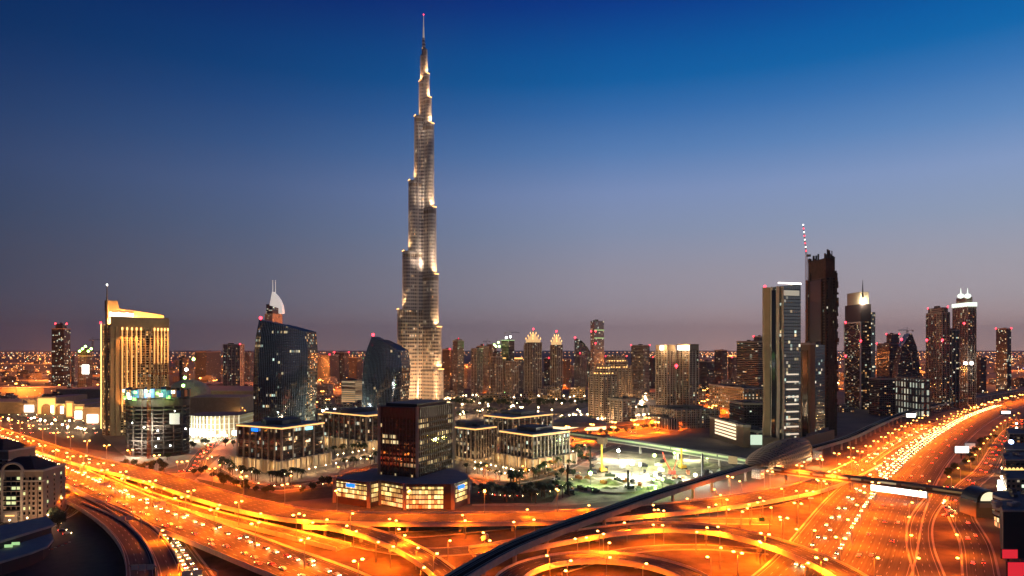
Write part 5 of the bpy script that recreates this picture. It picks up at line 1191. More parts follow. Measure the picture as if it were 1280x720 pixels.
M['baycol'] = mat('plaster_bay', (.26, .18, .13), .85, noise=.1); M['roomlit'] = E('lit_room', (.85, .95, .45), 1.0); M['shoplit'] = E('shop_front_glow', (.9, .92, 1), 2.4)
q = P(64, 652, 0); Yn = q.y
apartments('beige apartment building with arched balconies and a red tiled hip roof, lower left corner', X_(35, 490), 488, 39, 26, 3, Z_(588, 478))
apartments('second tiled apartment building half hidden behind the arched one', X_(-6, 560), 566, 40, 26, -8, Z_(563, 556), False)
for (px, py, e) in ((12, 662, 7e3), (34, 659, 8e3), (60, 655, 6e3), (78, 640, 1.6e4)):  # lamps added to brighten the apartment front
    q = P(px, py); LL = bpy.data.lights.new('added_forecourt_lamp', 'POINT'); LL.color = (1, .62, .36); LL.energy = e; LL.shadow_soft_size = 1
    t_ = thing('added_forecourt_lamp', 'forecourt lamp added to light the front of the arched apartment building', 'street lamp', q, 'lamps added before the arched apartments'); b = MB(); b.tube(q, q+Vector((0, 0, 6)), .15, n=6); b.build('post', M['steel'], t_); b = MB(); b.ball(q+Vector((0, 0, 6.2)), .5); b.build('lamp_head', M['warmlamp'], t_)
    o = bpy.data.objects.new('added_forecourt_light', LL); sc.collection.objects.link(o); o.parent = t_; o.location = (0, -2, 8.5)
# dark hall with curved pale canopy roof
t_ = thing('entrance_hall', 'low dark hall with a flat upper roof and a swooping pale grey lower roof', 'hall', (X_(20, 420), 415, 0))
def pz(x, y, z): return (P(x, y, z).x, P(x, y, z).y)
up = [Vector(pz(x, y, 13)) for x, y in ((-70, 682), (0, 664), (62, 645), (68, 651), (40, 660), (0, 673), (-70, 695))]
up = [Vector(pz(-60, 700, 13)), Vector(pz(0, 676, 13)), Vector(pz(69, 655, 13)), Vector(pz(58, 645, 13)), Vector(pz(0, 657, 13)), Vector(pz(-60, 672, 13))]
b = MB(); b.prism(up, 11.6, 13, 0, 0, bottom=True); b.build('upper_roof', M['palroof'], t_)
b = MB(); b.prism(inset(up, 2), 0, 11.5, 0, 0); b.build('wall', M['darkclad'], t_)
lo = [Vector(pz(x, y, 8)) for x, y in ((-60, 735), (0, 702), (40, 690), (60, 682), (67, 674), (64, 666), (50, 664), (0, 672), (-60, 690))]
b = MB(); b.prism(lo, 6.8, 8, 0, 0, bottom=True); b.build('lower_roof', M['palroof'], t_)
b = MB(); b.prism(inset(lo, 2.5), 0, 6.7, 0, 0); b.build('lower_wall', M['darkclad'], t_)
for x, y in ((9, 684), (18, 681)): p = P(x, y, 9); b = MB(); b.box(p.x, p.y+1, 8.6, 4, .4, 1.6, .2); b.build('lit_window', M['greenstrip'], t_)
# ------------------------------------------------------------------ buildings on the right edge
def edgeb(label, px0, px1, ytop, Yf, dp, m, extra=None):
    x0, x1 = X_(px0, Yf), X_(px1, Yf); t = thing('shop_building', label, 'shop building', (x0, Yf, 0)); z = Z_(ytop, Yf)
    b = MB(); b.prism([Vector((x0, Yf)), Vector((x1, Yf)), Vector((x1+8, Yf+dp)), Vector((x0+(px0-640)/FPX*dp*.9, Yf+dp))], 0, z, 0, 1); b.build('wall', [m, M['roof']], t)
    b = MB(); b.box((x0+x1)/2, Yf+.4, z, x1-x0, .7, 1.1); b.build('roof_parapet', M['stone'], t)
    rnd = random.Random(int(px0*3+ytop))
    for i in range(5): b = MB(); b.box(rnd.uniform(x0+4, x1-3), Yf+rnd.uniform(.2, .8)*dp, z, rnd.uniform(2, 5), rnd.uniform(2, 5), rnd.uniform(1, 3)); b.build('roof_unit', M['palroof'], t)
    return t, x0, x1, z
M['goldwin'] = E('golden_window_glow', (1, .6, .18), 1.6)
Fc['shopw'] = facade('shop_upper_wall', (.35, .25, .18), (.05, .05, .05), 3.5, 4, .55, .55, .4, 1.4)
# round striped building
Y = 455; cx, r = X_(1283, Y), 18.5; t_ = thing('round_building', 'round building with dark window stripes and a glowing ground floor at the right edge', 'shop building', (cx, Y, 0))
ring = lambda rr_, z: [(cx+rr_*math.cos(2*math.pi*i/28), Y+rr_*math.sin(2*math.pi*i/28), z) for i in range(28)]
zt = Z_(627, Y-14); b = MB(); b.loft([ring(r, 7), ring(r, zt)], 0, 1); b.build('wall', [M['stone'], M['roof']], t_)
for i in range(4): z = zt-3.2-i*3.6; b = MB(); b.loft([ring(r+.12, z), ring(r+.12, z+1.3)], 0, 0, cap=False); b.build('window_band', M['glassdk'], t_)
b = MB(); b.loft([ring(r-1.2, 0), ring(r-1.2, 7)], 0, 0); b.build('ground_floor', M['shopgold'] if 'shopgold' in M else M.setdefault('shopgold', facade('glowing_shop_wall', (.5, .35, .2), (.6, .4, .2), 2.4, 3.4, .8, .8, .8, 2.6, [(1, .55, .15), (1, .8, .4), (1, .35, .1)], gmetal=0, grough=.5)), t_)
for i in range(6): b = MB(); a = 2*math.pi*i/6; b.box(cx+8*math.cos(a), Y+8*math.sin(a), zt, 3, 3, 2+i % 3); b.build('roof_unit', M['roof'], t_)
edgeb('building with a glowing red front, at the foot of the round striped one', 1254, 1330, 640, 392, 30, M['darkclad'])
for lab, px0, px1, y0, y1, Y, m in (('large bright red lit sign board at the bottom right corner', 1260, 1300, 703, 760, 360, 'redsign'), ('red lit sign board above the large red one', 1253, 1272, 687, 698, 372, 'redsign')): board(lab, px0, px1, y0, y1, Y, m)
edgeb('flat-roofed shop building just beyond the round striped one', 1258, 1340, 600, 505, 40, Fc['shopw'])
garch, *_g = edgeb('shop building with a row of arched golden windows', 1257, 1340, 576, 560, 45, Fc['fardark'])
t_, x0, x1, z = edgeb('dark shop building with a blue-white lamp behind the golden-windowed one', 1258, 1340, 563, 640, 50, Fc['fardark'])
b = MB(); b.ball((X_(1262, 636), 634, Z_(552, 636)), 2.2); b.build('roof_lamp', M['bluewhite'] if 'bluewhite' in M else M.setdefault('bluewhite', E('blue_white_lamp', (.45, .6, 1), 6)), t_)
b = MB()
t2, x0, x1, z = edgeb('low dark building farthest along the service road', 1262, 1350, 543, 780, 60, Fc['fardark'])
for i in range(6):
    p = X_(1259+i*5, 558); b = MB(); pts = [(p-1.6, 9), (p+1.6, 9), (p+1.6, 12), (p+.9, 13.2), (p, 13.6), (p-.9, 13.2), (p-1.6, 12)]; b.face([(x, 559.8, 8.6+z_) for x, z_ in pts]); b.build('arched_window', M['goldwin'], garch)
# ------------------------------------------------------------------ mall and its forecourt (left)
def lowb(name, label, cat, px0, px1, ytop, ybase, dp, m, roof='palroof'):
    Y = FPX*CAM_H/(ybase-HOR); x0, x1 = X_(px0, Y), X_(px1, Y); z = Z_(ytop, Y); t = thing(name, label, cat, ((x0+x1)/2, Y, 0))
    b = MB(); b.prism([Vector((x0, Y)), Vector((x1, Y)), Vector((x1, Y+dp)), Vector((x0, Y+dp))], 0, z, 0, 1); b.build('wall', [m, M[roof]], t)
    b = MB(); b.box((x0+x1)/2, Y-.3, z-.4, x1-x0+1, .8, 1.6); b.build('roof_parapet', M['stone'], t)
    return t, x0, x1, z, Y
M['mallwall'] = mat('mall_stone', (.4, .3, .2), .8, noise=.15)
MALL = [((-60, 28, 503, 517), 'sand-coloured mall block at the far left edge'), ((28, 47, 500, 517), 'mall block with a white glowing shop front, first from the left'), ((47, 70, 497, 518), 'mall entrance block with a huge golden lit arch'),
        ((70, 82, 505, 519), 'brown recessed mall block right of the golden arch'), ((82, 92, 502, 522), 'mall block with a tall gold-lit panel'), ((92, 106, 506, 526), 'mall block with an orange sign over a white lit front'),
        ((106, 128, 510, 531), 'mall block with a large white blazing front beside the gold hotel')]
for (a_, b_, c_, d_), lab in MALL:
    t_, x0, x1, z, Y = lowb('mall_building', lab, 'shopping mall', a_, b_, c_, d_, 90, M['mallwall'])
    if 'white' in lab:
        b = MB(); b.box(x0*.55+x1*.45, Y-.6, 3, (x1-x0)*.62, .6, z*.5); sf = b.build('shop_front', M['screen'], t_)
        if 'white' in lab:
            for k_ in range(1, 6): b = MB(); b.box(x0*.55+x1*.45+((k_-3)/6)*(x1-x0)*.62, Y-1.2, 2.6, 1.1, .8, z*.55); b.build('frame', M['boxbrown'], sf)
            b = MB(); b.box(x0*.55+x1*.45, Y-1.25, 2.6+z*.27, (x1-x0)*.63, .8, 1.2); b.build('transom', M['boxbrown'], sf)
    if 'arch' in lab:
        b = MB(); b.box((x0+x1)/2, Y-.8, 1, (x1-x0)*.94, 1, z*.93); b.build('lit_portal', M['goldlit'] if 'goldlit' in M else M.setdefault('goldlit', E('gold_lit_portal', (1, .56, .14), 1.5)), t_)
        b = MB(); c = (x0+x1)/2; pts = [(c+9*math.cos(q), 10+9*math.sin(q)) for q in [math.pi*k/10 for k in range(11)]]; b.face([(x, Y-1.5, z_) for x, z_ in [(c+9, 0)]+pts+[(c-9, 0)]]); b.build('arch_opening', M['boxbrown'], t_)
        b = MB(); b.box(x1-5, Y-2.5, 3, 5, .6, 13); b.build('banner', M['screen'], t_)
    if 'panel' in lab: b = MB(); b.box((x0+x1)/2, Y-.6, 2, (x1-x0)*.7, .6, z*.85); b.build('lit_panel', M['goldlit'], t_)
    if 'sign' in lab: b = MB(); b.box(x0*.5+x1*.5, Y-.7, z*.72, (x1-x0)*.7, .6, z*.18); b.build('sign', M['goldlit'], t_)
    l = bpy.data.lights.new('mall_flood', 'POINT'); l.color = (1, .5, .16); l.energy = 2.2e4; l.shadow_soft_size = 2; o = bpy.data.objects.new('mall_flood', l); sc.collection.objects.link(o); o.parent = t_; o.location = Vector(((x0+x1)/2, Y-18, 15))-t_.location
# roofs of the mall behind
t_ = thing('mall_dome', 'grey elliptical dome of the mall, right of the gold hotel', 'dome', (X_(236, 1450), 1450, 0)); b = MB(); cx = X_(236, 1450)
b.loft([[(cx+48*q*math.cos(2*math.pi*i/28), 1450+40*q*math.sin(2*math.pi*i/28), z) for i in range(28)] for z, q in ((14, 1), (26, .95), (38, .8), (46, .58), (51, .3), (52, .05))], 0, 0, smooth=True); b.build('shell', M['palroof'], t_)
b = MB(); b.loft([[(cx+50*math.cos(2*math.pi*i/28), 1450+42*math.sin(2*math.pi*i/28), z) for i in range(28)] for z in (0, 15)], 0, 0); b.build('drum', M['mallwall'], t_)
for lab, a_, b_, c_, d_, dp in (('broad flat mall roof behind the gold hotel', 205, 318, 489, 505, 200), ('mall wing with curved skylights left of the larger blue glass tower', 236, 312, 482, 492, 150), ('grey flat mall roof between the gold hotel and the unfinished round building', 70, 128, 487, 500, 150),
                                ('long pale warehouse roof at the far left edge', -80, 55, 485, 494, 90), ('flat mall roof strip in front of the dome', 232, 300, 497, 517, 80)):
    t_, x0, x1, z, Y = lowb('mall_building', lab, 'shopping mall', a_, b_, c_, d_, dp, M['mallwall'])
    if 'skylights' in lab:
        for i in range(5):
            xx = x0+(x1-x0)*(i+.5)/5; b = MB(); b.loft([[(xx+9*math.cos(q), Y+yy, z+5*math.sin(q)) for q in [math.pi*k/8 for k in range(9)]] for yy in (130, 10)], 0, 0, capb=True); b.build('skylight', M['palroof'], t_)
for lab, a_, b_, c_, d_ in (('curved bright white lit mall front, a blazing floodlit wall', 234, 299, 516, 546),):
    Y = FPX*CAM_H/(d_-HOR); t_ = thing('mall_building', lab, 'shopping mall', (X_(266, Y), Y, 0)); x0, x1 = X_(a_, Y), X_(b_, Y); pl = []
    for i in range(13): f = i/12; pl.append(Vector((x0+(x1-x0)*f, Y-16*math.sin(math.pi*f))))
    poly = pl+[Vector((x1, Y+50)), Vector((x0, Y+50))]; z = Z_(519, Y); b = MB(); b.prism(poly, 0, z, 0, 1); b.build('wall', [M['mallwall'], M['palroof']], t_)
    for i in range(15): f = i/14; p = pl[0].lerp(pl[-1], f); b = MB(); b.box(p.x, Y-17.5*math.sin(math.pi*f)-.6, 0, 1.3, 1.6, z+.5+.01*i); b.build('column', M['white'], t_)
    for k in (.38, .62): b = MB(); b.prism(scaleq(poly, 1.008), z*k, z*k+.7, 0, 0); b.build('floor_band', M['white'], t_)
    b = MB(); b.prism([p*1.0 for p in scaleq(poly, 1.02)], z*.82, z*.9, 0, 0); b.build('canopy', M['stone'], t_)
    for i in range(6): f = (i+.5)/6; p = pl[0].lerp(pl[-1], f); b = MB(); b.box(p.x, Y-17*math.sin(math.pi*f)-.6, 3, 9, .6, 9 if i < 3 else 6); b.build('shop_front', M['screen'], t_)
    for f in (.1, .35, .6, .85): l = bpy.data.lights.new('mall_flood', 'POINT'); l.color = (.95, 1, .7); l.energy = 3e4; l.shadow_soft_size = 2; o = bpy.data.objects.new('mall_flood', l); sc.collection.objects.link(o); o.parent = t_; o.location = Vector((x0+(x1-x0)*f, Y-34, 14))-t_.location
# blazing white floodlight cluster behind the dark block
t_ = thing('floodlight_mast', 'mast of blazing white-green floodlights between the two blue glass towers', 'floodlight', (X_(414, 1010), 1010, 0)); b = MB(); b.tube((X_(414, 1010), 1010, 0), (X_(414, 1010), 1010, 26), .8); b.build('post', M['steel'], t_)
for i in range(5): b = MB(); b.ball((X_(404+i*5, 1010), 1008, 27+(i % 2)*1.5), 1.8); b.build('lamp', M['whitelamp'], t_)
l = bpy.data.lights.new('flood', 'POINT'); l.color = (.9, 1, .65); l.energy = 2e5; l.shadow_soft_size = 2; o = bpy.data.objects.new('flood', l); sc.collection.objects.link(o); o.parent = t_; o.location = (0, -6, 24)
# tented market hall behind the ribbed blocks
t_ = thing('tent_hall', 'low white-tented hall beside the palm-lit street', 'tent hall', (X_(725, 1010), 1010, 0)); cx = X_(722, 1010)
b = MB(); b.loft([[(cx+q*45*math.cos(a), 1010+q*22*math.sin(a), z) for a in [2*math.pi*i/20 for i in range(20)]] for z, q in ((5, 1), (11, .9), (14, .6), (20, .12))], 0, 0, smooth=True); b.build('roof', M['palroof'], t_)
b = MB(); b.loft([[(cx+q*44*math.cos(a), 1010+q*21*math.sin(a), z) for a in [2*math.pi*i/20 for i in range(20)]] for z, q in ((0, .95), (5, .95))], 0, 0); b.build('wall', M['windowlit'], t_)
# ------------------------------------------------------------------ low far city
rnd = random.Random(11)
def filler(n, x0, x1, Y0, Y1, h0, h1, lab, grp, st=('far', 'fardark', 'beige', 'grey')):
    k = 0
    while k < n:
        Y = (rnd.uniform(Y0**.5, Y1**.5))**2; px = rnd.uniform(x0, x1); x = X_(px, Y); wd = rnd.uniform(18, 46); dp = rnd.uniform(18, 40); h = rnd.uniform(h0, h1)*(1 if rnd.random() < .85 else 1.8); a = rnd.uniform(-.5, .5)
        t = MB(); t.box(x, Y, 0, wd, dp, h, a, 0, 1); s = rnd.uniform(.3, .6); t.box(x+3, Y+2, h, wd*s, dp*s, rnd.uniform(2, 6), a, 0, 1)
        t.build('city_block', [Fc[rnd.choice(st)], M['roof']], None, label=lab, cat='building', group=grp); k += 1
filler(70, -60, 130, 1500, 5200, 6, 18, 'small low block in the far orange-lit district at the left horizon', 'low blocks left of the gold hotel')
filler(60, 212, 450, 1450, 5200, 6, 24, 'small low far block seen between the gold hotel and the curved glass tower', 'low blocks between the gold hotel and the glass towers')
filler(40, 556, 735, 1950, 4200, 20, 60, 'dim block in the hazy district behind the marina towers', 'blocks behind the tower row')
filler(50, 735, 960, 1500, 5200, 8, 30, 'low dim block in the far district behind the gold-topped pair', 'low blocks behind the gold-topped pair')
filler(55, 1040, 1340, 1750, 5200, 6, 24, 'low block among the lights at the right horizon', 'low blocks at the right horizon')
filler(16, 560, 735, 1480, 1640, 8, 16, 'low lit promenade building at the foot of the tower row', 'low buildings along the promenade', ('goldlow', 'goldlow', 'far'))
filler(12, 1050, 1160, 1250, 1650, 8, 18, 'low building between the braced tower and the sloping tower', 'low buildings near the braced tower', ('goldlow', 'far'))
filler(14, 400, 452, 1150, 1440, 10, 20, 'low pale building between the two blue glass towers', 'low pale buildings between the glass towers', ('far',))
# ------------------------------------------------------------------ construction pit
def rig(label, px, py, h, m='dark', lean=.0):
    q = P(px, py); t = thing('piling_rig', label, 'piling rig', q)
    b = MB(); b.box(q.x, q.y, 1.2, 5, 7, 2.6, .4); b.build('cab', M[m], t)
    for s in (-1, 1): b = MB(); b.box(q.x+s*2.2, q.y, 0, 1.2, 7.5, 1.3, .4); b.build('track', M['dark'], t)
    b = MB(); b.box(q.x-2, q.y-4, 1, 1.4, 1.4, h); b.tube((q.x, q.y, 3), (q.x-2, q.y-4, h*.6), .3); b.tube((q.x-2, q.y-4, h+1), (q.x-2, q.y-6, h), .3); b.build('mast', M[m], t)
rig('tall yellow piling rig at the left side of the construction pit', 754, 590, 26, 'yellow'); rig('yellow piling rig at the back right of the pit', 853, 586, 20, 'yellow'); rig('black piling rig at the right end of the pit', 879, 601, 24, 'dark')
rig('black piling rig left of the green-lit lamp in the pit', 740, 592, 22, 'dark'); rig('black piling rig nearest the road at the left of the pit', 712, 618, 24, 'dark'); rig('slender black rig at the near edge of the pit', 787, 612, 16, 'dark')
q = P(840, 594); t_ = thing('excavator', 'red excavator with raised arm in the construction pit', 'excavator', q)
b = MB(); b.box(q.x, q.y, 1.3, 5, 5, 3.2, .3); b.build('cab', M['red'], t_)
for s in (-1, 1): b = MB(); b.box(q.x+s*2.2, q.y, 0, 1.3, 7, 1.4, .1); b.build('track', M['dark'], t_)
b = MB(); b.tube((q.x-1, q.y, 4), (q.x-6, q.y, 13), .7, .5); b.tube((q.x-6, q.y, 13), (q.x-9, q.y, 22), .5, .3); b.build('boom', M['red'], t_)
b = MB(); b.tube((q.x+1, q.y, 4), (q.x+5, q.y, 15), .6, .3); b.build('arm', M['red'], t_)
rnd = random.Random(2)
for i in range(34):
    px, py = rnd.uniform(690, 905), rnd.uniform(580, 618); q = P(px, py)
    if py > 632-(px-700)*.16: continue
    b = MB(); r = rnd.uniform(3, 9); rings = []
    for f in (1, .75, .35, .05): rings.append([(q.x+r*f*(1+.25*rnd.random())*math.cos(a), q.y+r*.8*f*(1+.25*rnd.random())*math.sin(a), (1-f)*r*.45) for a in [2*math.pi*k/10 for k in range(10)]])
    b.loft(rings, 0, 0, smooth=True); b.build('sand_mound', M['pale_earth'], None, label='heap of dug sand in the floodlit construction pit', cat='sand heap', group='sand heaps in the pit')
for i in range(60):
    px, py = rnd.uniform(690, 905), rnd.uniform(572, 616); q = P(px, py)
    if py > 630-(px-700)*.16: continue
    b = MB(); b.box(q.x, q.y, 0, rnd.uniform(5, 10), 2.6, rnd.uniform(2, 3), rnd.uniform(0, 3)); b.box(q.x, q.y+.2, 2, rnd.uniform(2, 4), 1.6, 1.6, rnd.uniform(0, 3)); b.build('site_container', M[rnd.choice(['white', 'rust', 'dark', 'steel'])], None, label='site container or material stack in the construction pit', cat='container', group='containers in the construction pit')
# metal water tank pool
q = P(775, 613); b = MB(); b.loft([[(P(770, 614).x+17*math.cos(a), P(770, 614).y+11*math.sin(a), z) for a in [2*math.pi*i/24 for i in range(24)]] for z in (0, 1.2)], 0, 0); b.build('round_basin', M['palroof'], None, label='flat grey round basin at the near side of the construction pit', cat='basin')
# ------------------------------------------------------------------ lamps
LT = {}
def ldata(name, typ, col, e, soft=1., size=150):
    l = bpy.data.lights.new(name, typ); l.color = col; l.energy = e; l.shadow_soft_size = soft
    if typ == 'SPOT': l.spot_size = R(size); l.spot_blend = .5
    return l
SOD = (1, .148, .004)
LT['sod'] = ldata('sodium_lamp', 'SPOT', SOD, 1.7e5, 1.2, 168); LT['sodfar'] = ldata('sodium_lamp_far', 'SPOT', SOD, 3e5, 1.5, 165)
LT['sodS'] = ldata('small_sodium_lamp', 'SPOT', SOD, 5e4, 1., 168); LT['plaza'] = ldata('plaza_lamp', 'POINT', (1, .58, .24), 2200, .6); LT['souk'] = ldata('souk_lamp', 'POINT', (1, .58, .25), 2e4, .8)
def proto(name, h, arms, head, hr, light, shade='street'):
    t = thing(name, 'x', 'street lamp'); b = MB(); b.tube((0, 0, 0), (0, 0, h), .28, .14, 6); b.build('post', M['steel'], t)
    for s in arms:
        b = MB(); b.tube((0, 0, h-.2), (s, 0, h+.4), .12, n=5); b.build('arm', M['steel'], t)
        b = MB(); b.ball((s, 0, h+.3), hr, n=8, sz=.55); b.build('lamp_head', M[head], t)
    if not arms: b = MB(); b.ball((0, 0, h+.3), hr, n=8); b.build('lamp_head', M[head], t)
    o = bpy.data.objects.new('lamp_light', LT[light]); sc.collection.objects.link(o); o.parent = t; o.location = (0, 0, h-.9)
    return t
PR = {'double': proto('street_lamp', 15, (-2.2, 2.2), 'sodium', .95, 'sod'), 'single': proto('street_lamp', 11, (1.8,), 'sodium', .85, 'sodS'), 'far': proto('street_lamp', 14, (-2.6, 2.6), 'sodium', 1.7, 'sodfar'),
      'plaza': proto('plaza_lamp', 5, (), 'warmlamp', .6, 'plaza'), 'souk': proto('plaza_lamp', 7, (), 'warmlamp', 1.45, 'souk')}
used = set()
LAMPS = []
def lamp(kind, p, label, group, rot=0.): LAMPS.append((kind, Vector(p), label, group, rot))
def merge(name, items, label, cat):
    """the smallest, farthest repeats beyond the countable ones go into one mesh; their lights stay lights"""
    mb = MB(); mats = []
    t = thing(name, label, cat); t['kind'] = 'stuff'
    for pr, p, rot in items:
        c, s_ = math.cos(rot), math.sin(rot)
        for ch in pr.children:
            if ch.type == 'LIGHT':
                o = ch.copy(); sc.collection.objects.link(o); o.parent = t; l = ch.location; o.location = (p.x+c*l.x-s_*l.y, p.y+s_*l.x+c*l.y, p.z+l.z)
                e = ch.rotation_euler; o.rotation_euler = (e.x, e.y, e.z+rot); continue
            me = ch.data; i0 = len(mb.v); mm = me.materials[0]
            if mm not in mats: mats.append(mm)
            mb.v += [(p.x+c*v.co.x-s_*v.co.y, p.y+s_*v.co.x+c*v.co.y, p.z+v.co.z) for v in me.vertices]
            for pg in me.polygons: mb.f.append(tuple(i0+k for k in pg.vertices)); mb.m.append(mats.index(mm)); mb.sm.append(pg.use_smooth); mb.uv += [(0, 0)]*len(pg.vertices)
    o = bpy.data.objects.new(name+'_body', mb.mesh(name, mats)); sc.collection.objects.link(o); o.parent = t; o['kind'] = 'stuff'
def flush_lamps():
    for kinds, lim, nm, lab in ((('double', 'single', 'far'), 295, 'far_street_lamps', 'the many smallest orange street lamps farther off along the roads'), (('plaza', 'souk'), 295, 'far_plaza_lamps', 'the smallest plaza lamps farther off')):
        L = sorted([x for x in LAMPS if x[0] in kinds], key=lambda x: x[1].length)
        for kind, p, label, group, rot in L[:lim]:
            o = PR[kind] if kind not in used else copy_tree(PR[kind]); used.add(kind)
            o.location = p; o.rotation_euler = (0, 0, rot); o['label'] = label; o['group'] = group
        if L[lim:]: merge(nm, [(PR[k], p, r) for k, p, _, _, r in L[lim:]], lab, 'street lamps')
        for k in kinds:
            if k not in used and k in PR: PR[k].location = (0, -400, -60) ; GONE.append(PR[k])
GONE = []
def along(key, kind, gap, offs, label, group, d0=10, d1=None):
    pa, wd, ln = roads[key]; d = d0; k = 0
    while d < (d1 or pa.L):
        for of in offs:
            q, a = pa.at(d, of)
            if label.startswith('lamp on the ground'): q.z = 0
            if any((q.x-m_.x)**2+(q.y-m_.y)**2 < 260 for m_ in roads['metro'][0].p): continue
            px = 640+q.x/max(q.y, 1)*FPX; py = HOR+(CAM_H-q.z-8)*FPX/max(q.y, 1)
            if -40 < px < 1320 and q.y > 250 and py < 770: lamp(kind, q, label, group, a+math.pi/2)
        d += gap; k += 1
along('hw', 'double', 46, (0,), 'double-headed lamp on the median of the wide highway', 'lamps on the highway median', 30, 1150)
along('hw', 'double', 46, (-36,), 'double-headed lamp at the left verge of the wide highway', 'lamps at the left verge of the highway', 60, 950)
along('hw', 'far', 75, (0,), 'bright lamp on the far bend of the wide highway', 'lamps on the far bend of the highway', 1170)
along('r2', 'double', 50, (-1,), 'double-headed lamp on the median of the widest elevated highway', 'lamps on the elevated highway median', 10)
along('r1', 'double', 52, (-13.2,), 'double-headed lamp on the near parapet of the long flyover', 'lamps on the long flyover', 20)
along('r2c', 'double', 58, (6.2,), 'double-headed lamp on the narrow carriageway', 'lamps on the narrow carriageway', 40)
along('r1b', 'single', 50, (6.6,), 'lamp on the ramp forking off the long flyover', 'lamps on the forking ramp', 40)
along('r6', 'single', 48, (-8.2, ), 'lamp on the curved flyover at bottom right', 'lamps on the curved flyover', 30)
along('r5', 'single', 60, (7.2,), 'lamp on the outside of the loop ramp', 'lamps on the loop ramp', 60, 200)
along('g_a', 'single', 42, (8.5,), 'lamp on the ground road under the flyovers', 'lamps on the ground road', 10)
along('g_b', 'single', 45, (7,), 'lamp on the upper ground road beneath the long flyover', 'lamps on the upper ground road', 20)
along('g_c', 'single', 56, (8,), 'lamp on the road running beneath the metro viaduct', 'lamps beneath the metro viaduct', 10)
along('r1', 'single', 42, (24,), 'lamp on the ground in front of the long flyover', 'ground lamps before the long flyover', 300)
along('r6', 'single', 44, (16,), 'lamp on the ground in front of the curved flyover', 'ground lamps before the curved flyover', 30)
along('r1b', 'single', 44, (14,), 'lamp on the ground beside the forking ramp', 'ground lamps beside the forking ramp', 10)
along('g_d', 'single', 60, (-6,), 'lamp on the thin track inside the interchange', 'lamps inside the interchange', 20)
along('ramp', 'single', 48, (7.5,), 'lamp on the slip road right of the wide highway', 'lamps on the slip road', 20)
along('serv', 'single', 52, (-8.5,), 'lamp on the service road at the right', 'lamps on the service road', 50)
along('boul', 'far', 45, (-20, 20), 'lamp along the orange boulevard below the gold-topped pair', 'lamps along the orange boulevard')
along('mallrd', 'single', 55, (8.5,), 'lamp on the curving mall road', 'lamps on the mall road')
along('under', 'single', 70, (9,), 'lamp on the underpass road at bottom left', 'lamps on the underpass road', 10)
along('apt', 'single', 45, (6,), 'lamp on the access road by the arched apartment building', 'lamps on the apartment road', 10)
along('inner', 'single', 48, (7.5,), 'lamp on the inner road before the signed office block', 'lamps on the inner road')
along('inner_b', 'single', 52, (-7,), 'lamp on the inner road before the ribbed blocks', 'lamps on the inner road by the ribbed blocks')
along('far_a', 'far', 95, (0,), 'lamp on the far cross-town road', 'lamps on the far cross-town road')
along('far_c', 'far', 80, (0,), 'lamp on the far road behind the golden offices', 'lamps behind the golden offices')
rnd = random.Random(21)
mpa = roads['metro'][0]
for i in range(12):  # row added to light the near side wall of the viaduct
    q, a_ = mpa.at(60+i*44, 24); lamp('single', Vector((q.x, q.y, 0)), 'lamp added on the ground to light the metro viaduct wall', 'lamps added beside the metro viaduct', a_+math.pi/2)
for a_ in (20, 80, 140, 200, 270): lamp('single', Vector((45+22*math.cos(R(a_)), 340+16*math.sin(R(a_)), 0)), 'lamp added to light the sand inside the loop ramp', 'lamps added inside the loop ramp', 0)  # added to brighten the dark inside of the loop
for px, py in ((560, 702), (520, 712), (610, 702), (470, 704), (900, 712), (950, 705), (870, 690), (760, 705)): lamp('single', P(px, py), 'lamp added to light the bare sand at the bottom of the interchange', 'lamps added on the bare sand', 1)  # more lamps added to brighten the sand
for i in range(9): lamp('single', P(rnd.uniform(880, 1000), rnd.uniform(645, 700)), 'lamp standing on the sand inside the interchange', 'lamps on the interchange sand', rnd.random()*3)
# plaza lamps along the arcades
def rowl(kind, pts, n, label, group, jit=1.5):
    for i in range(n):
        f = (i+.5)/n*(len(pts)-1); k = min(int(f), len(pts)-2); a, b_ = pts[k], pts[k+1]; q = P(a[0]+(b_[0]-a[0])*(f-k), a[1]+(b_[1]-a[1])*(f-k))
        lamp(kind, q+Vector((rnd.uniform(-jit, jit), rnd.uniform(-jit, jit), 0)), label, group)
rowl('plaza', [(262, 575), (300, 596), (350, 600), (400, 590), (470, 575)], 20, 'small warm plaza lamp before the signed office block', 'plaza lamps before the signed block')
rowl('plaza', [(400, 578), (470, 566)], 8, 'small warm plaza lamp before the dark glass block', 'plaza lamps before the dark glass block')
rowl('plaza', [(590, 592), (640, 600), (690, 588), (725, 565)], 20, 'small warm plaza lamp before the ribbed office blocks', 'plaza lamps before the ribbed blocks')
rowl('plaza', [(590, 583), (625, 590), (650, 596)], 10, 'small warm plaza lamp in the garden court', 'plaza lamps in the garden court')
rowl('souk', [(690, 533), (760, 528), (800, 524), (846, 520)], 40, 'bright lamp on the near side of the palm-lit street', 'lamps on the near side of the palm-lit street', 4)
rowl('souk', [(692, 526), (770, 521), (800, 512), (806, 500), (800, 490)], 44, 'bright lamp on the far side of the palm-lit street', 'lamps on the far side of the palm-lit street', 7)
rowl('souk', [(556, 508), (560, 500), (600, 497), (660, 498), (735, 499)], 26, 'warm lamp on the promenade below the tower row', 'promenade lamps below the tower row', 4)
rnd = random.Random(33)
for i in range(46):
    px, py = rnd.uniform(556, 735), rnd.uniform(500, 531); lamp('souk', P(px, py), 'warm lamp scattered through the park and gardens right of the supertall', 'lamps in the park', 0)
for i in range(40):
    px, py = rnd.choice([rnd.uniform(205, 312), rnd.uniform(394, 450)]), rnd.uniform(472, 512); lamp('far' if i % 3 else 'souk', P(px, py), 'lamp on the streets around the mall roofs', 'lamps around the mall roofs', 0)
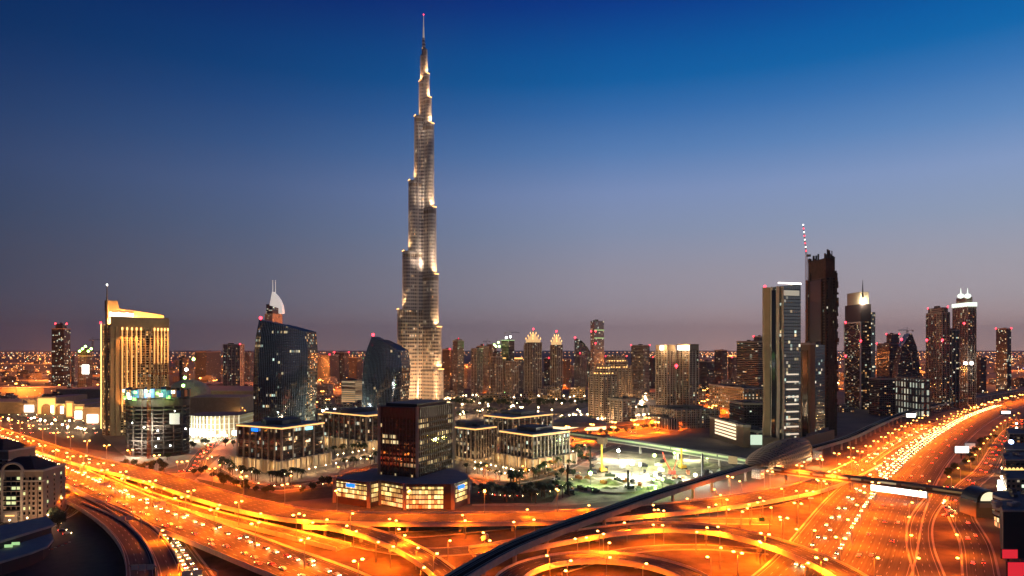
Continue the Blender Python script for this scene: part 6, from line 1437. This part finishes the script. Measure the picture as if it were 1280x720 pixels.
for i in range(26):
    px, py = rnd.uniform(1045, 1215), rnd.uniform(476, 508); lamp('far' if i % 3 else 'souk', P(px, py), 'lamp on the streets behind the metro viaduct at right', 'lamps behind the metro line', 0)
for i in range(22):
    px, py = rnd.uniform(560, 900), rnd.uniform(468, 492); lamp('far', P(px, py), 'lamp on a street between the skyline towers', 'lamps between the skyline towers', 0)
rowl('souk', [(560, 525), (590, 520), (620, 516)], 10, 'warm lamp in the park beside the supertall', 'park lamps beside the supertall', 12)
rowl('souk', [(20, 528), (70, 532), (115, 545)], 14, 'white lamp in the mall car park', 'lamps in the mall car park', 14)
rowl('souk', [(240, 552), (300, 552)], 6, 'bright lamp before the blazing mall front', 'lamps before the blazing mall front', 4)
rowl('souk', [(1252, 640), (1253, 600), (1257, 570), (1264, 550), (1276, 533)], 12, 'bright lamp before the shops on the right edge', 'lamps before the right-hand shops', 3)
rowl('souk', [(1100, 486), (1160, 484)], 8, 'lamp in the square before the sloping tower', 'lamps before the sloping tower', 12)
flush_lamps()
# work floodlights
for px, py, h, c, e, r, lab in ((773, 575, 10, 'w', 2.0e5, 1.6, 'white work floodlight at the back left of the pit'), (790, 596, 13, 'w', 3.5e5, 2.2, 'largest blazing white work floodlight in the middle of the pit'), (800, 594, 10, 'w', 1.5e5, 1.4, 'white work floodlight just right of the largest one'),
    (818, 583, 11, 'g', 2.0e5, 1.7, 'greenish white work floodlight at the back of the pit'), (738, 606, 10, 'g', 1.5e5, 1.7, 'bright green work floodlight at the left of the pit'), (817, 611, 8, 'g', 5e4, 1.1, 'small green work floodlight, left of a pair'), (828, 611, 8, 'g', 5e4, 1.1, 'small green work floodlight, right of a pair'),
    (819, 621, 7, 'g', 3e4, 1., 'small green work floodlight nearest the metro viaduct'), (869, 602, 6, 'w', 1.2e5, 1.4, 'white work floodlight at the foot of the black rig'), (843, 577, 9, 'g', 6e4, 1.1, 'greenish work floodlight behind the red excavator'), (884, 582, 8, 'g', 6e4, 1.2, 'greenish work floodlight at the right end of the pit'), (862, 575, 7, 'w', 4e4, 1., 'white work lamp beside the covered walkway')):
    q = P(px, py); t_ = thing('work_floodlight', lab, 'floodlight', q); b = MB(); b.tube((q.x, q.y, 0), (q.x, q.y, h), .25, .15, 6); b.build('post', M['steel'], t_)
    b = MB(); b.ball((q.x, q.y-.3, h), r, n=10); b.build('lamp_head', M['whitelamp' if c == 'w' else 'greenlamp'], t_)
    l = bpy.data.lights.new('work_light', 'POINT'); l.color = (1, .95, .75) if c == 'w' else (.62, 1, .3); l.energy = e*(.9 if c == 'w' else .28); l.shadow_soft_size = 1.4; o = bpy.data.objects.new('work_light', l); sc.collection.objects.link(o); o.parent = t_; o.location = (0, -1.5, h+2.2)
# green and white lamps by the dome
for px, py, c in ((233, 462, 'w'), (231, 472, 'g'), (242, 449, 'g'), (229, 482, 'g')):
    Y = 1380; q = Vector((X_(px, Y), Y, 0)); t_ = thing('floodlight_mast', {462: 'white floodlight above the mall dome', 472: 'green floodlight in front of the dome, middle one', 449: 'topmost green floodlight above the dome', 482: 'lowest green floodlight before the dome'}[py], 'floodlight', q); b = MB(); z = Z_(py, Y); b.tube((q.x, q.y, 0), (q.x, q.y, z), .4); b.build('post', M['steel'], t_); b = MB(); b.ball((q.x, q.y, z), 3); b.build('lamp_head', M['whitelamp' if c == 'w' else 'greenlamp'], t_)
# ------------------------------------------------------------------ cars
def carproto(col, side):
    t = thing('car', 'x', 'car'); b = MB()
    prof = [(-2.2, .35), (2.2, .35), (2.25, .75), (1.3, .9), (.55, 1.42), (-1.1, 1.45), (-1.9, .98), (-2.25, .9)]
    b.loft([[(x, s*.88, z) for x, z in prof] for s in (1, -1)], 0, 0, capb=True); b.build('body', M[col], t)
    gl = [(1.15, .93), (.5, 1.38), (-1.05, 1.4), (-1.75, .98)]; b = MB(); b.loft([[(x, s*.9, z) for x, z in gl] for s in (1, -1)], 0, 0, capb=True); b.build('windows', M['glassdk'], t)
    for x in (-1.35, 1.35):
        for s in (-1, 1): b = MB(); b.tube((x, s*.75, .33), (x, s*.92, .33), .33, n=10); b.build('wheel', M['dark'], t)
    for s in (-1, 1):
        b = MB(); b.box(2.27, s*.62, .48, .1, .46, .34); b.build('headlight', M['headlight'], t)
        b = MB(); b.box(-2.28, s*.66, .62, .1, .4, .26); b.build('taillight', M['taillight'], t)
    if side:
        o = bpy.data.objects.new('beam', BEAM); sc.collection.objects.link(o); o.parent = t; o.location = (2.6, 0, .8); o.rotation_euler = (0, R(-78), 0); o.rotation_euler = (R(90-6), 0, R(-90))
    return t
M['headlight'] = E('headlight_glow', (1, .68, .3), 32, False); M['taillight'] = E('taillight_glow', (1, .03, .01), 30, False)
BEAM = ldata('headlight_beam', 'SPOT', (1, .6, .22), 4000, .4, 80)
for n_, c_ in (('carwhite', (.7, .7, .7)), ('cargrey', (.25, .25, .27)), ('carblack', (.02, .02, .022)), ('carred', (.35, .03, .02)), ('carblue', (.03, .06, .2))): M[n_] = mat(n_[3:]+'_car_paint', c_, .3, .2)
CP = {}
for n_ in ('carwhite', 'cargrey', 'carblack', 'carred', 'carblue'):
    for s_ in (0, 1): CP[(n_, s_)] = carproto(n_, s_)
cused = set()
CARS = []
def car(p, a, beam, label, group): CARS.append((Vector(p), a, beam, label, group))
def flush_cars():
    L = sorted(CARS, key=lambda x: x[0].length)
    for c in L[:292]: car_(*c)
    if L[292:]: merge('far_cars', [(CP[(rnd.choice(['carwhite', 'cargrey', 'carblack']), b)], p, a) for p, a, b, _, _ in L[292:]], 'the many farther cars, tiny specks of head and tail lights', 'cars')
    for k in CP:
        if k not in cused: GONE.append(CP[k])
def car_(p, a, beam, label, group):
    k = (rnd.choices(['carwhite', 'cargrey', 'carblack', 'carred', 'carblue'], [5, 3, 2, 1, 1])[0], beam)
    o = CP[k] if k not in cused else copy_tree(CP[k]); cused.add(k); o.location = p; o.rotation_euler = (0, 0, a); o['label'] = label; o['group'] = group
def traffic(key, offs, gap, sgn, label, group, d0=0, d1=None, z=.02, beam=0, jam=.35):
    pa, wd, ln = roads[key]
    for of in offs:
        d = d0+rnd.uniform(0, gap)
        while d < (d1 or pa.L):
            q, a = pa.at(d, of); py = HOR+(CAM_H-q.z)*FPX/max(q.y, 1); px = 640+q.x/max(q.y, 1)*FPX
            if -20 < px < 1300 and py < 735 and q.y > 200:
                q2, _ = pa.at(d+3, of); pitch = 0
                car(q+Vector((0, 0, z)), a+(math.pi if sgn < 0 else 0), beam if rnd.random() < .5 else 0, label, group)
            d += gap*rnd.uniform(1-jam, 1+jam*1.6)
traffic('hw', (-3.5, -7.5, -11.5), 13, -1, 'car coming down the near-side lanes of the wide highway with headlights on', 'oncoming cars on the wide highway', 420, 1450, beam=1)
traffic('hw', (-5, ), 11, -1, 'car with headlights on in the nearer stretch of the wide highway', 'oncoming cars on the nearer highway', 120, 420, beam=1)
traffic('hw', (-16, -20), 30, -1, 'car in the outer oncoming lanes of the wide highway', 'cars in the outer oncoming lanes', 100, 900, beam=1)
traffic('hw', (6, 12, 20), 60, 1, 'car driving away along the wide highway showing red tail lights', 'cars driving away on the wide highway', 100, 1000)
traffic('r1', (10.5, ), 12, -1, 'car with headlights on in the outermost lane of the long flyover', 'cars in the outermost lane of the long flyover', 60, 620, beam=1)
traffic('r1', (7,), 12, 1, 'car queueing in the far lanes of the long flyover', 'cars queued on the long flyover', 60, 620, beam=1)
traffic('r1', (-4, ), 45, 1, 'car driving right along the near lanes of the long flyover', 'cars on the near lanes of the long flyover', 60, 900)
traffic('r2', (-6, ), 11, 1, 'car in the dense file on the near carriageway of the widest elevated highway', 'file of cars on the elevated highway', 60, beam=1)
traffic('r2', (-10, ), 48, 1, 'car on the near carriageway of the widest elevated highway', 'cars on the near carriageway of the elevated highway', 100, beam=1)
traffic('r2', (7, ), 14, -1, 'car in the red-lit file on the far carriageway of the widest elevated highway', 'red-lit file of cars on the elevated highway', 60)
traffic('r2', (11, ), 60, -1, 'car on the far carriageway of the widest elevated highway', 'cars on the far carriageway of the elevated highway', 100)
traffic('under', (-2, 2), 9, 1, 'car with bright white headlights on the underpass road', 'cars on the underpass road', 0, beam=1)
traffic('apt', (-1.5, 1.5), 11, 1, 'car on the access road beside the arched apartment building', 'cars on the apartment access road', 0, 90, beam=1)
traffic('g_c', (-3, 0), 40, -1, 'car on the road beneath the metro viaduct', 'cars beneath the metro viaduct', 10, 700, beam=1)
traffic('serv', (2, -3), 50, 1, 'car on the service road before the right-hand shops', 'cars on the service road', 60, beam=0)
traffic('boul', (-6, 6), 45, 1, 'car on the orange boulevard', 'cars on the orange boulevard')
traffic('mallrd', (2, -2), 22, 1, 'car on the curving mall road', 'cars on the mall road', beam=1)
for r_ in range(6):
    for c_ in range(11):
        if rnd.random() < .75:
            Y = 960+r_*52; px = 5+c_*11.5-r_*1.0+rnd.uniform(-1, 1); car((X_(px, Y), Y, .1), rnd.uniform(-.2, .2)+(0 if r_ % 2 else math.pi)-1.57, 0, 'parked car in the bright mall car park at left', 'cars parked at the mall')
for px, py, lab in ((72, 655, 'dark car parked on the dim lot by the arched apartment building'), (78, 664, 'pale car parked on the dim lot, nearer of the two'), (84, 668, 'pale car at the corner of the dim lot')):
    q = P(px, py, 0); car(q+Vector((0, 0, .08)), .4, 0, lab, 'cars on the dim lot')
for i in range(14): q = P(1184+rnd.uniform(-4, 8), 612+rnd.uniform(-4, 34)); car(q+Vector((0, 0, .1)), rnd.choice((0, math.pi)), 0, 'car parked under the right end of the footbridge', 'cars parked under the footbridge')
for px, py in ((602, 617), (612, 619), (622, 620), (634, 621), (650, 621), (668, 619), (684, 615), (700, 608), (712, 600), (722, 592), (340, 608), (372, 609), (400, 606), (420, 602), (320, 605), (300, 600)):
    q = P(px, py); car(q+Vector((0, 0, .12)), rnd.uniform(-.3, .3), 0, 'car parked beside the inner roads between the office blocks', 'cars parked among the office blocks')
for i in range(18): q = P(12+i*4.4, 706-i*1.6-(i % 3)*.4); b = MB(); b.box(q.x, q.y, .07, 1.3, .35, .25, .1); b.build('kerb_stone', M['white' if i % 2 else 'red'], None, label='painted kerb stone on the dim lot, lower left', cat='kerb stone', group='painted kerb stones on the dim lot')
flush_cars()
# ------------------------------------------------------------------ palms and trees
def palmproto():
    t = thing('palm_tree', 'x', 'palm tree'); b = MB(); pr = (0, 0, 0); r = .32
    for i in range(5): p = (.12*i, .05*i*i*.3, 1.5*(i+1)); b.tube(pr, p, r, r*.9, 7); pr = p; r *= .9
    b.build('trunk', M['bark'], t); b = MB(); rr_ = random.Random(4)
    for i in range(18):
        a = 2*math.pi*i/18+rr_.uniform(-.2, .2); up = rr_.uniform(-.2, .9); d = Vector((math.cos(a), math.sin(a), 0)); n = Vector((-d.y, d.x, 0)); o = Vector(pr); seg = []
        for k in range(6): f = k/5; seg.append(o+d*3.4*f+Vector((0, 0, up*2.2*f-2.6*f*f)))
        for k in range(5):
            w0, w1 = .55*math.sin(math.pi*(k+.15)/5.4), .55*math.sin(math.pi*(k+1.15)/5.4+.0)
            dz = Vector((0, 0, -.35)); b.face([seg[k], seg[k+1], seg[k+1]+n*w1+dz*w1, seg[k]+n*w0+dz*w0]); b.face([seg[k+1], seg[k], seg[k]-n*w0+dz*w0, seg[k+1]-n*w1+dz*w1])
    b.build('crown', M['leaf'], t); return t
def treeproto():
    t = thing('leafy_tree', 'x', 'tree'); b = MB(); b.tube((0, 0, 0), (0, 0, 2.6), .3, .2, 7)
    rr_ = random.Random(9)
    for i in range(5): a = i*1.26; b.tube((0, 0, 2.3), (1.5*math.cos(a), 1.5*math.sin(a), 4.2), .14, .06, 5)
    b.build('trunk', M['bark'], t); b = MB()
    for i in range(520):
        v = Vector((rr_.gauss(0, 1), rr_.gauss(0, 1), rr_.gauss(0, .8))); v.normalize(); p = v*rr_.uniform(.45, 1)**.5*2.6*(1+.25*math.sin(v.x*5+v.y*4)); p.z = p.z*.75+4.8
        n = Vector((rr_.gauss(0, 1), rr_.gauss(0, 1), rr_.gauss(0, 1))).normalized(); u = n.orthogonal().normalized()*.38; w_ = n.cross(u); b.face([p-u, p-w_*.6, p+u, p+w_*.6])
    b.build('crown', M['leaf2'], t); return t
TP = {'palm_tree': palmproto(), 'leafy_tree': treeproto()}; tused = set()
def plant_(kind, q, s, label, group):
    o = TP[kind] if kind not in tused else copy_tree(TP[kind]); tused.add(kind); o.location = q; o.rotation_euler = (0, 0, rnd.uniform(0, 6)); o.scale = (s, s, s*rnd.uniform(.9, 1.15)); o['label'] = label; o['group'] = group
def scatter(kind, pts, n, label, group, jit=6, s0=1, s1=1.5):
    for i in range(n):
        f = rnd.uniform(0, len(pts)-1.001); k = int(f); a, b_ = pts[k], pts[k+1]; q = P(a[0]+(b_[0]-a[0])*(f-k), a[1]+(b_[1]-a[1])*(f-k))
        plant_(kind, q+Vector((rnd.uniform(-jit, jit), rnd.uniform(-jit, jit), 0)), rnd.uniform(s0, s1), label, group)
scatter('palm_tree', [(265, 578), (300, 599), (352, 603), (400, 592), (470, 578)], 36, 'palm before the arcade of the signed office block', 'palms before the signed block', 5)
scatter('palm_tree', [(405, 572), (470, 562)], 14, 'palm before the dark glass office block', 'palms before the dark glass block', 6)
scatter('palm_tree', [(588, 590), (640, 606), (690, 590), (730, 563)], 44, 'palm in the court before the ribbed office blocks', 'palms before the ribbed blocks', 8)
scatter('palm_tree', [(690, 532), (760, 527), (800, 515), (845, 520)], 40, 'palm along the palm-lit street', 'palms along the palm-lit street', 7, 1.2, 1.8)
scatter('palm_tree', [(560, 528), (620, 518), (660, 524)], 26, 'palm in the park beside the supertall', 'palms beside the supertall', 18, 1.2, 1.8)
scatter('leafy_tree', [(560, 505), (640, 508), (735, 506)], 60, 'tree in the dark park below the tower row', 'trees in the dark park', 30, 1.2, 2.2)
scatter('leafy_tree', [(150, 585), (200, 590), (235, 560), (300, 556)], 34, 'tree along the mall road', 'trees along the mall road', 12, .8, 1.4)
scatter('leafy_tree', [(700, 548), (780, 541), (850, 532)], 30, 'small tree along the wall beside the boulevard', 'trees beside the boulevard', 9, .8, 1.3)
scatter('leafy_tree', [(1180, 600), (1210, 572), (1240, 545)], 20, 'tree on the grass strip right of the wide highway', 'trees on the grass strip', 7, .8, 1.3)
scatter('leafy_tree', [(66, 652), (72, 662), (74, 690)], 8, 'dark tree by the apartment building and the hall', 'trees by the apartment building', 3, 1, 1.4)
scatter('leafy_tree', [(1100, 512), (1140, 503), (1090, 520)], 16, 'dark tree on the empty lot behind the metro viaduct', 'trees behind the metro viaduct', 12, 1, 1.8)
scatter('palm_tree', [(598, 622), (650, 626), (700, 622)], 26, 'palm in the dark garden between the ribbed block and the long flyover', 'palms in the dark garden', 10)
scatter('leafy_tree', [(596, 612), (640, 618), (690, 612), (640, 628)], 34, 'bush-like tree in the dark garden before the ribbed blocks', 'trees in the dark garden', 9, .6, 1.1)
scatter('leafy_tree', [(250, 592), (300, 615), (380, 618), (415, 606)], 30, 'tree on the dark verge before the signed office block', 'trees on the dark verge', 8, .6, 1.2)
scatter('leafy_tree', [(700, 606), (720, 580), (735, 562)], 24, 'dusty tree at the left edge of the construction pit', 'trees by the construction pit', 9, .6, 1.1)
scatter('palm_tree', [(410, 560), (450, 556)], 10, 'palm behind the dark glass office block', 'palms behind the dark glass block', 8)
# low wall along the boulevard
pa = Path([P(x, y, 0) for x, y in ((640, 549), (700, 543), (760, 534), (815, 528), (832, 524))], 12); b = MB(); pa.sweep(b, [(-.6, 0), (.6, 0), (.6, 6), (-.6, 6)]); b.build('boundary_wall', M['stone'], None, label='long pale curved boundary wall between the palm-lit street and the boulevard', cat='wall')
# ------------------------------------------------------------------ far away street lights: thousands, strung along roads
def farlights():
    r2 = random.Random(77); b = {k: MB() for k in ('o', 'w', 'r', 'g', 'b')}
    def dot(k, x, y, z, r):
        m = b[k]; p = [(x+r, y, z), (x, y+r, z), (x-r, y, z), (x, y-r, z), (x, y, z+r), (x, y, z-r)]; i = len(m.v); m.v += p
        for f in ((0, 1, 4), (1, 2, 4), (2, 3, 4), (3, 0, 4), (1, 0, 5), (2, 1, 5), (3, 2, 5), (0, 3, 5)): m.f.append(tuple(i+j for j in f)); m.m.append(0); m.sm.append(False); m.uv += [(0, 0)]*3
    def street(x0, y0, x1, y1, gap, k='o', z=12, j=3):
        L = math.hypot(x1-x0, y1-y0); n = int(L/gap)
        for i in range(n):
            f = i/n; x, y = x0+(x1-x0)*f+r2.uniform(-j, j), y0+(y1-y0)*f+r2.uniform(-j, j)
            px = 640+x/y*FPX
            if -60 < px < 1340: dot(k if r2.random() < .93 else 'w', x, y, z+r2.uniform(-2, 3), y*.00045+r2.uniform(.2, .5))
    for i in range(120):
        Y = (r2.uniform(1600**.5, 9500**.5))**2; px = r2.choice([r2.uniform(-60, 130), r2.uniform(200, 460), r2.uniform(855, 960), r2.uniform(1040, 1320), r2.uniform(-60, 1320)])
        x = X_(px, Y); a = r2.choice([0, .15, -.2, 1.2]); L = r2.uniform(150, 900)*(Y/3000)**.5; street(x, Y, x+L*math.cos(a), Y+L*math.sin(a)*.9, 32+Y*.006)
    for i in range(1500):
        Y = (r2.uniform(1500**.5, 16000**.5))**2; px = r2.choice([r2.uniform(-60, 128), r2.uniform(205, 500), r2.uniform(860, 1000), r2.uniform(1040, 1330), r2.uniform(-60, 1320)])
        dot(r2.choices(['o', 'w', 'r', 'g', 'b'], [70, 16, 8, 4, 2])[0], X_(px, Y), Y, r2.uniform(4, 14), Y*.0004+r2.uniform(.2, .7))
    for (px0, px1, Y) in ((-60, 128, 9000), (-60, 330, 13000), (-60, 128, 4600), (700, 960, 9000), (1040, 1330, 8000), (560, 960, 14000), (1040, 1330, 14000), (-60, 60, 2600), (210, 300, 3200), (395, 450, 3600)):
        street(X_(px0, Y), Y, X_(px1, Y)*1.0+1, Y*1.02, 26+Y*.004, 'o')
    for k, m in (('o', 'fl_o'), ('w', 'fl_w'), ('r', 'fl_r'), ('g', 'fl_g'), ('b', 'fl_b')):
        nm = {'o': 'orange', 'w': 'white', 'r': 'red', 'g': 'green', 'b': 'blue'}[k]
        b[k].build('distant_lights', M[m], None, label='scattered tiny '+nm+' lights of the far city', cat='city lights', kind='stuff')
M['fl_o'] = E('far_orange_glow', (1, .4, .1), 7); M['fl_w'] = E('far_white_glow', (1, .85, .65), 7); M['fl_r'] = E('far_red_glow', (1, .05, .05), 5); M['fl_g'] = E('far_green_glow', (.3, 1, .3), 4); M['fl_b'] = E('far_blue_glow', (.2, .4, 1), 4)
for k in ('fl_o', 'fl_w', 'fl_r', 'fl_g', 'fl_b'): M[k].cycles.emission_sampling = 'NONE'
farlights()
# broad glow of those districts on the ground: one added mast light each, in place of many small lamps
for i, (px, Y) in enumerate(((20, 1700), (60, 2500), (-20, 3500), (100, 3400), (250, 2000), (300, 3000), (400, 1900), (420, 3200), (880, 2200), (920, 3200), (1080, 2300), (1150, 3000), (1260, 2300), (1290, 3500), (1000, 4500), (50, 5200), (350, 5200), (900, 5200), (1200, 5500))):
    q = Vector((X_(px, Y), Y, 0)); h = 30; t_ = thing('added_glow_mast', 'tall mast light added in a far district for its orange ground glow', 'high mast light', q, 'mast lights added for the glow of far districts'); b = MB(); b.tube(q, q+Vector((0, 0, h)), .8, .4, 6); b.build('post', M['steel'], t_)
    b = MB(); b.ball(q+Vector((0, 0, h)), 2.2+Y*.0004, n=8, sz=.5); b.build('lamp_head', M['sodium'], t_)
    l = bpy.data.lights.new('added_glow_light', 'POINT'); l.color = (1, .25, .04); l.energy = 3e6*(Y/2500)**1.2; l.shadow_soft_size = 3; o = bpy.data.objects.new('added_glow_light', l); sc.collection.objects.link(o); o.parent = t_; o.location = (0, 0, h+22)

for g_ in GONE:
    for ch in list(g_.children): bpy.data.objects.remove(ch)
    bpy.data.objects.remove(g_)
# ------------------------------------------------------------------ evening haze
hz = MB(); hz.box(0, 12000, -2, 50000, 27000, 870)
hm = bpy.data.materials.new('evening_haze'); hm.use_nodes = True; t = hm.node_tree; t.nodes.clear()
o_ = nd(t, 'ShaderNodeOutputMaterial'); v_ = nd(t, 'ShaderNodeVolumePrincipled'); v_.inputs['Color'].default_value = (.62, .66, .8, 1); v_.inputs['Density'].default_value = 3.5e-5; v_.inputs['Anisotropy'].default_value = .3
lk(t, v_.outputs[0], o_.inputs['Volume'])
hz.build('haze', hm, kind='stuff')
sc.cycles.volume_bounces = 0
